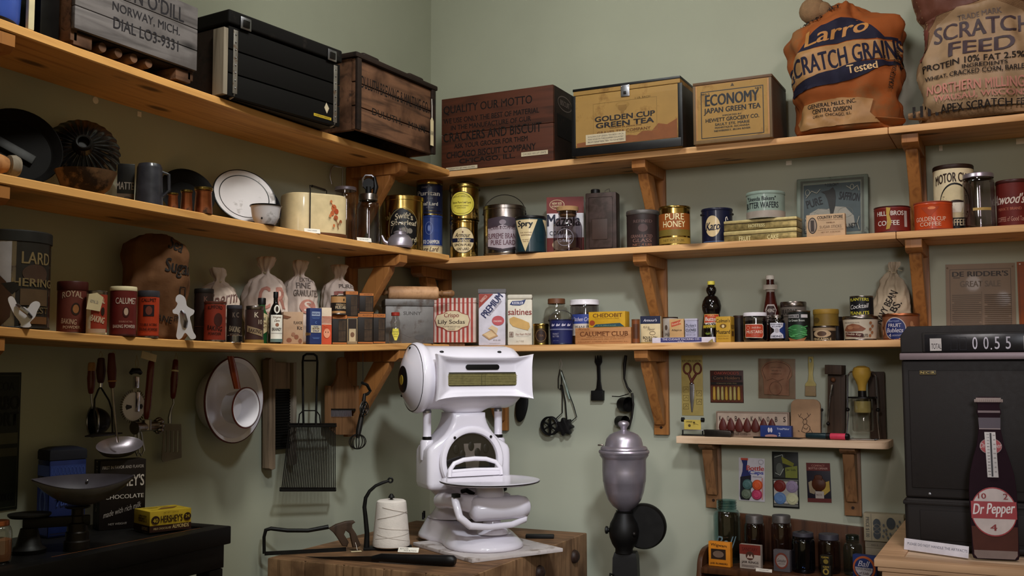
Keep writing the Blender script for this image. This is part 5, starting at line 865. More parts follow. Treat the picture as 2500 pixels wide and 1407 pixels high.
t, p, r, h = can('pickle_tin', 'small gold tin with dark oval label, next to the saltines tin', 'tin', 'R', 3, 1301, 1340, 791, .25, 'gold_dk', [('e', .5, .46, .8, .72, '#2a1a14'), ('o', .5, .46, .7, .6, .0012, '#8a6a34'), ('t', 'TEA', .5, .46, .3, .1, '#6b4a30')], lid='gold', lidh=.009, rim='gold_dk')
jar('glass_jar', 'round clear jar with rusty brown lid behind the small blue pail', 'R', 3, 1326, 1391, 730, .14, 'glass_clear', 'brown', .022, .62, .26, .16)
t, p, r, h = can('peanut_pail', 'small blue pail with white animal silhouettes and a raised bail', 'pail', 'R', 3, 1341, 1400, 781, .235, '#191d48', [('p', [(.02+.24*i, .76), (.08+.24*i, .84), (.12+.24*i, .78), (.2+.24*i, .83), (.18+.24*i, .74), (.04+.24*i, .72)], '#a9a2b0') for i in range(4)]+[('r', .5, .60, 2, .05, '#6a6a84'), ('t', 'PEANUT', .24, .42, .3, .07, '#8a8496'), ('t', 'BUTTER', .24, .32, .3, .07, '#8a8496'), ('t', 'NET 12 OZ', .24, .15, .26, .03, '#6b6a84')], rim='navy', taper=.9)
bail(t, r*1.0, h*.97, .045, -20)
jar('peanut_jar', 'peanut butter jar with white lid and blue and white label', 'R', 3, 1392, 1462, 733, .14, 'glass_smoke', 'white', .022, .96, .03, .12, prints=[('r', .4, .56, .9, .22, '#2c3a78'), ('t', 'Kitchen Craft', .4, .56, .7, .09, '#b0a8b8', {'shear': .2}), ('r', .4, .33, .9, .26, '#b5a89c'), ('t', 'PEANUT', .4, .38, .5, .07, '#3a2a28', {'bold': .5}), ('t', 'BUTTER', .4, .28, .5, .07, '#3a2a28', {'bold': .5})], fill='tan', fillh=.55, lidr=1.07)
t, p, W, H = box('cheese_box', 'long tan wooden cheese box with burnt lettering', 'box', 'R', 3, 1404, 1540, 800, .262, .06, 'cig_wood', F=[('t', 'Kraft', .17, .92, .2, .10, '#7a4a2a', {'shear': .4}), ('t', 'CALUMET CLUB', .52, .62, .86, .28, '#5a3018', {'bold': 1}), ('t', 'PASTEURIZED PROCESS CHEESE', .56, .42, .7, .06, '#6b3c20', {'bold': 0}), ('t', 'Famous in the early days of the world', .5, .3, .76, .07, '#6b3c20', {'bold': 0, 'shear': .3}), ('t', 'CALUMET CHEESE CO. CHICAGO ILL.', .5, .14, .9, .05, '#6b3c20', {'bold': 0})], bev=.002)
box('cheese_carton', 'yellow cheese carton with green stripe, on top of the wooden cheese box', 'carton', 'R', 3, 1437, 1526, 761, .255, .05, '#b58a1e', F=[('t', 'CHEDOBIT', .52, .76, .80, .24, '#5a3414', {'bold': 1.2}), ('t', 'PASTEURIZED PROCESS CHEESE', .5, .56, .66, .05, '#7a5a1c', {'bold': 0}), ('p', [(.12, .03), (.2, .20), (.86, .26), (.98, .03)], '#274048'), ('t', 'IT IS DELICIOUS', .5, .12, .5, .06, '#6b8a70'), ('e', .1, .3, .15, .32, '#8a3a1c')], zb=p.z+H+.0008, bev=.0015)
can('spice_can', 'small round brown can between wooden cheese box and bouillon tin', 'can', 'R', 3, 1542, 1562, 780, .25, '#6b3a1c', [('r', .5, .5, .7, .6, '#4a2814')], rim='brown')
box('bouillon_tin', 'cream bouillon tin with navy top, behind the packing carton', 'tin', 'R', 3, 1563, 1612, 772, .2, .035, '#c0ac84', F=[('r', .5, .86, 1.0, .28, '#141a34'), ('t', "Armour's", .5, .85, .66, .10, '#b5b0b8', {'shear': .3}), ('t', 'Rich in', .3, .6, .3, .08, '#4a3a30', {'shear': .4, 'bold': 0}), ('t', 'Flavor', .55, .52, .34, .08, '#4a3a30', {'shear': .4, 'bold': 0}), ('o', .6, .38, .3, .14, .0015, '#4a3a30'), ('t', 'BOUILLON', .48, .22, .7, .09, '#2a2018', {'bold': 1}), ('t', 'CUBES', .44, .12, .44, .09, '#2a2018', {'bold': 1}), ('r', .5, .025, 1.0, .05, '#8a6a2c')], rz=8, bev=.004)
can('spice_can', 'pale spice can with dark rim behind the tan allspice tin', 'can', 'R', 3, 1618, 1655, 775, .15, '#a0968c', [('e', .3, .6, .2, .2, '#4a3a30'), ('t', 'SAGE', .4, .35, .4, .1, '#4a3a30')], rim='dk_brown', rz=6)
t, p, W, H = box('packing_carton', 'long flat white packing company carton under the allspice and clove tins', 'carton', 'R', 3, 1592, 1744, 824, .27, .06, '#bdb4bd', F=[('r', .47, .55, .66, .8, '#343462'), ('t', 'THE CUDAHY PACKING CO.', .47, .66, .6, .36, '#bdb4bd', {'bold': 1}), ('t', 'U.S.A.', .47, .28, .1, .22, '#bdb4bd'), ('p', [(.90, .03), (.99, .03), (.97, .7)], '#8a7a4a')], bev=.0015)
z = p.z+H+.0008
box('spice_tin', 'tan allspice tin with red ribbon banner, on the flat white carton', 'spice tin', 'R', 3, 1634, 1669, 779, .255, .03, '#b08a5c', F=[('p', [(.12, .8), (.8, .95), (.72, .80), (.84, .72), (.14, .56)], '#a8462c'), ('t', "French's", .46, .76, .56, .12, '#d0a888', {'rot': 16}), ('t', 'Allspice', .5, .38, .7, .14, '#3a2a1c', {'bold': .6})], zb=z, rz=4)
box('spice_tin', 'pale grey clove tin with dark lettering, on the flat white carton', 'spice tin', 'R', 3, 1671, 1702, 778, .25, .03, '#9a96a8', F=[('t', "Durkee's", .5, .64, .8, .16, '#2a2838', {'bold': 0, 'shear': .2}), ('r', .5, .52, .6, .01, '#2a2838'), ('t', 'CLOVES', .5, .38, .8, .14, '#16161c', {'bold': 1}), ('r', .5, .24, .6, .01, '#2a2838'), ('t', 'NET WT. 1 OZ', .5, .12, .7, .05, '#2a2838', {'bold': 0})], zb=z, rz=4, lid='#a5a0ac', lidh=.008)
# figure shaped syrup bottle, ketchup
t, p, r, h = bottle('syrup_bottle', 'dark figure shaped syrup bottle with yellow cap and red label', 'R', 3, 1709, 1763, 687, .16, [(.92, 0), (1.0, .02), (.96, .2), (.82, .40), (.74, .48), (.86, .55), (.90, .62), (.80, .70), (.58, .77), (.30, .80), (.42, .84), (.48, .88), (.44, .92), (.3, .95), (.34, 1)], 'syrup', 'lemon', .014, capr=1.0)
cyl_print(t, [('r', .48, .80, .9, .36, '#a83c24'), ('b', .48, .80, .9, .36, .002, '#c9a05a'), ('t', 'MRS.', .48, .92, .4, .06, '#c9a05a', {'bold': 0}), ('t', 'Butter', .48, .81, .7, .13, '#d0c4b4', {'bold': 1}), ('t', "worth's", .48, .68, .74, .12, '#d0c4b4', {'bold': 1}), ('r', .48, .36, 1.0, .48, '#a58c28'), ('t', 'SYRUP', .48, .52, .6, .06, '#3a3a14'), ('e', .3, .34, .3, .12, '#6b7a2c'), ('r', .48, .07, 1.0, .12, 'black')], r*.97, h*.47, 0, r2=r*.80)
box('mustard_tin', 'tall yellow mustard tin with bull head picture', 'tin', 'R', 3, 1747, 1783, 773, .262, .05, '#b0882c', F=[('t', "Colman's", .5, .84, .92, .14, '#2a1c10', {'bold': .8}), ('e', .5, .63, .46, .17, '#6b4c1c'), ('e', .5, .62, .18, .12, '#d0b88c'), ('t', 'Mustard', .5, .40, .92, .15, '#2a1c10', {'bold': .8}), ('t', 'Genuine Superior', .5, .24, .8, .045, '#5a3c18', {'bold': 0, 'shear': .2}), ('t', 'Double Superfine', .5, .14, .7, .045, '#5a3c18', {'bold': 0, 'shear': .2})], Rr=[('r', .5, .33, .5, .2, '#5a3c18'), ('t', 'MUSTARD', .5, .6, .3, .4, '#6b4c1c', {'rot': 90})], rz=-3, bev=.002)
can('spice_can', 'plain dark can behind the yellow mustard tin and mustard jar', 'can', 'R', 3, 1790, 1818, 771, .16, '#1e1714', lid='dk_brown', lidh=.01, rim='dk_brown')
jar('mustard_jar', 'glass mustard jar with white lid and red label', 'R', 3, 1813, 1873, 764, .235, 'glass_dark', 'white', .014, .9, .08, .1, prints=[('p', [(.04, .60), (.80, .60), (.85, .54), (.85, .2), (.80, .12), (.04, .14)], '#cdb8a4'), ('p', [(.06, .58), (.78, .58), (.83, .52), (.83, .22), (.78, .14), (.06, .16)], '#a33a22'), ('o', .2, .47, .16, .12, .0012, '#d09a84'), ('t', 'Smith Bros', .54, .48, .36, .06, '#d0a894', {'shear': .3}), ('t', 'MUSTARD', .46, .33, .66, .10, '#d0b8a4', {'bold': .8}), ('t', 'Prepared', .5, .22, .3, .04, '#c08a74', {'bold': 0})], fill='jar_fill_d', fillh=.7, lidr=1.08)
t, p, r, h = bottle('ketchup_bottle', 'tall ketchup bottle with keystone label behind the mustard jar', 'R', 3, 1859, 1901, 673, .1, [(.95, 0), (1, .02), (1, .36), (.94, .46), (.72, .62), (.52, .76), (.5, .80), (.5, .9), (.46, .93), (.46, 1)], 'ketchup', 'card_white', .016, [('r', .5, .82, .9, .07, '#a59a8c')], capr=1.1)
cyl_print(t, [('p', [(.1, .3), (.3, .26), (.7, .26), (.9, .3), (.78, .42), (.86, .48), (.7, .56), (.3, .56), (.14, .48), (.22, .42)], '#a59a94'), ('p', [(.14, .31), (.32, .28), (.68, .28), (.86, .31), (.74, .42), (.8, .47), (.68, .54), (.32, .54), (.2, .47), (.26, .42)], '#2c1814'), ('t', 'HEINZ', .5, .47, .46, .05, '#b0a59c', {'bold': .8}), ('t', 'TOMATO', .5, .38, .6, .04, '#b0a59c'), ('t', 'KETCHUP', .5, .32, .6, .04, '#b0a59c')], r*.99, h)
cyl_print(t, [('r', .5, .5, 1.7, 1.0, '#a59a8c'), ('b', .5, .5, 1.7, .9, .0012, '#5a2a20')], r*.53, h*.085, h*.75, name='neck_label')
jar('baby_food_jar', 'small dark glass jar with blue and white hourglass label', 'R', 3, 1875, 1916, 770, .24, 'glass_dark', 'tin', .012, .84, .1, .14, prints=[('p', [(.06, .70), (.94, .70), (.9, .56), (.66, .46), (.66, .36), (.9, .26), (.94, .12), (.06, .12), (.1, .26), (.34, .36), (.34, .46), (.1, .56)], '#c5c2cc'), ('p', [(.94, .70), (1.3, .70), (1.3, .12), (.94, .12), (.9, .26), (.66, .36), (.66, .46), (.9, .56)], '#23346b'), ('t', 'VEGETABLES', .48, .64, .76, .05, '#20243a', {'bold': .8}), ('t', '& LAMB', .48, .56, .5, .05, '#20243a', {'bold': .8}), ('e', .5, .41, .24, .18, '#a09aa0'), ('t', 'HEINZ', .5, .19, .6, .07, '#20243a', {'bold': 1.4})], fill='jar_fill_d', fillh=.75)
t, p, r, h = can('round_tin', 'grey round tin standing behind the green bean can', 'tin', 'R', 3, 1904, 1969, 738, .09, '#5c544c', [('t', 'BRADPAR', .42, .80, .7, .14, '#1c1816', {'bold': 1}), ('r', .5, .68, 2, .02, '#3a342e')], lid='tin', lidh=.02, rim='dk_brown', rz=-2)
can('bean_can', 'green bean can with pile of beans on a black label', 'can', 'R', 3, 1923, 1978, 760, .235, '#10140f', [('r', .3, .82, .62, .11, '#b5b0b0'), ('r', .3, .82, .58, .08, '#10140f'), ('t', 'NORTH PRIDE', .3, .82, .5, .055, '#b5b0b0', {'shear': .3}), ('r', .86, .82, .32, .11, '#b5b0b0'), ('t', 'Cut Green Beans', .46, .68, .8, .075, '#b5bab0', {'bold': .6}), ('e', .5, .30, .92, .48, '#2f6a38')]+[('l', [(.5+.36*math.cos(i*1.9)-.1, .3+.15*math.sin(i*2.7)), (.5+.36*math.cos(i*1.9)+.1, .3+.15*math.sin(i*2.7)+.05*math.cos(i*5))], .004, '#4f9456' if i % 2 else '#3f7f48') for i in range(14)]+[('p', [(.1, .12), (.5, .04), (.9, .12), (.8, .0), (.2, .0)], '#8a5a34')], rim='tin', rz=-3)
t, p, r, h = can('fruit_can', 'pineapple can with picture label, under the mustard coloured jar lid tin', 'can', 'R', 3, 1984, 2040, 797, .2, '#2b2119', [('r', .5, .78, 2, .2, '#8a7458'), ('e', .5, .48, .84, .5, '#a58e70'), ('e', .5, .48, .42, .34, '#4a3426'), ('t', 'PINEAPPLE', .5, .12, .86, .16, '#b09a74', {'bold': .8})], rim='tin', rz=-4)
can('yellow_tin', 'mustard coloured round tin stacked on the pineapple can', 'tin', 'R', 3, 1984, 2048, 756, .195, '#6b5420', [('e', .2, .4, .3, .4, '#4a3a18')], lid='#8a6c28', lidh=.018, rim='#6b5420', zb=p.z+h+.0008, rz=-4)
jar('dark_mug', 'dark brown jar tucked behind the pineapple can', 'R', 3, 2026, 2060, 775, .1, '#1a1210', None, 0, .9, .1, .1)
t, p, r, h = can('nut_tin', 'white mixed nuts tin with brown nut picture, under the black peanut can', 'tin', 'R', 3, 2055, 2145, 773, .225, '#b5a894', [('t', 'FRESH ROASTED NUTS', .36, .78, .5, .05, '#4a342a', {'bold': 0}), ('p', [(.04, .44), (.2, .66), (.4, .74), (.6, .68), (.8, .5), (.7, .4), (.2, .38)], '#7a4a34'), ('e', .32, .56, .2, .16, '#9a6a4c'), ('e', .52, .58, .2, .16, '#8a5a40'), ('p', [(.1, .36), (.7, .30), (.72, .12), (.1, .18)], '#4a1e18'), ('t', 'Double Kay', .4, .25, .5, .12, '#c9b8a0', {'shear': .3, 'bold': .6, 'rot': -4}), ('t', 'NUTS', .76, .2, .2, .14, '#2a1a14', {'bold': 1.2})]+[('e', .93+.07*(i % 2), .2+.14*i, .09, .14, '#8a5a3a') for i in range(5)], rim='tin', taper=.88, lid='tin', lidh=.012, rz=-8)
can('peanut_can', 'black cocktail peanut can with yellow lettering, on top of the nuts tin', 'can', 'R', 3, 2074, 2132, 724, .22, '#0f1014', [('t', 'PLANTERS', .5, .80, .9, .15, '#c0b43c', {'bold': 1, 'arc': .2}), ('t', 'Cocktail', .5, .48, .84, .22, '#c5c0bc', {'bold': .6, 'shear': .25, 'rot': 5}), ('t', 'PEANUTS', .5, .16, .9, .16, '#c0b43c', {'bold': 1, 'arc': -.15})], rim='tin', zb=p.z+h+.0008, rz=-8)
can('candy_tin', 'brown patterned candy tin with a round blue label', 'tin', 'R', 3, 2152, 2246, 767, .213, '#7a4a30', [('e', .46, .44, .62, .92, '#b5aaa4'), ('e', .46, .44, .58, .86, '#1d2658'), ('t', 'Barton', .44, .76, .3, .1, '#8a90b0', {'shear': .3, 'bold': 0}), ('t', 'FRUIT', .46, .58, .36, .14, '#c5bcc0', {'bold': .8}), ('t', 'Bublets', .46, .38, .46, .18, '#b5acb4', {'shear': .2}), ('t', '4', .32, .17, .08, .14, '#b5acb4'), ('t', 'LUSCIOUS FLAVORS', .52, .17, .26, .06, '#b5acb4', {'bold': 0})]+[('e', u, v, .1, .24, '#9a6a4a') for u, v in ((.05, .3), (.04, .65), (.9, .3), (.92, .62), (.98, .45), (-.02, .48))], rim='copper', lid='copper', lidh=.01, rz=-10)
# bean bag
q, zt = spot('R', 3, 2174, 640, .085); H = zt-q.z; W = 98*mpp(q)
t = thing('bean_bag', 'tied beige cloth bean bag with black stencil letters, leaning on the bracket', 'sack', (q.x-.008, -.069, ZR[3]+.001), -8)
b = obj('body', blob_sack(W, .105, H, 'muslin_g', [(0, .66), (.04, .78), (.15, .94), (.3, 1.0), (.48, .97), (.62, .84), (.74, .58), (.82, .24), (.86, .11), (.89, .13), (.95, .24), (1, .2)], 8.2, .012, ruffle=(.87, .22, .2), sq=2.1, lean=(W*.16, 0)), t, ang=80)
obj('tie', MB().tube([(W*.1+.012*math.cos(a), .012*math.sin(a), H*.862+.0*a) for a in [i*math.pi/8 for i in range(16)]], .003, 'twine', 6, closed=True).tube([(W*.12, -.012, H*.865), (W*.0, -.02, H*.9), (W*-.06, -.01, H*.87), (W*.12, -.013, H*.86), (W*.24, -.02, H*.9), (W*.36, -.01, H*.88)], .0014, 'twine', 6), t)
drape_print(t, b, [('t', 'NAVY BEAN', .48, .42, .94, .085, 'print_black', {'rot': 62, 'bold': 1}), ('t', 'LBS.', .70, .40, .42, .085, 'print_black', {'rot': 62, 'bold': 1})], W, H, 0, .01)
# posters
def card(name, label, cat, w, x0, x1, y0, y1, mat, prints, d=.003, rot=0, th=.0018, extra=None):
    xc, yc = (x0+x1)/2, (y0+y1)/2; a, b = at(w, x0, yc, d), at(w, x1, yc, d); W = (b-a).length; c = (a+b)/2; z0 = at(w, xc, y1, d).z; H = at(w, xc, y0, d).z-z0
    t = thing(name, label, cat, (c.x, c.y, z0), 0 if w == 'R' else 90, ry=rot); obj('backing', MB().box(-W/2, W/2, 0, th, 0, H, mat, .0004), t)
    if prints: face_print(t, prints, 'F', W, th, H)
    return t, W, H
lines = [('r', .30, .58-.026*i, .42-(.06 if i % 5 == 4 else 0), .007, '#5a4c40') for i in range(21)]+[('r', .75, .58-.026*i, .38-(.08 if i % 6 == 5 else 0), .007, '#5a4c40') for i in range(21)]
t, W, H = card('poster', 'old brown newspaper poster with large heading, pinned above the cash register', 'poster', 'R', 2308, 2478, 644, 826, 'poster_brown', [('b', .5, .48, .88, .9, .0015, '#4a3e34'), ('t', "DE RIDDER'S", .5, .865, .80, .07, '#352b24', {'bold': 1.6}), ('r', .16, .815, .1, .008, '#352b24'), ('t', 'GREAT SALE', .5, .73, .58, .08, '#6b5c4e', {'bold': 1.5}), ('r', .52, .35, .003, .55, '#4a3e34')]+lines, rot=1)
for u in (.03, .97): obj('pin', MB().ball((u*W-W/2, -.002, H*.95), .003, 'chrome', 8, 6), t)
card('poster', 'rust orange poster strip pinned beside the newspaper poster', 'poster', 'R', 2486, 2560, 638, 824, 'poster_orange', [('b', .5, .5, .9, .92, .001, '#5a2a10'), ('r', .1, .97, .05, .015, 'card_white')], rot=0)
# ================================================================ tools hanging under the lower shelf
class Hang:
    """frame on a wall: local x along the wall, z up, -y into the room; q() turns photo pixels into local x,z at depth d"""
    def __init__(s, w, d, px, py):
        s.w, s.d = w, d; s.o = at(w, px, py, d)
    def q(s, x, y, dy=0):
        p = at(s.w, x, y, s.d+dy); return ((p.y-s.o.y) if s.w == 'L' else (p.x-s.o.x), -dy, p.z-s.o.z)
    def p2(s, x, y): a = s.q(x, y); return (a[0], a[2])
    def thing(s, name, label, cat, group=None): return thing(name, label, cat, s.o, 90 if s.w == 'L' else 0, group)
def loop(t, h, x, y0, y1, mat='twine'):
    a, b = h.q(x, y1), h.q(x, y0); w = .006
    obj('hanging_loop', MB().tube([a, (a[0]-w, 0, (a[2]+b[2])/2), b, (a[0]+w, 0, (a[2]+b[2])/2)], .001, mat, 6, closed=True), t)
def grip(h, x0, y0, x1, y1, r, mat, mb=None, bulge=1.25):
    a, b = Vector(h.q(x0, y0)), Vector(h.q(x1, y1)); mb = mb or MB()
    mb.tube([a.lerp(b, u) for u in (0, .04, .2, .5, .8, .96, 1)], [r*.6, r*.9, r, r*bulge, r*1.05, r*.8, r*.5], mat, 14); return mb
# strainer
h = Hang('L', .052, 224, 886); t = h.thing('strainer', 'black mesh strainer with red handle, first tool hanging by the green poster', 'strainer')
obj('handle', grip(h, 224, 886, 222, 962, .0095, 'wood_red'), t); obj('handle_end', grip(h, 224.2, 885, 223.5, 910, .0102, 'tan', bulge=1.05), t)
obj('shaft', MB().tube([h.q(222, 962), h.q(223, 980), h.q(226, 998)], .003, 'steel', 8), t)
c = h.q(230, 1030); m = MB(); m.X = Matrix.Translation(c) @ Matrix.Rotation(R_(-111), 4, 'Z'); R = .042
m.lathe([(R*math.sin(a), .05*math.cos(a)*1.0-.004) for a in [math.pi/2*i/10 for i in range(11)]], 'dark_metal', 32, axis='y'); g = obj('mesh_cup', m, t)
m = MB(); m.X = Matrix.Translation(c) @ Matrix.Rotation(R_(-111), 4, 'Z'); m.tube([(R*1.03*math.cos(2*math.pi*i/32), -.004, R*1.03*math.sin(2*math.pi*i/32)) for i in range(32)], .003, 'steel', 8, closed=True); obj('rim', m, t)
# masher
h = Hang('L', .102, 248, 868); t = h.thing('potato_masher', 'wire masher with dark wooden handle and flat bar, hanging behind the strainer', 'masher')
obj('handle', grip(h, 247, 874, 246, 936, .011, '#3a1a12'), t); obj('ferrule', MB().tube([h.q(246, 936), h.q(245, 946)], .005, 'chrome', 10), t)
obj('wire_frame', MB().tube([h.q(236, 1062), h.q(230, 1010), h.q(231, 975), h.q(240, 952), h.q(245, 945), h.q(250, 952), h.q(266, 978), h.q(273, 1000), h.q(275, 1058)], .0026, 'dark_metal', 8), t)
obj('mashing_bar', MB().tube([h.q(208, 1066), h.q(232, 1062), h.q(268, 1060), h.q(298, 1058)], [.002, .006, .005, .002], 'dark_metal', 10), t); loop(t, h, 246, 858, 876)
# ladle
h = Hang('L', .135, 276, 862); t = h.thing('ladle', 'dented aluminium ladle with red-brown handle, hanging over the black chocolate box', 'ladle')
obj('handle', grip(h, 272, 862, 274, 948, .0105, '#4f1d12'), t); obj('collar', MB().tube([h.q(274, 929), h.q(274, 932)], .0125, 'tan', 12), t)
obj('shaft', MB().tube([h.q(274, 948), h.q(278, 1000), h.q(284, 1060), h.q(288, 1080)], .004, 'tin', 8), t)
c = h.q(292, 1090); m = MB(); m.X = Matrix.Translation(c) @ Matrix.Rotation(R_(24), 4, 'X') @ Matrix.Rotation(R_(-9), 4, 'Y')
m.lathe([(.074, .004), (.07, -.002), (.055, -.016), (.03, -.023), (0, -.025)], 'galv', 36, sy=.62).lathe([(0, -.022), (.03, -.02), (.055, -.013), (.07, .001), (.074, .004)], 'alu', 36, sy=.62); obj('bowl', m, t); loop(t, h, 278, 857, 868)
# rotary beater
h = Hang('L', .05, 332, 905); t = h.thing('egg_beater', 'silver rotary egg beater with toothed wheel, beside the red handled mallet', 'egg beater')
obj('grip', MB().tube([h.q(319, 912), h.q(325, 906), h.q(338, 906), h.q(344, 912)], [.006, .009, .009, .006], 'black', 12), t)
obj('frame', MB().box(-.009, .009, -.006, .004, h.q(330, 948)[2], h.q(331, 919)[2], 'chrome', .003).box(-.010, .008, -.012, .002, h.q(328, 1006)[2], h.q(329, 957)[2], 'chrome', .003), t)
c = h.q(327, 993, .008); m = MB(); m.lathe([(0, -.003), (.042, -.003), (.044, 0), (.042, .002), (0, .002)], 'enamel_white', 40, c=(c[0], c[2]), axis='y')
m.v = [(x, y-.006, z) for x, y, z in m.v]; w_ = obj('wheel', m, t); m = MB()
for i in range(40): a = 2*math.pi*i/40; m.tube([(c[0]+.044*math.cos(a), -.007, c[2]+.044*math.sin(a)), (c[0]+.052*math.cos(a), -.007, c[2]+.052*math.sin(a))], .0017, 'tin', 5)
obj('teeth', m, w_); m = MB()
for sx in (-1, 1): m.prism([(c[0]+sx*.010, c[2]-.004), (c[0]+sx*.030, c[2]-.009), (c[0]+sx*.034, c[2]), (c[0]+sx*.030, c[2]+.007), (c[0]+sx*.010, c[2]+.003)][::sx], -.0097, -.0092, 'dk_grey')
obj('wheel_hole', m, w_); m = MB()
for a, b in ((325, 341), (333, 352)): m.tube([h.q(330, 1000), h.q((a+b)/2-4, 1060), h.q(a+4, 1095), h.q((a+b)/2+2, 1113), h.q(b, 1100), h.q(a+12, 1062), h.q(331, 1002)], .003, 'steel', 8)
obj('beater_wires', m, t); loop(t, h, 334, 868, 906)
# mallet
h = Hang('L', .10, 372, 880); t = h.thing('meat_mallet', 'meat mallet with long red handle and cast metal head', 'mallet')
obj('handle', grip(h, 370, 880, 357, 1024, .0105, 'wood_red', bulge=1.0), t)
a = h.q(358, 1042); m = MB(); m.tube([(a[0]-.048, a[1], a[2]-.002), (a[0]-.03, a[1], a[2]), (a[0]+.03, a[1], a[2]), (a[0]+.04, a[1], a[2])], [.02, .014, .014, .016], 'tin', 14); m.tube([(a[0], 0, a[2]+.02), (a[0], 0, a[2]-.01)], .015, 'tin', 12)
for i in range(8): b = 2*math.pi*i/8; m.ball((a[0]+.048, .012*math.cos(b), a[2]+.018*math.sin(b)), (.014, .007, .008), 'tin', 10, 6)
obj('head', m, t); a = h.q(362, 876, .015)
obj('paper_tag', MB().box(a[0]-.03, a[0]+.03, -.0165, -.015, a[2]-.011, a[2]+.011, 'paper_tag'), t, rot=(0, R_(12), 0)); loop(t, h, 369, 856, 884)
# spatula
h = Hang('L', .04, 430, 868); t = h.thing('spatula', 'slotted metal spatula with red handle and white band', 'spatula')
obj('handle', grip(h, 429, 878, 422, 974, .0095, 'wood_red'), t); obj('band', MB().tube([h.q(427.5, 904), h.q(427, 908)], .0118, 'ivory', 14), t)
obj('shaft', MB().tube([h.q(423, 972), h.q(424, 985), h.q(417, 1002), h.q(414, 1020), h.q(414, 1034)], [.004, .003, .004, .006, .006], 'steel', 10), t)
o = [h.p2(*p) for p in ((400, 1036), (442, 1036), (443, 1118), (398, 1129), (394, 1122))]
sl = []
for i in range(4): x = 404.5+i*10; sl.append([h.p2(x-2.4, 1052), h.p2(x+2.4, 1052), h.p2(x+1.6, 1104), h.p2(x-3.2, 1106)])
obj('blade', MB().prism(o, -.001, .001, '#6d6558', holes=sl), t); loop(t, h, 430, 862, 888)
# dish pan + dipper
h = Hang('L', .085, 573, 977); t = h.thing('dishpan', 'big white enamel dishpan with dark rim hanging on the wall', 'pan')
R = .142; obj('body', MB().lathe([(0, .082), (.09, .08), (.1, .072), (.128, .004), (R, -.002), (R, .001), (.13, .007), (.103, .076), (.092, .084), (0, .084)], 'enamel_white', 56, axis='y'), t)
obj('rim', MB().lathe([(R-.001, -.003), (R+.003, -.002), (R+.003, .002), (R-.001, .002)], '#4a1c14', 56, axis='y'), t)
h = Hang('L', .17, 601, 996); t = h.thing('dipper', 'white enamel dipper with amber brown handle, hung over the dishpan', 'dipper')
R = .066; m = MB(); m.lathe([(0, .072), (.04, .07), (.05, .062), (R-.004, .004), (R, 0), (R-.004, -.001), (.058, .002), (.046, .06), (0, .066)], 'enamel_white', 44, axis='y'); obj('cup', m, t)
obj('rim', MB().lathe([(R-.002, -.002), (R+.002, -.001), (R+.002, .002), (R-.002, .002)], '#4a1c14', 44, axis='y'), t)
a = h.q(579, 950); b = h.q(562, 870); obj('handle', MB().loft([[(p[0]+s*wv, p[1]+yy, p[2]) for s, yy in ((-1, .002), (-1, -.004), (-.4, -.007), (.4, -.007), (1, -.004), (1, .002))] for p, wv in ((a, .013), (((a[0]+b[0])/2, .0, (a[2]+b[2])/2), .015), (b, .012))], 'amber_h'), t)
# kraut cutter
h = Hang('L', .012, 676, 880); t = h.thing('kraut_cutter', 'tall wooden slicing board with dark ribbed panel between rails', 'slicer')
obj('rail', MB().prism([h.p2(*p) for p in ((640, 880), (648, 874), (657, 880), (657, 1144), (648, 1148), (640, 1143))], -.03, .0, 'slat_wood', .003), t)
obj('rail', MB().prism([h.p2(*p) for p in ((701, 886), (709, 886), (709, 1132), (701, 1136))], -.03, .0, 'grey_wood', .003), t)
obj('board', MB().prism([h.p2(*p) for p in ((658, 884), (700, 886), (700, 950), (658, 950))], -.016, -.004, 'slat_wood', .002), t)
m = MB(); a, b = h.p2(658, 952), h.p2(700, 1095)
for i in range(22): z = a[1]+(b[1]-a[1])*(i+.5)/22; m.tube([(a[0], -.011, z), (b[0], -.011, z)], .0042, 'black_iron', 8)
m.box(a[0], b[0], -.010, -.006, b[1], a[1], 'black_iron'); obj('ribbed_panel', m, t)
# wire toaster
h = Hang('L', .095, 757, 866); t = h.thing('wire_toaster', 'rusty wire camp toaster basket with long double handle', 'toaster')
obj('handle', MB().tube([h.q(*p) for p in ((741, 1038), (740, 1000), (739, 884), (741, 870), (748, 865), (766, 865), (773, 870), (775, 884), (772, 1000), (771, 1038))], .0042, 'black_iron', 10).tube([h.q(739, 881), h.q(775, 881)], .0035, 'black_iron', 8), t)
obj('handle_spread', MB().tube([h.q(728, 1042), h.q(731, 1012), h.q(740, 1003), h.q(772, 1003), h.q(780, 1014), h.q(783, 1042)], .0024, 'dark_metal', 8), t)
m = MB(); n = 30
for i in range(n+1): u = i/n; m.tube([h.q(706+112*u, 1042, .012), h.q(688+130*u, 1196, .012)], .0019, 'dark_metal', 5)
obj('wire_grid', m, t); m = MB()
for i in range(n//2+1): u = i/(n//2); m.tube([h.q(706+112*u, 1042, -.012), h.q(688+130*u, 1196, -.012)], .0019, 'dark_metal', 5)
obj('back_wire_grid', m, t)
for nm, y0, x0, x1 in (('top_rail', 1041, 703, 820), ('bottom_rail', 1198, 684, 819)): obj(nm, MB().tube([h.q(x0, y0, .016), h.q(x1, y0, .016)], .004, 'black_iron', 8).tube([h.q(x0, y0-5, -.014), h.q(x1, y0-5, -.014)], .004, 'black_iron', 8).tube([h.q(x1, y0, .016), h.q(x1, y0-5, -.014)], .003, 'black_iron', 8).tube([h.q(x0, y0, .016), h.q(x0, y0-5, -.014)], .003, 'black_iron', 8), t)
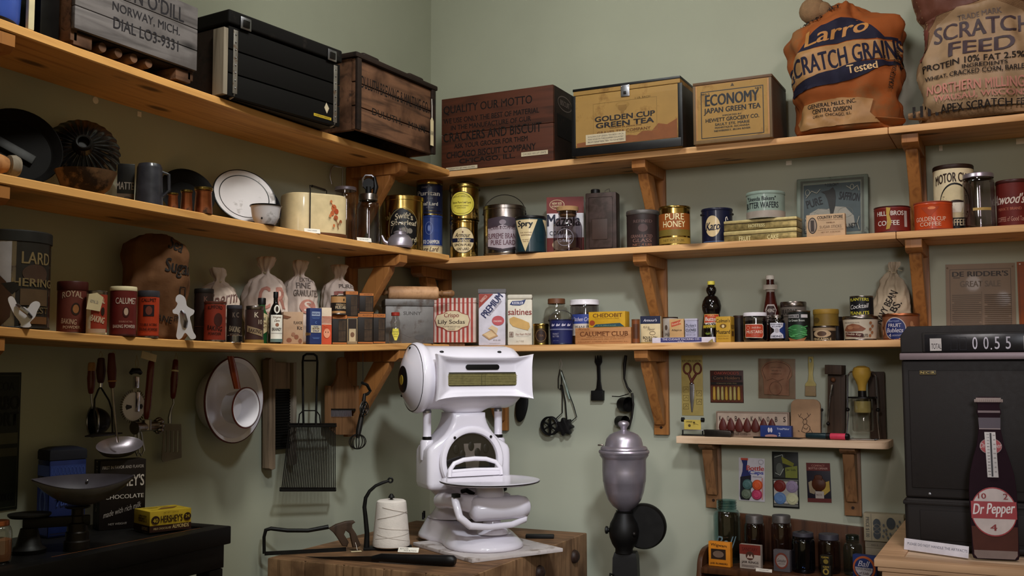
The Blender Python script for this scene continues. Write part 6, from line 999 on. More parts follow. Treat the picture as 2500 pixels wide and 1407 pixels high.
# wooden slicer
h = Hang('L', .05, 826, 872); t = h.thing('wooden_slicer', 'wooden hand slicer with paddle handle and toothed blade', 'slicer')
obj('board', MB().prism([h.p2(*p) for p in ((818, 886), (822, 874), (830, 872), (838, 875), (842, 888), (841, 914), (846, 932), (858, 946), (860, 1000), (802, 1000), (802, 948), (812, 934), (819, 914))], -.014, -.002, 'tool_wood', .003), t)
obj('lower_board', MB().prism([h.p2(*p) for p in ((802, 1016), (860, 1016), (862, 1062), (816, 1062), (803, 1050))], -.012, -.002, 'tool_wood', .002), t)
m = MB(); 
for i in range(18): x = 804+i*3.1; a, b = h.q(x, 1002, .016), h.q(x+.8, 1018, .018); m.tube([a, b], .0016, 'alu', 5)
m.prism([h.p2(*p) for p in ((802, 998), (860, 998), (860, 1004), (802, 1004))], -.016, -.012, 'dark_metal'); obj('toothed_blade', m, t)
for xs, nm in (((792, 798), 'side_rail'), ((862, 867), 'side_rail')): obj(nm, MB().prism([h.p2(xs[0], 942), h.p2(xs[1], 942), h.p2(xs[1], 1066 if xs[0] > 800 else 1036), h.p2(xs[0], 1068 if xs[0] > 800 else 1036)], -.02, 0, 'tool_wood', .002), t)
# dark egg beater
h = Hang('L', .245, 888, 945); t = h.thing('egg_beater', 'old dark iron egg beater hanging at the bracket end', 'egg beater')
obj('wire_hook', MB().tube([h.q(886, 862), h.q(886, 930)], .0012, 'dark_metal', 6), t)
obj('bracket_hook', MB().tube([h.q(884, 935), h.q(896, 940), h.q(904, 955), h.q(898, 962), h.q(890, 965)], .006, 'black_iron', 8), t)
obj('frame', MB().tube([h.q(890, 962), h.q(886, 1000), h.q(876, 1050), h.q(873, 1070)], [.006, .009, .011, .008], 'dark_metal', 10), t)
c = h.q(888, 998, .01); m = MB(); R = .027
for i in range(36): a = 2*math.pi*i/36; m.ball((c[0]+R*math.cos(a), -.012, c[2]+R*math.sin(a)), .0026, 'tin', 6, 4)
for rr in (R, R*.62): m.tube([(c[0]+rr*math.cos(2*math.pi*i/28), -.012, c[2]+rr*math.sin(2*math.pi*i/28)) for i in range(28)], .0025, 'dark_metal', 6, closed=True)
for i in range(3): a = math.pi*i/3; m.tube([(c[0]-R*math.cos(a), -.012, c[2]-R*math.sin(a)), (c[0]+R*math.cos(a), -.012, c[2]+R*math.sin(a))], .002, 'dark_metal', 5)
obj('gear_wheel', m, t); m = MB()
c = h.q(873, 1080)
for k in range(4): a = math.pi*k/4; m.tube([(c[0]+.031*math.sin(b)*math.cos(a), .031*math.sin(b)*math.sin(a), c[2]+.002+.027*math.cos(b)) for b in [2*math.pi*i/20 for i in range(20)]], .002, 'dark_metal', 6, closed=True)
obj('beater_loops', m, t)
# green poster at the edge
card('poster', 'dark green old poster with black letters at the end of the wall', 'poster', 'L', -60, 47, 910, 1250, 'poster_green', [('b', .5, .5, .92, .96, .002, '#3a3c30'), ('t', 'COCOA', .5, .90, .7, .06, '#12130f'), ('t', 'TURBO', .52, .78, .9, .10, '#0c0d0b', {'bold': 2}), ('t', 'PORT', .6, .66, .7, .10, '#0c0d0b', {'bold': 2}), ('r', .6, .52, .7, .08, '#4a4a3c'), ('r', .6, .42, .7, .06, '#3e3e32'), ('t', 'FARGO FOODS CO', .5, .1, .8, .05, '#0c0d0b', {'bold': 1})])
# back wall: rosette irons, chopper, measuring cups, paddle
h = Hang('R', .02, 1369, 878); t = h.thing('rosette_irons', 'black wire rosette irons with a round and a flower mould, hanging near the scale', 'rosette iron')
loop(t, h, 1369, 876, 902, 'string')
obj('wire_handle', MB().tube([h.q(*p) for p in ((1367, 902), (1363, 925), (1363, 948), (1368, 952), (1371, 935), (1370, 905))], .0022, 'black', 6).tube([h.q(*p) for p in ((1371, 905), (1385, 950), (1400, 990), (1408, 1018), (1392, 1032))], .0022, 'black', 6).tube([h.q(*p) for p in ((1368, 940), (1373, 960), (1373, 1008), (1352, 1028))], .0022, 'black', 6).tube([h.q(*p) for p in ((1372, 940), (1380, 980), (1384, 1028))], .003, 'black', 6), t)
obj('grip_strip', MB().tube([h.q(1370, 908), h.q(1382, 945), h.q(1391, 975)], [.004, .006, .004], 'seafoam', 8), t)
c = h.q(1345, 1040); m = MB()
for rr, yy in ((.038, 0), (.038, -.02)): m.tube([(c[0]+rr*math.cos(2*math.pi*i/28), yy, c[2]+rr*math.sin(2*math.pi*i/28)) for i in range(28)], .0035, 'black', 8, closed=True)
m.lathe([(.0385, 0), (.0385, -.02), (.034, -.02), (.034, 0)], 'black', 28, c=(c[0], c[2]), axis='y')
for i in range(3): a = math.pi*i/3+.5; m.box(c[0]-.034, c[0]+.034, -.018, 0, c[2]-.002, c[2]+.002, 'black'); v = m.v[-8:]; m.v[-8:] = [(c[0]+(x-c[0])*math.cos(a)-(z-c[2])*math.sin(a), y, c[2]+(x-c[0])*math.sin(a)+(z-c[2])*math.cos(a)) for x, y, z in v]
obj('round_mould', m, t); c = h.q(1382, 1042, .004)
fl = [(.034*(1+.16*math.cos(7*2*math.pi*i/84))*math.cos(2*math.pi*i/84)+c[0], .034*(1+.16*math.cos(7*2*math.pi*i/84))*math.sin(2*math.pi*i/84)+c[2]) for i in range(84)]
obj('flower_mould', MB().prism(fl, -.026, -.002, 'black', .003, 2), t)
h = Hang('R', .012, 1463, 868); t = h.thing('pastry_chopper', 'small black chopper with fork top hanging under the shelf', 'chopper')
obj('handle', MB().prism([h.p2(*p) for p in ((1454, 868), (1457, 880), (1459, 868), (1461, 868), (1463, 880), (1465, 868), (1467, 868), (1466, 882), (1470, 868), (1471, 884), (1466, 894), (1467, 930), (1470, 950), (1474, 955), (1452, 955), (1457, 948), (1459, 925), (1458, 894), (1453, 884))], -.006, 0, 'black', .0015), t)
obj('blade', MB().prism([h.p2(*p) for p in ((1447, 954), (1476, 954), (1476, 978), (1447, 978))], -.02, 0, 'black_iron', .001), t)
h = Hang('R', .05, 1527, 868); t = h.thing('measuring_spoons', 'ring of dark metal measuring cups hanging above the coffee grinder', 'measuring cup')
obj('handle', MB().tube([h.q(1528, 868), h.q(1525, 890), h.q(1524, 925), h.q(1531, 945), h.q(1540, 958)], [.006, .007, .004, .004, .006], 'dark_metal', 10).tube([h.q(1494, 968), h.q(1512, 969), h.q(1535, 962)], .002, 'dark_metal', 6), t)
for xc, yc, r in ((1528, 988, .03), (1520, 1030, .024)):
    c = h.q(xc, yc); m = MB(); m.X = Matrix.Translation(c) @ Matrix.Rotation(R_(62), 4, 'Z'); m.lathe([(0, .028), (r*.9, .028), (r, .022), (r, -.014), (r*1.06, -.016), (r*1.04, -.018), (r*.95, -.015), (r*.93, .02), (0, .022)], 'dark_metal', 28, axis='y'); obj('cup', m, t)
obj('cup_arm', MB().tube([h.q(1543, 960), h.q(1546, 990), h.q(1542, 1020), h.q(1534, 1048)], .005, 'dark_metal', 8), t)
h = Hang('R', .03, 1275, 920); t = h.thing('iron_paddle', 'dark flat paddle hanging on the wall behind the scale head', 'paddle')
m = MB(); c = h.q(1274, 990); m.X = Matrix.Translation(c) @ Matrix.Rotation(R_(10), 4, 'Y') @ Matrix.Diagonal((.03, .008, .074, 1)); m.ball((0, 0, 0), 1, 'black_iron', 28, 16); obj('blade', m, t); obj('handle', MB().tube([h.q(1279, 945), h.q(1283, 880), h.q(1284, 872)], .005, 'black_iron', 8), t)
# cards pinned on the back wall
t, W, H = card('scissors_card', 'yellow card holding a pair of red handled kitchen scissors', 'card', 'R', 1664, 1716, 868, 1015, '#9f8c50', [('t', 'KITCHEN SCISSORS', .5, .905, .9, .04, '#3a2c10', {'bold': 1})]+[('b', u, v, .26, .09, .001, '#4a3a14') for u, v in ((.2, .43), (.2, .29), (.2, .15), (.82, .37), (.82, .23))]+[('l', [(u-.08, v-.02), (u+.02, v+.02), (u+.08, v-.01)], .001, '#4a3a14') for u, v in ((.2, .43), (.2, .29), (.2, .15), (.82, .37), (.82, .23))], rot=0)
def fq(W, H, u, v, y=-.004): return ((u-.5)*W, y, v*H)
m = MB()
for cu, tw in ((.30, 1), (.78, -1)):
    m.tube([fq(W, H, cu+.17*math.cos(a)*1.0, .78+.085*math.sin(a), -.005) for a in [2*math.pi*i/20 for i in range(20)]], .0038, '#5a2a1c', 8, closed=True); m.tube([fq(W, H, cu+.05*tw, .70, -.005), fq(W, H, .5-.05*tw, .60, -.005), fq(W, H, .5+.06*tw, .52, -.005)], .005, '#5a2a1c', 8)
s = obj('scissors', m, t); obj('blade', MB().prism([fq(W, H, u, v)[::2] for u, v in ((.40, .52), (.62, .52), (.60, .3), (.52, .06), (.46, .06), (.40, .3))], -.006, -.003, 'steel', .001), s)
obj('pivot', MB().ball(fq(W, H, .5, .53, -.007), .006, 'steel', 10, 6), s)
t, W, H = card('corn_holder_card', 'dark red card with a row of yellow corn holders', 'card', 'R', 1734, 1815, 905, 984, '#3a1c14', [('t', "OAKWOOD'S", .5, .92, .74, .09, '#8a3a2c', {'bold': 1}), ('r', .5, .77, .9, .14, '#1c1210'), ('t', 'Corn Holders', .5, .77, .8, .10, '#6b4a34', {'bold': 1}), ('r', .5, .60, .96, .08, '#1a1412'), ('t', 'STAINLESS STEEL PINS', .5, .60, .6, .04, '#6b5a3c'), ('r', .5, .28, .96, .5, '#5a2c1a')])
for i in range(7): obj('corn_holder', MB().tube([fq(W, H, .13+.123*i, .50, -.005), fq(W, H, .13+.123*i, .46, -.006), fq(W, H, .13+.123*i, .12, -.006), fq(W, H, .13+.123*i, .09, -.005)], [.003, .0055, .0065, .004], 'plastic_y' if i % 3 else '#b8923c', 10), t)
t, W, H = card('bread_bag', 'clear plastic bag holding a brown bread shaped board', 'bag', 'R', 1851, 1941, 876, 974, '#7d6656', [], rot=1)
hd = [(.5+.42*math.cos(a), .70+.26*math.sin(a)) for a in [math.pi*i/14 for i in range(15)]]; ol = [(.93, .72)]+hd+[(.1, .6), (.14, .48), (.16, .1), (.84, .08), (.84, .48), (.92, .58)]
obj('bread_shape', MB().prism([fq(W, H, u, v)[::2] for u, v in ol[1:]], -.008, -.0012, 'bag_brown', .002), t)
decals(t, [('l', [(.2, .5)]+[(.5+.38*math.cos(a), .70+.22*math.sin(a)) for a in [math.pi*(1-i/10) for i in range(11)]]+[(.8, .5)], .0025, '#5a2a20'), ('t', 'HOME BAKED', .5, .78, .3, .03, '#4a261c'), ('t', 'BREAD IS', .5, .70, .24, .03, '#4a261c'), ('t', 'WONDERFUL', .5, .62, .3, .03, '#4a261c'), ('o', .48, .26, .34, .34, .002, '#5a3024'), ('l', [(.25, .45), (.4, .5), (.55, .44), (.7, .5)], .002, '#5a3024')], W, H, lambda x, y, o: (x-W/2, -.0081-o, y))
m = MB(); n = 14; vs = [fq(W, H, i/n, j/n, -.0105-.004*abs(noise.noise(Vector((i*.7, j*.7, 3))))) for j in range(n+1) for i in range(n+1)]; m.add(vs, [(j*(n+1)+i, j*(n+1)+i+1, (j+1)*(n+1)+i+1, (j+1)*(n+1)+i) for j in range(n) for i in range(n)], 'plastic_film'); obj('plastic_film', m, t)
h = Hang('R', .006, 1979, 872); t = h.thing('pastry_brush', 'pale yellow plastic pastry brush hanging beside the bread shaped bag', 'brush')
hole = [h.p2(1979+3*math.cos(a), 881+5*math.sin(a)) for a in [2*math.pi*i/14 for i in range(14)]]
obj('handle', MB().prism([h.p2(*p) for p in ((1974, 871), (1986, 871), (1987, 893), (1985, 915), (1987, 930), (1993, 938), (1993, 943), (1966, 943), (1967, 937), (1973, 930), (1975, 915), (1974, 893))], -.006, 0, 'plastic_y', .001, holes=[hole]), t)
obj('bristles', MB().prism([h.p2(*p) for p in ((1967, 943), (1992, 943), (1993, 968), (1966, 967))], -.008, .001, '#8a7350', .001), t)
# ================================================================ small shelf with gadgets
ZS = at('R', 1900, 1072, .16).z; xa, xb = at('R', 1651, 1066, .16).x, at('R', 2168, 1080, .16).x; DS = .16; TS = .028
c8 = [(xb-.03+.03*math.sin(R_(15*i)), -DS+.03-.03*math.cos(R_(15*i))) for i in range(7)]
single('gadget_shelf', MB().prism([(xa, -.001), (xa, -DS)]+c8+[(xb, -.001)], ZS-TS, ZS, 'pale_pine', .002, plane='xy'), 'short pale wooden shelf holding kitchen gadgets below the scissors card', 'shelf')
for px, s in ((1741, 'pale bracket under the gadget shelf, above the tall aqua jar'), (2080, 'pale bracket under the gadget shelf, beside the round lid card')):
    x = at('R', px, 1150, .02).x; bracket('R', x, ZS-TS, s, plen=.262, arm=.13, dark='tool_wood', wd=.062, drop=.205, ah=.024)
ZS += .0008
h = Hang('R', .10, 1694, 1060); t = thing('card_stand', 'small black wire stand with a curled yellow instruction card', 'stand', (h.o.x, -.10, ZS))
obj('stand', MB().box(-.045, .045, -.02, .02, 0, .004, 'black', .001).box(-.043, -.038, -.018, -.014, .004, .02, 'black').box(.038, .043, -.018, -.014, .004, .02, 'black').box(-.043, .043, -.019, .015, .02, .023, 'steel', .001), t)
ca = obj('card', MB().prism([(-.034+.0, .024), (.034, .024), (.034, .062), (-.034, .062)], -.017, -.0155, '#b09a48', .0), t); decals(ca, [('t', 'OPENER', .3, .8, .4, .14, '#3a2c10'), ('e', .32, .4, .16, .3, '#4a3a14'), ('l', [(.55, .5), (.7, .6), (.85, .5)], .0012, '#4a3a14'), ('e', .6, .72, .12, .2, '#4a3a14')], .068, .038, lambda x, y, o: (x-.034, -.017-o, .024+y))
for s in (-1, 1): obj('roller_end', MB().lathe([(0, s*.034), (.009, s*.0345), (.009, s*.046), (0, s*.047)][::s], 'black', 16, c=(-.012, .062), axis='x'), t)
def shelfbox(name, label, cat, x0, x1, yt, d, dep, body, **k): return box(name, label, cat, 'R', 3, x0, x1, yt, d, dep, body, zb=ZS, **k)
h = Hang('R', .12, 1758, 1060); t = thing('dough_scraper', 'dark flat metal scraper with rounded end lying on the gadget shelf', 'scraper', (h.o.x, -.125, ZS))
obj('blade', MB().prism([(-.056, .0), (.046, .0), (.05, .006), (.052, .016), (.046, .024), (-.058, .026)], -.02, .02, 'blade', .003), t)
t, p, W, H = shelfbox('knob_box', 'long cream box with a row of dark drop shaped knobs', 'box', 1748, 1926, 1006, .09, .03, '#8a7464', F=[('b', .5, .6, .98, .72, .003, '#5a473a'), ('r', .5, .6, .96, .68, '#a39080')]+[('t', c, u, .72, .03 if c != '-' else .02, .20 if c != '-' else .04, '#2a1c18', {'bold': 1}) for c, u in zip('KOB-KNOBS', (.06, .17, .28, .39, .5, .61, .72, .83, .94))]+[('t', 'A MUST FOR CORN', .28, .10, .3, .1, '#3a2a20'), ('r', .25, .10, .46, .02, '#6b584a')], bev=.001)
for i in range(7):
    m = MB(); m.X = Matrix.Translation(((-.40+.112*i)*W, -.006, H*.42)); m.lathe([(0, -.024), (.012, -.020), (.0165, -.008), (.015, .004), (.008, .022), (0, .034)], '#4a1c16', 16, sy=.4); obj('knob', m, t)
shelfbox('gadget_carton', 'small blue carton with two white shapes before the knob box', 'carton', 1855, 1932, 1040, .131, .024, '#23336b', F=[('t', 'TreatMaker', .74, .76, .4, .16, '#b0b4c4', {'bold': .8}), ('e', .28, .64, .07, .4, '#c0b8c0'), ('e', .36, .64, .07, .4, '#c0b8c0'), ('e', .35, .16, .4, .26, '#a57a74'), ('t', '2', .62, .3, .06, .28, '#b0b4c4')], rz=-4)
ZS += .0022; h = Hang('R', .1, 1966, 1062); W = 76*mpp(h.o); H = at('R', 1966, 975, .1).z-ZS; t = thing('cutting_board', 'small tan cutting board with rounded top and a deer line drawing', 'board', (h.o.x, -.1, ZS), -6, rx=-5)
rr = [(W/2-.025+.025*math.cos(R_(9*i)), H-.025+.025*math.sin(R_(9*i))) for i in range(11)]; rr2 = [(-x, y) for x, y in rr[::-1]]
obj('board', MB().prism([(-W/2, 0), (W/2, 0)]+rr+rr2, 0, .012, 'board_tan', .002), t)
decals(t, [('l', pts, .0018, '#3a2820') for pts in ([(.36, .62), (.30, .54), (.38, .52), (.44, .46)], [(.30, .54), (.26, .60)], [(.56, .64), (.62, .56), (.55, .52), (.5, .46)], [(.62, .56), (.68, .62)], [(.44, .46), (.5, .50), (.56, .44), (.54, .36), (.46, .34), (.42, .40), (.44, .46)], [(.46, .34), (.40, .24), (.38, .16), (.52, .12), (.64, .18), (.66, .28), (.54, .36)], [(.66, .24), (.74, .14), (.70, .10)], [(.26, .18), (.30, .16)], [(.44, .26), (.54, .22), (.60, .28)])], W, H, lambda x, y, o: (x-W/2, -o, y))
h = Hang('R', .07, 2040, 1064); H = at('R', 2040, 915, .07).z-ZS; t = thing('knife_sharpener', 'tall brown wooden sharpener board with block head and steel rod', 'sharpener', (h.o.x, -.065, ZS), -8, ry=2)
obj('board', MB().box(-.033, .033, 0, .022, 0, H, 'brown_board', .002), t); obj('head_block', MB().box(-.034, .03, -.035, .022, H+.0005, H+.036, 'brown_board', .003), t)
obj('steel_rod', MB().tube([(-.012, -.012, H*.84), (-.014, -.012, H*.7), (-.018, -.012, H*.66), (-.026, -.012, H*.26)], [.006, .006, .003, .002], 'chrome', 10).ball((-.026, -.012, H*.22), .007, 'dark_metal', 10, 6).ball((-.008, -.012, H*.92), .009, 'brown', 12, 8), t)
obj('leg_wire', MB().tube([(-.05, -.012, H*.42), (-.052, -.012, .004)], .002, 'steel', 6).ball((-.05, -.012, H*.43), .006, 'dark_metal', 8, 6), t)
ZS -= .0022; h = Hang('R', .025, 2145, 1064); H = at('R', 2145, 908, .025).z-ZS; single('wooden_board', MB().box(-.03, .028, -.01, .008, 0, H, 'brown_board', .004), 'tall dark board standing behind the yellow bulb gadget', 'board', (h.o.x, -.02, ZS))
h = Hang('R', .085, 2108, 1066); H = at('R', 2110, 895, .085).z-ZS; t = thing('bulb_juicer', 'glass tube gadget with yellow rubber bulb in a wire stand', 'juicer', (h.o.x, -.085, ZS))
obj('glass_tube', MB().lathe([(0, .03), (.034, .03), (.038, .036), (.038, .15), (.036, .152)], 'glass_clear', 28), t); obj('cap', MB().lathe([(0, .1525), (.05, .1525), (.05, .158), (.015, .159), (.015, .18), (0, .18)], 'dark_metal', 28), t)
obj('inner_piston', MB().lathe([(0, .10), (.028, .10), (.03, .105), (.03, .142), (0, .145)], 'plastic_y', 24), t)
obj('bulb', MB().lathe([(0, .1805), (.014, .1805), (.016, .20), (.022, .215), (.032, .235), (.034, .25), (.028, .266), (.012, .273), (0, .273)], 'bulb_yellow', 28), t)
m = MB()
for s in (-1, 1): m.tube([(s*.05, .0, .235), (s*.054, 0, .12), (s*.052, -.002, .09), (s*.06, -.02, .004), (s*.045, -.045, .003), (s*.04, .02, .003)], .0028, 'chrome', 8)
m.tube([(-.045, -.045, .003), (.045, -.045, .003)], .0028, 'chrome', 8); m.tube([(-.05, 0, .235), (-.04, 0, .25), (-.02, 0, .25)], .0028, 'chrome', 8).tube([(.05, 0, .235), (.042, 0, .25), (.02, 0, .25)], .0028, 'chrome', 8)
for s in (-1, 1): m.ball((s*.054, 0, .11), .008, 'dark_metal', 10, 6)
obj('wire_stand', m, t)
h = Hang('R', .14, 2020, 1062); t = thing('handle_tool', 'tool with dark green and pink grip lying at the shelf front', 'tool', (h.o.x, -.135, ZS+.0125), -6)
obj('green_grip', MB().lathe([(0, -.082), (.009, -.08), (.011, -.07), (.0115, -.01), (.011, -.005), (0, -.0045)], 'dk_green', 20, axis='x'), t); obj('collar', MB().lathe([(0, -.004), (.012, -.004), (.012, .01), (0, .01)], 'black', 20, axis='x'), t); obj('pink_grip', MB().lathe([(0, .0105), (.011, .0105), (.0118, .014), (.0118, .066), (0, .066)], 'pink', 20, axis='x'), t); obj('end_cap', MB().lathe([(0, .0665), (.0118, .0665), (.0118, .076), (.008, .08), (0, .08)], 'black', 20, axis='x'), t)
single('flat_knife', MB().prism([(-.13, .0), (.04, .0), (.06, .003), (.02, .006), (-.13, .005)], -.009, .009, 'blade', .001), 'thin dark blade lying flat in front of the small blue carton', 'knife', (at('R', 1925, 1066, .14).x, -.1475, ZS))
# cards under the gadget shelf
t, W, H = card('bottle_cap_card', 'white bottle cap card with cola bottle picture and four coloured caps', 'card', 'R', 1803, 1866, 1119, 1224, '#b5b0b4', [('p', [(.1, .95), (.34, .95), (.32, .8), (.40, .66), (.48, .6), (.46, .1), (.40, .02), (.08, .02), (.04, .1), (.08, .55), (.14, .68), (.16, .85)], '#20285a'), ('r', .22, .97, .28, .05, '#a8432c'), ('p', [(.06, .55), (.46, .6), (.46, .1), (.40, .02), (.08, .02), (.04, .1)], '#15161e'), ('t', 'Bottle', .64, .77, .66, .11, '#a83a34', {'bold': 1.6}), ('t', 'Caps', .68, .66, .54, .11, '#2c3a86', {'bold': 1.6}), ('r', .72, .57, .36, .02, '#8a8690'), ('r', .91, .3, .05, .5, '#b07a74'), ('o', .86, .92, .2, .11, .001, '#6b6870')], rot=1)
for u, v, c in ((.34, .38, '#4a6a68'), (.72, .38, '#d0582c'), (.30, .16, '#5f6a58'), (.70, .16, '#b03a5c')): obj('cap', MB().lathe([(0, -.012), (.010, -.012), (.012, -.010), (.017, -.009), (.0205, -.004), (.021, -.0008), (0, -.0008)][::1], c, 24, c=((u-.5)*W, v*H), axis='y'), t)
t, W, H = card('jar_lid_card', 'tall black lid card with yellow print and four pastel lids', 'card', 'R', 1886, 1950, 1104, 1241, '#12130f', [('p', [(.08, .94), (.5, .96), (.42, .76), (.48, .54), (.06, .54)], '#2c2e2a'), ('e', .28, .7, .26, .2, '#50544c'), ('l', [(.1, .9), (.4, .95), (.46, .8)], .002, '#a5a89c'), ('l', [(.12, .62), (.3, .58), (.44, .7)], .002, '#a5a89c'), ('p', [(.36, .92), (.84, .8), (.8, .74), (.4, .80)], '#6b6a20'), ('p', [(.5, .72), (.96, .76), (.96, .54), (.5, .54)], '#6f7430'), ('t', 'Jar Lids', .72, .68, .36, .05, '#2c3014', {'bold': 1}), ('r', .5, .28, .9, .40, '#a5a098'), ('r', .5, .05, .92, .04, '#5a5a54'), ('r', .5, .5, .96, .02, '#6a6a64')])
for u, v, c in ((.28, .39, '#6b221c'), (.74, .385, '#8f7f98'), (.28, .17, '#56749c'), (.74, .17, '#b5b490')): obj('lid', MB().lathe([(0, -.008), (.012, -.008), (.013, -.0065), (.020, -.006), (.0235, -.003), (.0235, -.0008), (0, -.0008)], c, 24, c=((u-.5)*W, v*H), axis='y'), t)
t, W, H = card('whisk_card', 'dark maroon card with a brown disc on straw fan, beside the black lid card', 'card', 'R', 1971, 2029, 1131, 1227, '#1e1a24', [('r', .5, .9, 1.0, .2, '#5a2420'), ('t', 'COMPACT', .5, .93, .56, .05, '#9a6a5c'), ('t', 'BOTTLE OPENER', .5, .86, .8, .05, '#b08a7c', {'bold': .6}), ('r', .5, .05, 1, .1, '#5a2420'), ('p', [(.06, .5), (.2, .55), (.35, .3), (.3, .2), (.1, .24)], '#8a7a60'), ('p', [(.7, .5), (.94, .55), (.96, .3), (.72, .18), (.6, .3)], '#a58a3c'), ('r', .52, .19, .36, .18, '#a59a90'), ('t', 'PRICE 39c', .5, .19, .24, .05, '#5a3a34', {'bold': 0})], rot=-1)
obj('disc', MB().lathe([(0, -.009), (.018, -.008), (.026, -.004), (.027, -.0008), (0, -.0008)], '#4a2412', 28, c=(-.0, H*.46), axis='y'), t); obj('neck', MB().prism([(-.013, H*.55), (.013, H*.55), (.015, H*.66), (.008, H*.7), (-.008, H*.7), (-.015, H*.66)], -.008, -.001, '#4a2412', .002), t)
# dark wooden cabinet with jars
ZC = .757; X0, X1 = 1.328, 1.97; DC = .275; zbk = at('R', 1950, 1262, .02).z
t = thing('wall_cabinet', 'dark brown wooden shelf unit holding the canning jars', 'cabinet', (X0, 0, 0))
W = X1-X0; obj('back_panel', MB().prism([(.02, .3), (W, .3), (W, zbk-.03), (.2, zbk-.004), (.1, zbk+.0), (.02, zbk+.0)], -.02, -.003, 'cab_wood', .002), t)
m = MB(); m.X = Matrix.Rotation(R_(-90), 4, 'Z'); zt = at('R', 1712, 1338, .2).z; ar = [(.17+.09*math.sin(R_(15*i)), zt-.07+.07*math.cos(R_(15*i))) for i in range(7)]
m.prism([(.021, .3), (.021, zt)]+ar+[(DC, ZC-.05), (DC, .3)], -.0, .02, 'cab_wood', .003); obj('end_panel', m, t)
obj('top_shelf', MB().box(.021, W, -DC, -.021, ZC-.022, ZC, 'cab_wood', .003), t); obj('lower_shelf', MB().box(.021, W, -DC+.01, -.021, .48, .5, 'cab_wood', .002), t); obj('plinth', MB().box(.0, W, -DC+.02, -.003, .0, .2995, 'cab_wood', .003), t)
ZC += .0008
def cjar(name, label, x0, x1, yt, d, gl, lid, **k): return jar(name, label, 'R', 3, x0, x1, yt, d, gl, lid, zb=ZC, **k)
cjar('canning_jar', 'tall open aqua canning jar with threaded neck, behind the orange jar rubber box', 1739, 1808, 1222, .12, 'glass_aqua', None, neck=.72, sh=.12, nh=.15, rings=3, prints=[('t', 'Ball', .42, .34, .7, .2, '#5b6f74', {'shear': .4, 'bold': 0})])
cjar('canning_jar', 'clear canning jar with zinc lid, behind the jar rings box', 1815, 1868, 1258, .12, 'glass_dark', 'galv', lidh=.03, neck=.80, sh=.12, nh=.14)
cjar('canning_jar', 'clear canning jar with zinc lid, behind the small grey box', 1880, 1934, 1258, .12, 'glass_smoke', 'galv', lidh=.028, neck=.82, sh=.12, nh=.14)
cjar('canning_jar', 'dark blue glass jar with dome lid and wire clamp', 1930, 1990, 1300, .2, 'glass_blue', 'dk_grey', lidh=.014, neck=.84, sh=.12, nh=.14)
o = bpy.data.objects['canning_jar.003']; obj('wire_clamp', MB().tube([(-.04, 0, .10), (-.035, -.0, .135), (0, 0, .15), (.035, 0, .135), (.04, 0, .10)], .002, 'dark_metal', 8), o)
cjar('canning_jar', 'dark glass jar with ribbed lid, behind the small black and yellow box', 1994, 2052, 1304, .17, 'glass_dark', 'dk_grey', lidh=.02, neck=.84, sh=.12, nh=.14)
cjar('canning_jar', 'pale blue open jar behind the box with a round orange rimmed label', 2056, 2106, 1307, .17, 'glass_aqua', None, neck=.68, sh=.18, nh=.2, rings=2)
def cbox(name, label, x0, x1, yt, d, body, F, **k): return box(name, label, 'carton', 'R', 3, x0, x1, yt, d, .025, body, F=F, zb=ZC, **k)
cbox('jar_rubber_box', 'orange jar rubbers box with dark picture panel', 1728, 1783, 1324, .235, 'box_orange', [('t', 'Wigwam', .48, .85, .74, .15, '#2a1a10', {'bold': .8, 'rot': -3}), ('r', .46, .5, .68, .42, '#2a1c14'), ('b', .46, .5, .68, .42, .001, '#4a3014'), ('e', .46, .5, .5, .28, '#6b5648'), ('t', 'JAR RUBBERS', .48, .11, .8, .09, '#2a1a10', {'bold': 1})], rz=-6)
cbox('jar_ring_box', 'red and cream jar rings box', 1804, 1857, 1331, .235, '#a5988c', [('r', .5, .80, 1.0, .40, '#6b261c'), ('t', 'SANITARY', .5, .82, .74, .14, '#4a1812', {'bold': .6}), ('e', .5, .55, .40, .36, '#4a2c22'), ('p', [(.35, .45), (.42, .6), (.5, .5), (.58, .62), (.66, .45)], '#b09a8c'), ('t', 'JAR RINGS', .5, .27, .8, .12, '#2a1c18', {'bold': 1}), ('r', .5, .15, .8, .02, '#5a4a44'), ('r', .4, .1, .6, .02, '#5a4a44')], rz=-6)
cbox('jar_lid_box', 'small grey box with round red ring label', 1887, 1928, 1344, .235, '#4f4a4c', [('e', .5, .5, .82, .76, '#6b3428'), ('e', .5, .5, .64, .58, '#8a7f78'), ('t', 'Genuine', .5, .52, .54, .16, '#4a3a38', {'shear': .3}), ('t', 'JAR CAPS', .5, .36, .4, .06, '#4a3a38')], rz=-6)
t, p, W, H = cbox('jar_lid_box', 'small black and yellow box, lower of two stacked by the dark jar', 2004, 2028, 1381, .25, '#1f1a12', [('t', 'GEM', .5, .85, .6, .16, '#a58a34'), ('e', .5, .42, .66, .6, '#8a7430'), ('e', .5, .42, .34, .32, '#1a1510')], rz=-6)
box('jar_lid_box', 'small black and yellow box, upper of two stacked by the dark jar', 'carton', 'R', 3, 2001, 2026, 1357, .245, .025, '#1f1a12', F=[('t', 'GEM', .5, .8, .7, .2, '#a58a34'), ('e', .6, .36, .5, .5, '#7a672c')], zb=p.z+H+.0008, rz=-14)
t = thing('jar_lid_box', 'dark blue box with big round orange rimmed label', 'carton', (at('R', 2110, 1385, .265).x, -.262, ZC), -14)
obj('body', MB().box(-.042, .042, 0, .03, 0, .085, '#23305f', .0015), t); m = MB(); m.lathe([(0, -.0035), (.040, -.0035), (.041, -.0005), (0, -.0005)], '#a5522c', 36, c=(0, .042), axis='y'); o = obj('round_label', m, t)
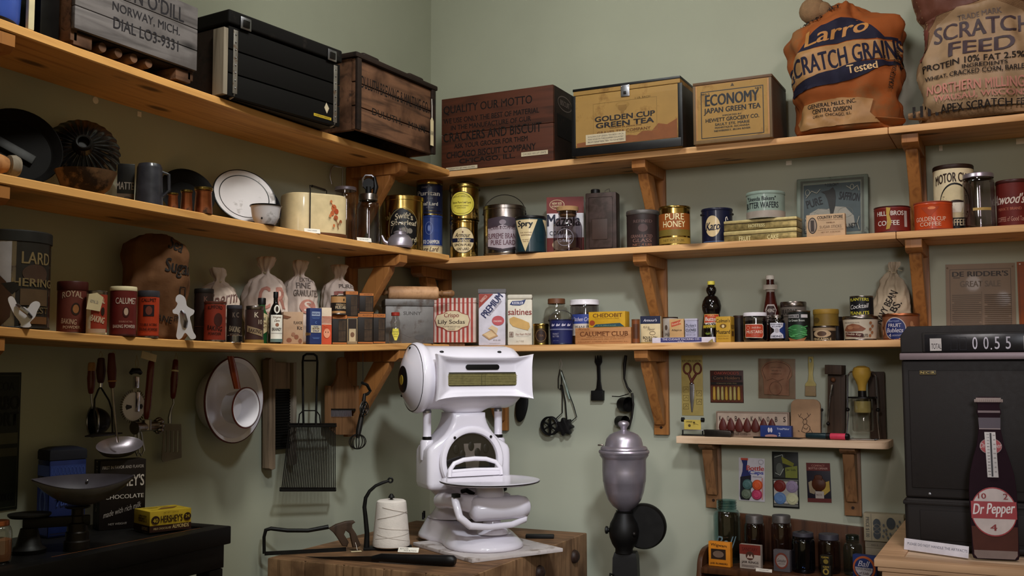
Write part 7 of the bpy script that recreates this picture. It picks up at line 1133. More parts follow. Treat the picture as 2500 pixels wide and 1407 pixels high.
decals(o, [('e', .5, .5, .82, .82, '#23305f'), ('p', [(.12, .52), (.88, .52), (.86, .36), (.74, .2), (.5, .11), (.26, .2), (.14, .36)], '#b5aeb0'), ('t', 'Ball', .5, .68, .44, .24, '#b5aeb8', {'shear': .4, 'bold': .6}), ('t', 'GOOD HOUSE', .5, .46, .66, .10, '#3a2c3a', {'bold': .8}), ('t', 'of Lids', .5, .29, .44, .10, '#6b5a60', {'shear': .3})], .082, .082, lambda x, y, o: (x-.041, -.0037-o, y+.001))
t = single('price_card', MB().box(-.03, .03, 0, .001, 0, .011, 'card_white'), 'tiny white card standing before the jar boxes', 'card', (at('R', 1867, 1389, .25).x, -.266, ZC), -4, rx=-14); face_print(t, [('t', 'CANNING JARS', .5, .5, .6, .3, 'dk_grey', {'bold': 0})], 'F', .06, .001, .011)
t, p, W, H = box('small_carton', 'plain beige carton under the price box', 'carton', 'R', 3, 2112, 2190, 1322, .07, .05, '#8a7f6a', zb=.84, F=[('t', 'NO. 5', .3, .4, .2, .2, '#5a5044')])
obj('body_lower', MB().box(-W/2, W/2, .001, .049, -.0816, -.0006, '#7a6f5c', .001), t)
box('price_box', 'old cream box printed with grey jar rings and a dollar price', 'box', 'R', 3, 2108, 2206, 1256, .085, .05, '#8f846c', zb=p.z+H+.0008, F=[('t', 'PRICE $1.00', .09, .5, .52, .14, '#3a3a38', {'rot': -90, 'bold': .4}), ('r', .19, .5, .01, .96, '#5a564c')]+[('e', .33, .25+.2*i, .2, .36, '#3c4044') for i in range(3)]+[('o', .33, .25+.2*i, .2, .36, .001, '#8f846c') for i in range(3)]+[('e', .68, .68, .22, .42, '#3c4044')]+[('e', u, v, .05, .1, '#55585a') for u, v in ((.5, .6), (.5, .4), (.48, .2), (.56, .44), (.56, .3), (.66, .3), (.74, .26), (.82, .42), (.84, .6), (.9, .76), (.7, .14), (.6, .16))])
# pine counter and cash register
ZK = .95; kx, ky0, ky1 = 2.055, -.93, -.02
t = thing('pine_counter', 'light pine counter with framed top edge under the cash register', 'counter', (kx, ky0, 0))
W, D = 1.2, ky1-ky0
m = MB(); m.box(0, W, 0, .075, ZK-.022, ZK, 'counter_pine', .003); m.box(0, .075, .0755, D, ZK-.022, ZK, 'counter_pine', .003); obj('top_frame', m, t); obj('top_panel', MB().box(.0755, W, .0755, D, ZK-.022, ZK-.004, 'pale_pine', .001), t)
obj('moulding', MB().box(.008, W, .008, D, ZK-.036, ZK-.0225, 'counter_pine', .004).box(.018, W, .018, D, ZK-.058, ZK-.0365, 'counter_pine', .006).box(.03, W, .03, D, ZK-.07, ZK-.0585, 'counter_pine', .004), t)
obj('base', MB().box(.05, W, .05, D, .0, ZK-.0705, 'counter_pine', .004), t); m = MB()
for i in range(4): m.box(.05+i*.28, .055+i*.28+.05, .043, .0495, .1, ZK-.072, 'counter_pine', .002)
obj('panel_stile', m, t)
rx0 = U(2214, 1300, 1, -.70).x; t = thing('cash_register', 'large dark brown cash register showing a total in white figures', 'cash register', (rx0, -.70, ZK+.0008))
def rq(px, py): p = U(px, py, 1, -.70); return (p.x-rx0, p.z-ZK-.0008)
W, D = .56, .45; zA, zB, zT = rq(2214, 1215)[1], rq(2211, 880)[1], rq(2240, 797)[1]
obj('drawer_base', MB().box(-.004, W+.004, -.004, D, 0, zA, 'register', .012, 3), t); obj('base_lip', MB().box(-.008, W+.008, -.008, D, zA-.02, zA-.008, 'register', .004).box(-.007, W+.007, -.007, D, .005, .02, 'register', .005), t)
obj('drawer_front', MB().box(.04, W-.04, -.0075, -.0045, .03, zA-.035, 'register', .002), t)
obj('body', MB().box(0, W, 0, D, zA+.0005, zB, 'register', .008, 3), t); a, b = rq(2230, 905), rq(2230, 1200)
m = MB().box(.02, W-.02, -.0035, -.0004, b[1]+.012, a[1], 'register', .0025); obj('front_panel', m, t); obj('lock', MB().lathe([(0, -.0055), (.004, -.005), (.004, -.0036)], 'steel', 14, c=rq(2270, 1206), axis='y'), t)
x, z = rq(2245, 910); o = obj('maker_plate', MB().box(x-.0, x+.048, -.0048, -.0036, z-.007, z+.007, '#15130f', .001), t)
decals(o, [('b', .17, .5, .30, .8, .0006, '#a58a4a'), ('b', .5, .5, .30, .8, .0006, '#a58a4a'), ('b', .83, .5, .30, .8, .0006, '#a58a4a'), ('t', 'N', .17, .5, .18, .5, '#b09a5c', {'bold': 1}), ('t', 'C', .5, .5, .18, .5, '#b09a5c', {'bold': 1}), ('t', 'R', .83, .5, .18, .5, '#b09a5c', {'bold': 1})], .048, .014, lambda u, v, q: (x+u, -.0049-q, z-.007+v))
obj('silver_ledge', MB().box(-.003, W+.003, -.022, D, zB+.0005, zB+.022, 'register_trim', .004, 2), t)
zC = zB+.0225; x0, z0 = rq(2213, 862); x1, z1 = rq(2240, 797)
m = MB(); pf = [(0, zC), (W, zC), (W, zT-.03), (W-.022, zT), (.022, zT), (0, zT-.03)]; m.prism(pf, -.012, D*.8, 'register', .004); obj('display_housing', m, t)
a, b = rq(2262, 818), rq(2262, 861); m = MB().box(a[0]-.012, W-.03, -.0165, -.0125, b[1]-.001+.002, a[1]+.006, 'register', .003); obj('display_frame', m, t)
m = MB().box(a[0]-.004, W-.04, -.0175, -.0166, b[1]+.003, a[1], 'register_window', .0008); o = obj('display_window', m, t)
wx0, wz0, ww, wh = a[0]-.004, b[1]+.003, W-.04-a[0]+.004, a[1]-b[1]-.003
def wq(px, py): q = rq(px, py); return ((q[0]-wx0)/ww, (q[1]-wz0)/wh)
sp = []; u0, v0 = wq(2272, 859); u1, v1 = wq(2299, 830); u0_, _ = wq(2300, 840)
sp.append(('r', (u0+u1)/2, .40, (u1-u0), .74, '#b0a9a5')); sp.append(('t', 'TOTAL', (u0+u1)/2+.004, .30, (u1-u0)*.86, .32, '#2a2426', {'bold': .6}))
for c, px in (('0', 2381), ('0', 2408), ('5', 2435), ('5', 2462)): sp.append(('t', c, wq(px, 845)[0], .46, .03, .72, '#b5b0ba', {'bold': .2}))
sp.append(('e', wq(2421, 858)[0], .12, .009, .10, '#b5b0ba')); sp += [('b', wq(px, 845)[0], .45, .04, .76, .0006, '#222029') for px in (2330, 2352)]; sp.append(('r', wq(2510, 845)[0], .45, .05, .8, '#b0a9a5'))
decals(o, sp, ww, wh, lambda u, v, q: (wx0+u, -.0177-q, wz0+v))
# sign and bottle thermometer standing on the counter
p0, p1 = U(2221, 1340, 2, ZK), U(2378, 1362, 2, ZK); W = (p1-p0).length; ang = math.degrees(math.atan2(p1.y-p0.y, p1.x-p0.x)); c = (p0+p1)/2
t = single('notice_sign', MB().box(-W/2, W/2, 0, .002, 0, .034, 'sign_white', .0004), 'white paper notice strip leaning at the foot of the cash register', 'sign', (c.x-.014, c.y-.028, ZK+.001), ang, rx=-9); face_print(t, [('t', 'PLEASE DO NOT HANDLE THE ARTIFACTS', .52, .58, .93, .22, '#6b6a78', {'bold': 0})], 'F', W, .002, .034)
pb = U(2427, 1365, 2, ZK); k = mpp(pb); Hb = 388*k*1.15; t = thing('bottle_thermometer', 'flat tin cola bottle shaped thermometer sign leaning on the cash register', 'thermometer', (pb.x+.006, pb.y-.02, ZK+.001), camrz(pb)+8, rx=-4)
half = [(.0, 0), (.125, .0), (.142, .006), (.150, .03), (.148, .15), (.153, .30), (.152, .42), (.142, .52), (.115, .62), (.088, .70), (.074, .78), (.068, .86), (.070, .885), (.078, .895), (.078, .915), (.070, .93), (.070, .955), (.082, .965), (.084, .985), (.078, .997), (.06, 1.0), (0, 1.0)]
ol = [(a*Hb*.90, b*Hb) for a, b in half]; ol = ol+[(-a, b) for a, b in ol[::-1][1:-1]]
obj('bottle', MB().prism(ol, 0, .006, 'cola', .002), t); Wd = .279*Hb
f = lambda x, y, o: (x-Wd/2, -o, y)
cr = [(.5+.255*math.cos(2*math.pi*i/26)*1.04, .965+.0+.0*i) for i in range(2)]
decals(t, [('p', [(.5+s*a/.31, b) for s, a, b in [(1, a, b) for a, b in half[4:1:-1]]+[(1, .15, .03)]][:0]+[(.06, .02), (.94, .02), (.96, .1), (.97, .2), (.03, .2), (.04, .1)], 'cola_brown'), ('p', [(.12, .006), (.88, .006), (.94, .03), (.94, .055), (.06, .055), (.06, .03)], '#75645e'), ('p', [(.27, .87), (.73, .87), (.72, .80), (.28, .80)], '#4a4048'), ('r', .5, .80, .44, .006, '#8a7a78'), ('r', .5, .907, .46, .014, '#6a5a5c'), ('r', .5, .98, .52, .028, '#8a7a74'),
           ('e', .5, .29, .94, .30, 'dp_red'), ('e', .5, .29, .90, .284, '#b5a8a4'), ('r', .5, .30, .93, .105, 'dp_red'), ('t', 'Dr Pepper', .5, .30, .84, .085, '#cfc6c4', {'shear': .2, 'bold': 1.4, 'rot': 3}), ('t', '10', .27, .385, .16, .033, '#7a2a2a', {'bold': 1}), ('t', '2', .75, .385, .09, .036, '#7a2a2a', {'bold': 1}), ('t', '4', .48, .195, .13, .038, '#7a2a2a', {'bold': 1}), ('e', .5, .692, .46, .10, '#8a6f6e'), ('e', .5, .692, .43, .092, 'dp_red'), ('t', 'Dr Pepper', .5, .692, .44, .04, '#b09a98', {'shear': .2})], Wd, Hb, f)
g = obj('thermometer_scale', MB().prism([(-.028*Hb, .50*Hb), (.036*Hb, .50*Hb), (.03*Hb, .78*Hb), (-.034*Hb, .78*Hb)], -.006, -.0042, '#b8b2b0', .001), t)
decals(g, [('r', .5+.0, .5, .16, .96, '#2a2628')]+[('t', str(120-10*i), .24, .95-.068*i, .2, .022, '#3a3638', {'bold': .4}) for i in range(14)]+[('t', str(50-10*i), .78, .93-.10*i, .18, .022, '#3a3638', {'bold': .4}) for i in range(9)], .064*Hb, .28*Hb, lambda x, y, o: (x-.031*Hb, -.0062-o, .5*Hb+y))
m = MB()
for i in range(15): a = -.078+.156*i/14; m.box(a*Hb-.0022, a*Hb+.0022, -.0035, -.0005, .966*Hb, .985*Hb, '#8a7a74', .0008)
obj('crown_cap', m, t)
# ================================================================ chopping block and what stands on it
ZB = .85
t = thing('butcher_block', 'worn wooden chopping block with iron bolt heads on its side', 'butcher block', (.08, -1.23, 0))
W, D = .80, .98; m = MB()
for i in range(5):
    for j in range(1): m.box(i*W/5+.0008, (i+1)*W/5-.0008, 0, D, ZB-.24, ZB, 'block_wood', .006)
obj('block', m, t); m = MB()
n, k = 20, 16; vs = [(W*i/n*.98+.008, D*j/k*.985+.006, ZB+.0004-.0) for j in range(k+1) for i in range(n+1)]; m.add(vs, [(j*(n+1)+i, j*(n+1)+i+1, (j+1)*(n+1)+i+1, (j+1)*(n+1)+i) for j in range(k) for i in range(n)], 'block_top'); obj('worn_top', m, t)
for i, (y, z) in enumerate(((.20, ZB-.07), (.52, ZB-.075), (.84, ZB-.07))): obj('bolt_head', MB().lathe([(0, W+.022), (.012, W+.021), (.022, W+.014), (.026, W+.004), (.026, W+.0004), (0, W+.0004)][::-1], 'rust_tin', 24, c=(y, z), axis='x'), t)
for y in (.0,): 
    for x in (.25, .6): obj('bolt_head', MB().lathe([(0, -.02), (.012, -.019), (.022, -.012), (.026, -.0004), (0, -.0004)], 'rust_tin', 24, c=(x, ZB-.13), axis='y'), t)
for x, y in ((.02, .02), (W-.10, .02), (.02, D-.10), (W-.10, D-.10)): obj('leg', MB().box(x, x+.08, y, y+.08, 0, ZB-.2405, 'block_wood', .008), t)
z = ZB+.0012
single('marble_slab', MB().box(-.19, .19, -.21, .21, 0, .013, 'marble', .002), 'grey marble slab under the white scale', 'slab', (.69, -.75, z), 60)
# ---------------------------------------------------------------- the white counter scale
zs = z+.0135
t = thing('counter_scale', 'large white enamel grocer scale with round barrel head and platter', 'scale', (.562, -.672, zs), 51)
EN = 'scale_white'
def lobes(k, z, dz=0, kx=1):
    pts = []
    for i in range(80):
        a = 2*math.pi*i/80; c, s = math.cos(a), math.sin(a)
        # superposed discs: back lobe (0,.09) r .138, front lobe (0,-.165) r .128, waist
        best = 0
        for cy, r in ((.085, .136), (.02, .112), (-.05, .108), (-.11, .118), (-.165, .128)):
            b = -s*(-cy+.04); disc = r*r-(cy-.0-(-.04))**2*c*c*1.0
            if disc > 0: best = max(best, (cy+.04)*s+math.sqrt(disc))
        best *= k; pts.append((best*c*kx, -.04+best*s, z+(dz*(-.04+best*s))))
    for q in range(3): pts = [tuple((pts[i-1][j]+2*pts[i][j]+pts[(i+1) % 80][j])/4 for j in range(3)) for i in range(80)]
    return pts
obj('base', MB().loft([lobes(1.09, 0), lobes(1.11, .006), lobes(1.09, .016), lobes(1.02, .034, .03), lobes(.95, .052, .07), lobes(.90, .064, .10), lobes(.83, .070, .11), lobes(.5, .072, .11)], EN), t, ang=70)
def sect(hw, hd, y, z, e=3.2): return [(hw*math.copysign(abs(math.cos(a))**(2/e), math.cos(a)), y+hd*math.copysign(abs(math.sin(a))**(2/e), math.sin(a)), z) for a in [2*math.pi*i/48 for i in range(48)]]
obj('pedestal', MB().loft([sect(.12, .10, .07, .078, 2.4), sect(.105, .085, .07, .09, 2.4), sect(.09, .07, .07, .11, 2.6), sect(.086, .066, .065, .13, 2.8), sect(.096, .07, .06, .16, 3), sect(.12, .075, .05, .185, 3.4), sect(.135, .075, .045, .2, 3.6)], EN), t, ang=70)
hb = [(.066, .474), (.067, .456), (.073, .436), (.084, .415), (.100, .394), (.120, .376), (.142, .362), (.158, .350), (.166, .335), (.168, .31), (.168, .215), (.163, .198), (.150, .192)]
bo = hb[::-1]+[(-x, z_) for x, z_ in hb]; bo = bo[::-1]
obj('column', MB().prism(bo, -.045, .105, EN, .022, 5), t, ang=60)
m = MB(); wc = (0, .298); m.lathe([(.10, -.047), (.122, -.052), (.128, -.058), (.122, -.066), (.112, -.068), (.104, -.064), (.100, -.054)], EN, 48, c=wc, axis='y')
obj('window_ring', m, t); m = MB()
for a in (50, 130): m.ball((wc[0]+.113*math.cos(R_(a)), -.068, wc[1]+.113*math.sin(R_(a))), .0055, 'black', 10, 6)
for i, a in enumerate((50, 130)): obj('screw', MB().ball((wc[0]+.113*math.cos(R_(a)), -.069, wc[1]+.113*math.sin(R_(a))), .0055, 'dark_metal', 10, 6), t)
obj('window_back', MB().lathe([(0, -.0475), (.101, -.0475), (.101, -.0468)], '#191614', 40, c=wc, axis='y'), t)
m = MB().prism([(-.02, .27), (.03, .27), (.04, .36), (-.03, .36)], -.0505, -.0485, '#6b6460')
for i, (x, hh) in enumerate(((-.06, .05), (-.035, .03), (.0, .06), (.025, .035), (.06, .05))): m.ball((x, -.051, .29+hh), (.012, .003, .018), '#100e0d', 10, 8)
obj('window_works', m, t)
obj('window_glass', MB().lathe([(0, -.0575), (.1, -.0575)], 'glass_clear', 40, c=wc, axis='y'), t)
for s in (-1, 1):
    obj('post_boss', MB().lathe([(0, .30), (.026, .30), (.027, .32), (.026, .366), (.022, .3735), (0, .374)], EN, 28, c=(s*.146, .03)), t); m = MB().lathe([(.0, .3745), (.017, .3745), (.018, .38), (.017, .386)], 'dark_metal', 24, c=(s*.146, .03)); m.lathe([(.017, .386), (.0155, .39), (.0155, .472), (.0165, .474)], EN, 24, c=(s*.146, .03)); m.lathe([(.0165, .474), (.0165, .482), (.012, .486), (.012, .51)], 'steel', 24, c=(s*.146, .03)); obj('post', m, t)
# flared saddle under the barrel
sd = []
for zz, hw, hd in ((.4745, .068, .06), (.481, .076, .064), (.490, .098, .07), (.500, .132, .076), (.512, .168, .082), (.526, .19, .09), (.55, .203, .1), (.60, .206, .11)): sd.append(sect(hw, hd, .03, zz, 3))
obj('saddle', MB().loft(sd, EN), t, ang=70)
bz, by = .606, .03
m = MB(); m.lathe([(.126, -.206), (.131, -.200), (.133, -.190), (.131, -.176), (.123, -.166), (.120, -.15), (.119, .0), (.120, .17), (.114, .195), (.096, .215), (.06, .226), (0, .229)], EN, 64, c=(by, bz), axis='x'); obj('barrel', m, t, ang=60)
m = MB(); m.lathe([(0, -.246), (.03, -.245), (.052, -.241), (.08, -.231), (.10, -.220), (.116, -.212), (.122, -.2085), (.124, -.2065), (0, -.2065)], EN, 56, c=(by, bz), axis='x'); cap = obj('end_cap', m, t, ang=60)
obj('seam', MB().lathe([(.1235, -.207), (.1265, -.2075), (.1265, -.2055), (.1235, -.2055)], 'black', 56, c=(by, bz), axis='x'), cap)
m = MB(); m.lathe([(0, -.2475), (.046, -.2455), (.05, -.2435), (.05, -.241), (0, -.241)], 'black', 40, c=(by, bz-.005), axis='x'); b = obj('round_plate', m, t)
obj('badge', MB().lathe([(0, -.249), (.018, -.2488), (.019, -.2475), (0, -.2475)], 'lamp_badge', 28, c=(by, bz-.008), axis='x'), b)
for a in (92, -38): obj('cap_screw', MB().ball((-.2165, by+.112*math.cos(R_(a)), bz+.112*math.sin(R_(a))), .005, 'black', 10, 6), t)
for x in (-.115, .12): obj('top_screw', MB().ball((x, by-.072, bz+.096), (.009, .007, .005), 'black', 10, 6), t)
# bezel: flared frame round the reading window
nx, nz = 48, 28; hw, hh = .186, .070
def fy(u, v):
    r = max(abs(u), abs(v)); e = max(0, (r-.66)/.34)
    edge = e*e*(3-2*e); y = -.118-.026*edge-.016*abs(u)**4*edge
    return y
vs = []; fs = []
for j in range(nz+1):
    for i in range(nx+1):
        u, v = 2*i/nx-1, 2*j/nz-1
        x = u*hw*(1+.03*abs(v)**3); z = v*hh*(1+.17*abs(u)**4); vs.append((x, fy(u, v), z))
a = nx+1
fs = [(j*a+i, j*a+i+1, (j+1)*a+i+1, (j+1)*a+i) for j in range(nz) for i in range(nx)]
o = len(vs); bd = list(range(nx))+[j*a+nx for j in range(nz)]+[nz*a+nx-i for i in range(nx)]+[(nz-j)*a for j in range(nz)]
ring1 = [(x*1.025, y+.006, z*1.05) for x, y, z in (vs[q] for q in bd)]; ring2 = [(x*1.02, y+.024, z*1.04) for x, y, z in (vs[q] for q in bd)]; ring3 = [(x*.93, y+.05, z*.9) for x, y, z in (vs[q] for q in bd)]
nb = len(bd); vs += ring1+ring2+ring3
for q in range(nb):
    r = (q+1) % nb; fs += [(bd[q], o+q, o+r, bd[r])]
    for L_ in (0, 1): fs.append((o+L_*nb+q, o+(L_+1)*nb+q, o+(L_+1)*nb+r, o+L_*nb+r))
m = MB(); m.X = Matrix.Translation((.03, by, bz+.002)); m.add(vs, fs, EN); bez = obj('bezel', m, t, ang=60)
m = MB(); m.X = Matrix.Translation((.03, by, bz+.012)); m.box(-.160, .158, -.1215, -.1185, -.043, .008, '#2a2618', .001); wn = obj('reading_window', m, t)
m = MB(); m.X = Matrix.Translation((.03, by, bz+.012)); m.box(-.152, .146, -.1225, -.1216, -.040, .002, 'window_olive'); ch = obj('chart', m, wn)
decals(ch, [('r', .5, .1+.15*i, .98, .05, '#787048') for i in range(6)]+[('r', .49, .5, .006, 1, '#3a3620'), ('r', .54, .5, .004, 1, '#3a3620')], .298, .040, lambda x, y, o: (x-.152+.03, by-.1226-o, bz+.012-.040+y))
m = MB(); m.X = Matrix.Translation((.03, by, bz+.012)); rr = [(.058+.010*math.cos(R_(a)), .027+.010*math.sin(R_(a))) for a in range(-90, 91, 15)]; m.prism(rr+[(-x+-.0, zz) for x, zz in rr[::-1]][0:0]+[(-x, zz) for x, zz in rr[::-1]], -.1225, -.118, 'black', .001); obj('name_slot', m, t)
# platter and linkage
px_, py_, pz_ = .0, -.225, .240
m = MB(); m.X = Matrix.Translation((px_, py_, 0)); m.lathe([(0, pz_), (.16, pz_+.001), (.174, pz_+.004), (.179, pz_+.003), (.178, pz_-.003), (.168, pz_-.008), (.10, pz_-.012), (0, pz_-.012)][::-1], EN, 64); obj('platter', m, t)
m = MB(); m.X = Matrix.Translation((px_, py_, 0)); m.lathe([(.1783, pz_+.0005), (.1802, pz_-.001), (.1783, pz_-.0035)][::-1], 'dark_metal', 64); obj('chipped_edge', m, t)
gp = [(-.115, -.095, pz_+.004), (-.112, -.092, pz_+.03), (-.092, -.088, pz_+.052), (-.05, -.085, pz_+.064), (.0, -.084, pz_+.067), (.05, -.085, pz_+.064), (.092, -.088, pz_+.052), (.112, -.092, pz_+.03), (.115, -.095, pz_+.004)]
gp = [(x*.9, y, q) for x, y, q in gp]
obj('guard_loop', MB().tube(gp, .0085, EN, 12).tube([(-.095, -.093, pz_+.024), (0, -.09, pz_+.027), (.095, -.093, pz_+.024)], .007, EN, 10).prism([(-.10, pz_+.004), (.10, pz_+.004), (.098, pz_+.022), (-.098, pz_+.022)], -.098, -.088, EN, .003), t)
m = MB(); m.X = Matrix.Translation((px_, py_, 0)); m.lathe([(.05, .185), (.052, .19), (.048, .227), (0, .2275)], EN, 32); m.lathe([(0, .18), (.05, .185)], EN, 32); obj('platter_boss', m, t)
m = MB()
for s in (-1, 1): m.tube([(s*.05, -.20, .19), (s*.075, -.19, .205), (s*.085, -.17, .2)], .008, 'black_iron', 8)
obj('pivots', m, t)
m = MB(); m.tube([(-.085, -.255, .145), (-.083, -.255, .145), (-.07, -.255, .145), (.10, -.255, .145), (.125, -.255, .145), (.14, -.25, .145)], [.012, .03, .042, .042, .036, .016], EN, 28); obj('beam_housing', m, t, ang=80)
obj('lever_arm', MB().tube([(-.10, .0, .15), (-.105, -.10, .16), (-.09, -.2, .165), (-.06, -.235, .16)], [.03, .026, .03, .034], EN, 16), t, ang=80)
obj('lever_arm', MB().tube([(.08, .0, .15), (.085, -.10, .16), (.07, -.2, .165)], [.03, .026, .028], EN, 16), t, ang=80)
obj('lower_yoke', MB().tube([(-.14, -.24, .185), (-.142, -.26, .165), (-.136, -.275, .125), (-.10, -.285, .094), (-.03, -.288, .086), (.06, -.282, .088), (.115, -.27, .1), (.13, -.25, .125)], [.014, .014, .014, .013, .011, .011, .011, .010], EN, 16), t, ang=80)
obj('front_boss', MB().lathe([(.0, .05), (.06, .05), (.05, .075), (.034, .082), (.03, .1), (0, .1005)], EN, 28, c=(.02, -.2)), t)
obj('yoke_hook', MB().box(-.152, -.126, -.262, -.236, .19, .204, 'black_iron', .003), t)
for x, y in ((-.11, .16), (-.128, .12)): obj('level_screw', MB().lathe([(0, .066), (.005, .066), (.005, .092), (0, .093)], 'black', 10, c=(x, y)), t)
# ---------------------------------------------------------------- twine holder, cone, saw, knife, slate tag
z = ZB+.0012; c = U(955, 1340, 2, z); k = mpp(c)
t = thing('twine_holder', 'black iron twine holder with curved guide arm', 'holder', (c.x, c.y, z)); t.rotation_euler.z = R_(camrz(c))
s = k
obj('base_plate', MB().box(-.10, .075, -.03, .03, 0, .008, 'black_iron', .003), t)
arm = [(893, 1338), (894, 1300), (890, 1260), (887, 1235), (890, 1212), (900, 1195), (915, 1182), (932, 1175), (948, 1170)]
pts = [((x-955)*s, 0, (1340-y)*s) for x, y in arm]; obj('guide_arm', MB().tube(pts, [.011, .009, .008, .0075, .007, .0065, .006, .006, .005], 'black_iron', 10), t)
e = pts[-1]; obj('guide_eye', MB().tube([(e[0]+.006+.008*math.cos(a), 0, e[2]+.002+.008*math.sin(a)) for a in [2*math.pi*i/16 for i in range(16)]], .0035, 'black_iron', 8, closed=True), t)
obj('spindle', MB().lathe([(.005, .0085), (.005, (1340-1214)*s), (.011, (1340-1214)*s+.001), (.012, (1340-1211)*s), (.005, (1340-1203)*s), (0, (1340-1202)*s)], 'black_iron', 16), t)
h = (1340-1224)*s; r0, r1 = 47*s, 38*s
t2 = thing('twine_cone', 'white cone of butcher string on the iron holder', 'twine', (c.x, c.y, z+.0085), camrz(c))
m = MB(); m.lathe([(.0065, 0), (r0*.9, 0), (r0, .004), (r0*1.01, .014)]+[(r0+(r1-r0)*u, .014+(h-.026)*u) for u in (.1, .3, .5, .7, .9, 1)]+[(r1*.96, h-.004), (r1*.85, h), (.008, h+.001), (.0065, h)], 'string', 48); obj('cone', m, t2); m = MB()
for q, (z0, z1, ph) in enumerate(((.2, .3, 0), (.45, .36, 1.2), (.62, .78, .4), (.88, .70, 2.2), (.3, .12, .6))):
    pts = []
    for i in range(15): a = -2.6+i*.16+ph*.2; u = z0+(z1-z0)*i/14; rr = (r0+(r1-r0)*u)+.001; pts.append((rr*math.cos(a), rr*math.sin(a), h*u))
    m.tube(pts, .0009, 'string_line', 5)
obj('loose_strand', m, t2)
p = U(1005, 1345, 2, z); t = single('name_tag', MB().box(-.038, .038, 0, .003, 0, .02, 'card_white', .001), 'small white lettered tag lying between the string cone and the marble slab', 'tag', (p.x+.014, p.y-.048, z+.0026), camrz(p)-16, rx=-40); face_print(t, [('t', 'BUTCHER', .3, .68, .4, .22, '#3a3638', {'bold': .5}), ('t', 'Food & Twine', .6, .34, .6, .2, '#3a3638', {'bold': 0})], 'F', .076, .003, .02)
# knife / cleaver
a, b = U(745, 1364, 2, z), U(1112, 1384, 2, z); L = (b-a).length; ang = math.degrees(math.atan2(b.y-a.y, b.x-a.x))
t = thing('butcher_knife', 'long dark butcher knife with thick black handle lying on the block edge', 'knife', (a.x, a.y, z), ang)
obj('blade', MB().prism([(0, .006), (L*.1, .002), (L*.5, .001), (L*.52, .022), (L*.4, .018), (L*.2, .011)], -.003, .003, 'blade', .001), t)
obj('handle', MB().tube([(L*.46, 0, .012), (L*.52, 0, .0165), (L*.75, 0, .017), (L*.95, 0, .0185), (L*.985, 0, .0185), (L, 0, .0175)], [.009, .014, .0165, .0185, .018, .012], 'black', 16), t)
# meat saw
t_o = U(650, 1357, 2, z); k = mpp(t_o); kz = k
aa, bb = U(650, 1357, 2, z), U(880, 1344, 2, z); ang = math.degrees(math.atan2(bb.y-aa.y, bb.x-aa.x)); L = (bb-aa).length; sx = L/230; 
t = thing('meat_saw', 'old black framed meat saw with worn wooden handle, behind the string cone', 'saw', (aa.x, aa.y, z), ang)
def sq(x, y): return ((x-650)*sx, (1357-(x-650)*.057-y)*kz)
def s3(x, y): a = sq(x, y); return (a[0], 0, max(a[1], .003))
obj('frame', MB().tube([s3(645, 1352), s3(644, 1310), s3(648, 1292), s3(660, 1288), s3(700, 1293), s3(750, 1293), s3(800, 1283)], [.006, .006, .007, .007, .007, .007, .008], 'black_iron', 10), t)
obj('blade', MB().prism([sq(646, 1357), sq(844, 1346), sq(844, 1336), sq(646, 1347)], -.0015, .0015, 'black_iron'), t)
o = [sq(*p) for p in ((800, 1287), (818, 1276), (842, 1268), (862, 1266), (866, 1270), (858, 1276), (858, 1284), (868, 1300), (880, 1330), (872, 1336), (860, 1336), (852, 1300), (842, 1292), (838, 1302), (850, 1322), (846, 1334), (834, 1332), (822, 1312), (812, 1298))]
obj('handle', MB().prism(o, -.011, .011, 'brown_board', .004), t); obj('paper_tag', MB().box(sq(854, 1340)[0], sq(880, 1340)[0], -.03, -.012, .0, .001, 'paper_tag'), t); obj('string_loop', MB().tube([s3(862, 1336), (s3(866, 1310)[0], -.012, .03), (s3(870, 1330)[0], -.02, .004)], .001, 'string', 5), t)
p = U(1318, 1314, 2, z); t = single('sharpening_stone', MB().box(-.055, .055, -.016, .016, 0, .014, 'black_iron', .004), 'small dark stone lying on the far block edge behind the scale', 'stone', (min(p.x, .80), p.y, z), 22)
# ================================================================ coffee grinder
gc = at('R', 1525, 1240, .36); k = mpp(gc); zg = lambda y: at('R', 1525, y, .36).z
t = thing('coffee_grinder', 'tall coffee mill with aluminium urn hopper on black cast body', 'coffee grinder', (gc.x, gc.y, 0), camrz(gc)-8)
def pr(l): return [(r*k, zg(y)) for r, y in l]
obj('hopper', MB().lathe(pr([(16, 1247), (20, 1243), (30, 1236), (42, 1220), (49, 1200), (53, 1178), (54, 1176), (55, 1150), (55, 1122), (57, 1118), (61, 1113), (62, 1104), (58, 1100)]), 'alu', 56), t, ang=50)
obj('hopper_rim', MB().lathe(pr([(58, 1109.5), (63, 1107), (64, 1103), (62, 1099), (56, 1098)]), 'alu', 56), t)
obj('lid', MB().lathe(pr([(59, 1097.5), (59, 1094), (56, 1091), (48, 1089), (47, 1083), (44, 1072), (36, 1062), (24, 1056), (13, 1053), (8, 1050), (9, 1044), (14, 1038), (14, 1033), (10, 1029), (0, 1027)]), 'alu', 56), t, ang=50)
obj('lid_tab', MB().box(-66*k, -52*k, -.008, .008, zg(1090), zg(1086), 'tin', .002), t)
obj('hopper_seat', MB().lathe(pr([(21, 1251), (22, 1247.5), (15, 1247), (0, 1247)]), 'black_iron', 32), t)
obj('grinder_body', MB().lathe(pr([(0, 1350), (22, 1350), (22, 1340), (30, 1328), (36, 1312), (38, 1296), (34, 1278), (26, 1264), (22, 1254), (20, 1251.5), (0, 1251.5)]), 'black_iron', 40, c=(-.004, 0)), t)
zz = zg(1292); m = MB(); m.lathe([(0, .02), (52*k, .02), (56*k, .03), (57*k, .055), (54*k, .08), (40*k, .098), (0, .105)], 'black_iron', 44, c=(44*k, zg(1288)), axis='y'); obj('motor_housing', m, t)
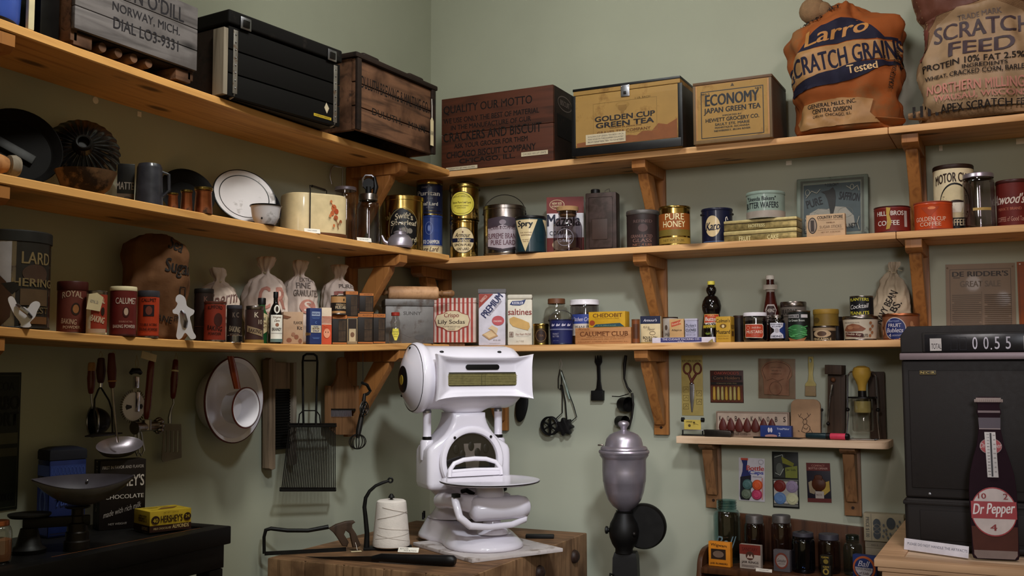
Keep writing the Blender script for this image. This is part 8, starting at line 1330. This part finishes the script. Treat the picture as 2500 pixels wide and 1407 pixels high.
obj('side_knob', MB().lathe([(.006, -36*k), (.008, -42*k), (.014, -43*k), (.015, -48*k), (.01, -50*k), (0, -50*k)], 'black_iron', 20, c=(0, zg(1296)), axis='x'), t)
obj('front_bolt', MB().ball((26*k, -.036, zg(1300)), .009, 'dark_metal', 12, 8), t)
q0 = zg(1349.5); m = MB(); m.loft([[(x*wd, y*wd*.8+.02, zz_) for x, y in ((-1, -1), (1, -1), (1, 1), (-1, 1))] for zz_, wd in ((.03, .16), (.05, .16), (.06, .06), (q0-.25, .052), (q0-.02, .046), (q0, .04))], 'black_iron'); obj('pedestal', m, t, ang=20); obj('floor_plate', MB().box(-.18, .18, -.15, .19, 0, .0295, 'black_iron', .01), t)
obj('catch_hook', MB().tube([(-.04, -.03, zg(1402)), (-.052, -.04, zg(1398)), (-.052, -.05, zg(1410))], .004, 'black_iron', 8), t)
# ================================================================ black table with balance and chocolate boxes
ZT = 1.06
t = thing('black_table', 'black painted side table against the wall', 'table', (.012, -1.815, .0006), 90)
# local x -> along the wall (+y), local -y -> room
W, D = 1.1, .41
obj('top', MB().box(-W, 0, -D, 0, ZT-.012, ZT-.006, 'black_table', .001), t)
obj('top_rim', MB().box(-W, .006, -D-.006, -D+.05, ZT-.05, ZT, 'black_table', .004).box(-.044, .006, -D+.0505, 0, ZT-.05, ZT, 'black_table', .004), t); obj('apron', MB().box(-W, -.01, -D+.005, -D+.03, ZT-.115, ZT-.0505, 'black_table', .002).box(-.03, -.008, -D+.031, -.01, ZT-.115, ZT-.0505, 'black_table', .002), t)
for x, y in ((-.065, -D+.005), (-.065, -.06), (-W+.01, -D+.005), (-W+.01, -.06)): obj('leg', MB().box(x, x+.052, y, y+.052, 0, ZT-.1155 if False else ZT-.116, 'black_table', .004), t)
obj('wood_strip', MB().box(-.55, -.05, -D+.052, -D+.058, ZT-.0055, ZT-.002, 'orange_trim', .001), t)
ZT -= .0048
def tb(px, py): p = U(px, py, 2, ZT); return Vector((p.x, p.y, ZT))
# blue tin
W, D, H = .115, .1, .0; pc = Vector((.10, tb(150, 1285).y-.01, ZT)); H = at('L', 150, 1092, .12).z-ZT
pc = Vector((.09, at('L', 150, 1200, .09).y, ZT)); k = mpp(pc); rz = camrz(pc)+24; W = 100*k; 
t = thing('tea_tin', 'tall dark blue tea tin with domed lid, at the back of the black table', 'tin', pc, rz)
obj('body', MB().box(-W/2, W/2, -W*.38, W*.38, 0, H-.035, 'dk_blue_tin', .003), t); m = MB(); m.loft([[(x*W*.51*q, y*W*.39*q, zz) for x, y in ((-1, -1), (1, -1), (1, 1), (-1, 1))] for zz, q in ((H-.0345, 1), (H-.014, 1), (H-.008, .96), (H-.001, .6), (H, .3))], '#12141f'); obj('lid', m, t, ang=30)
decals(t, [('r', .5, .86, .96, .14, '#26366e'), ('r', .5, .77, .96, .012, '#10142c')]+[('o', .1+.1*i, .86, .09, .10, .0008, '#3d4f8c') for i in range(9)]+[('t', 'Tuscan', .5, .48, .7, .12, '#34457e', {'shear': .3, 'rot': 8}), ('r', .5, .05, .96, .02, '#10142c')], W, H-.035, lambda x, y, o: (x-W/2, -W*.38-o, y))
decals(t, [('r', .5, .86, .96, .14, '#4a5fae'), ('r', .5, .38, .9, .7, '#3446a0'), ('e', .5, .45, .5, .4, '#5a74c4'), ('e', .5, .45, .3, .26, '#2c3c90')], W*.76, H-.035, lambda x, y, o: (-W/2-o, W*.38-x, y))
# black chocolate box
W = .125; pc = Vector((.16, at('L', 300, 1200, .16).y, ZT)); k = mpp(pc); rz = camrz(pc)+14; W = 118*k; H = at('L', 300, 1124, .16).z-ZT
t = thing('chocolate_box', 'tall black chocolate box with white lettering behind the balance scoop', 'box', pc, rz)
obj('body', MB().box(-W/2, W/2, 0, .075, 0, H, 'choc', .001), t)
decals(t, [('t', 'FIRST IN FAVOR AND FLAVOR', .5, .90, .9, .045, '#a59c98', {'bold': .4}), ('t', "HERSHEY'S", .5, .70, .92, .17, '#c0b8b4', {'bold': 1}), ('t', 'CHOCOLATE', .54, .47, .84, .06, '#c0b8b4', {'bold': .6}), ('t', 'made with rich milk', .5, .28, .84, .08, '#a59c98', {'shear': .4, 'bold': 0, 'rot': 14}), ('t', 'NET WEIGHT', .4, .08, .4, .03, '#8a827e')], W, H, lambda x, y, o: (x-W/2, -o, y))
decals(t, [('t', "HERSHEY'S", .5, .6, .7, .14*2.2, '#b0a8a4', {'rot': -90, 'bold': 1})], .075, H, lambda x, y, o: (-W/2-o, .075-x, y)) if False else decals(t, [('t', "HERSHEY'S", .5, .62, 1.9, .09, '#b0a8a4', {'rot': -90, 'bold': .6})], .075, H, lambda x, y, o: (-W/2-o, .075-x, y))
# yellow chocolate box
c0 = tb(365, 1307); c1 = tb(466, 1295); c2 = tb(284, 1288); vx = (c1-c0); W = vx.length; rz = math.degrees(math.atan2(vx.y, vx.x)); D = .10; H = .0
cc = (c0+c1)/2; H = (1307-1252)*mpp(c0)*1.0
t = thing('chocolate_box', 'flat yellow and brown almond chocolate bar box on the table corner', 'box', (cc.x, cc.y, ZT+.0054), rz)
obj('body', MB().box(-W/2, W/2, 0, D, 0, H, '#b3982a', .001), t); f = lambda x, y, o: (x-W/2, -o, y)
decals(t, [('r', .5, .16, 1.0, .32, 'hershey_br'), ('t', 'MILK CHOCOLATE', .3, .16, .42, .1, '#b8a070', {'bold': .4, 'shear': .2}), ('t', 'ALMONDS', .74, .2, .40, .18, '#c9b078', {'bold': 1}), ('t', "HERSHEY'S", .52, .60, .52, .34, '#2a1712', {'bold': 1.4}), ('e', .13, .58, .20, .40, '#2a1712'), ('t', '40', .13, .56, .12, .2, '#b3982a', {'bold': .6}), ('e', .90, .62, .18, .38, '#2a1712'), ('t', '24', .90, .64, .1, .16, '#b3982a', {'bold': .6}), ('t', 'NET WT. 1 LB 8 OZ', .5, .90, .36, .06, '#4a3410', {'bold': 0})], W, H, f)
decals(t, [('r', .5, .16, 1.0, .32, 'hershey_br'), ('t', 'ALMONDS', .7, .16, .36, .16, '#b8a070', {'bold': 1}), ('t', "HERSHEY'S", .56, .62, .5, .34, '#4a3410', {'bold': 1.4})], D, H, lambda x, y, o: (-W/2-o, D-x, y))
decals(t, [('t', 'MILK CHOCOLATE WITH', .45, .80, .6, .08, '#5a4414'), ('p', [(.3, .3), (.5, .6), (.9, .62), (.7, .34)], '#6b4a24'), ('t', 'ALMONDS', .3, .62, .24, .08, '#5a4414'), ('l', [(.1, .2), (.5, .26), (.95, .3)], .002, '#5a4414')], W, D, lambda x, y, o: (x-W/2, y, H+o))
# balance with scoop
c = tb(208, 1345); k = mpp(c); t = thing('counter_balance', 'black cast balance with a dark tin scoop and stacked round weights', 'balance', (c.x-.03, c.y, ZT), camrz(c))
obj('base', MB().lathe([(0, .0), (34*k, 0), (34*k, .022), (30*k, .025), (30*k, .044), (27*k, .047), (26*k, .066), (20*k, .069), (19*k, .084), (16*k, .087), (16*k, .103), (0, .103)], 'dark_metal', 36), t)
obj('beam', MB().box(-.125, .03, -.012, .012, .06, .085, 'black_iron', .004), t); obj('weight_plate', MB().lathe([(0, .086), (.045, .087), (.05, .092), (.05, .096), (0, .096)], 'black_iron', 32, c=(-.11, 0)), t); obj('weight_stand', MB().lathe([(.04, 0), (.042, .01), (.03, .02), (.02, .06), (0, .0605)], 'black_iron', 28, c=(-.11, 0)), t)
def scoop(zb, lf):
    n, mm = 24, 12; vs = []; fs = []
    for i in range(n+1):
        u = i/n*2-1; wd = .062*(1-abs(u)**2.2)+.001; dp = .052*(1-abs(u)**2)+.0
        for j in range(mm+1): a = math.pi*j/mm; vs.append((u*.145, -wd*math.cos(a), zb+.018*u*u*1.5-dp*math.sin(a)**.8+ (.03 if lf else 0)*max(0, math.cos(a)*-1)*(1-u*u)))
    for i in range(n):
        for j in range(mm): q = i*(mm+1)+j; fs.append((q, q+mm+1, q+mm+2, q+1))
    return vs, fs
vs, fs = scoop(.19, 1); vs = [(x*.84, y*.9, .1095+(q-.138)*.86) for x, y, q in vs]; m = MB(); m.X = Matrix.Translation((.012, 0, 0)); m.add(vs, fs, 'galv'); m.add([(x*.99, y*.985, zz+.0025) for x, y, zz in vs], [f[::-1] for f in fs], '#45414a'); obj('scoop', m, t, ang=80)
obj('rivet', MB().ball((.02, .05, .165), .004, 'steel', 8, 6), t); obj('scoop_ring', MB().lathe([(.026, .1035), (.03, .105), (.022, .1), (0, .1375)][:2]+[(.03, .108), (0, .109)], 'black_iron', 28), t)
p = tb(14, 1378); p = Vector((min(p.x, .30), p.y, ZT)); k = mpp(p); r = 38*k
jar('spice_jar', 'clear jar of brown grains with copper rim at the table end', 'L', 3, 0, 0, 0, 0, 'glass_clear', 'copper', .012, .72, .28, .10, fill='#7a5034', fillh=.55, P0=(p.x, p.y, ZT), r=r, h=118*k)

# ---------------------------------------------------------------- repeats share a group
GR = {'shelf_board': 'pine shelf boards', 'shelf_bracket': 'pine shelf brackets', 'canning_jar': 'canning jars on the cabinet', 'lard_tin': 'lard tins in the shelf corner', 'coffee_can': 'coffee cans at the shelf end', 'powder_can': 'baking powder cans', 'spice_tin': 'small spice tins', 'spice_can': 'small spice cans', 'wooden_crate': 'wooden crates on the high shelf', 'tape_scrap': 'scraps of tape on the wall', 'jar_lid_box': 'boxes of jar lids', 'cracker_tin': 'cracker tins', 'glass_jar': 'glass jars on the shelves', 'tea_box': 'tea boxes', 'grain_sack': 'grain sacks', 'chocolate_box': 'chocolate boxes', 'cake_tin': 'stacked cake tins', 'cookie_cutter': 'cookie cutters', 'egg_beater': 'hanging egg beaters', 'price_card': 'price cards', 'poster': 'posters on the walls'}
for o in bpy.data.objects:
    b = o.name.split('.')[0]
    if o.parent is None and b in GR and 'group' not in o: o['group'] = GR[b]
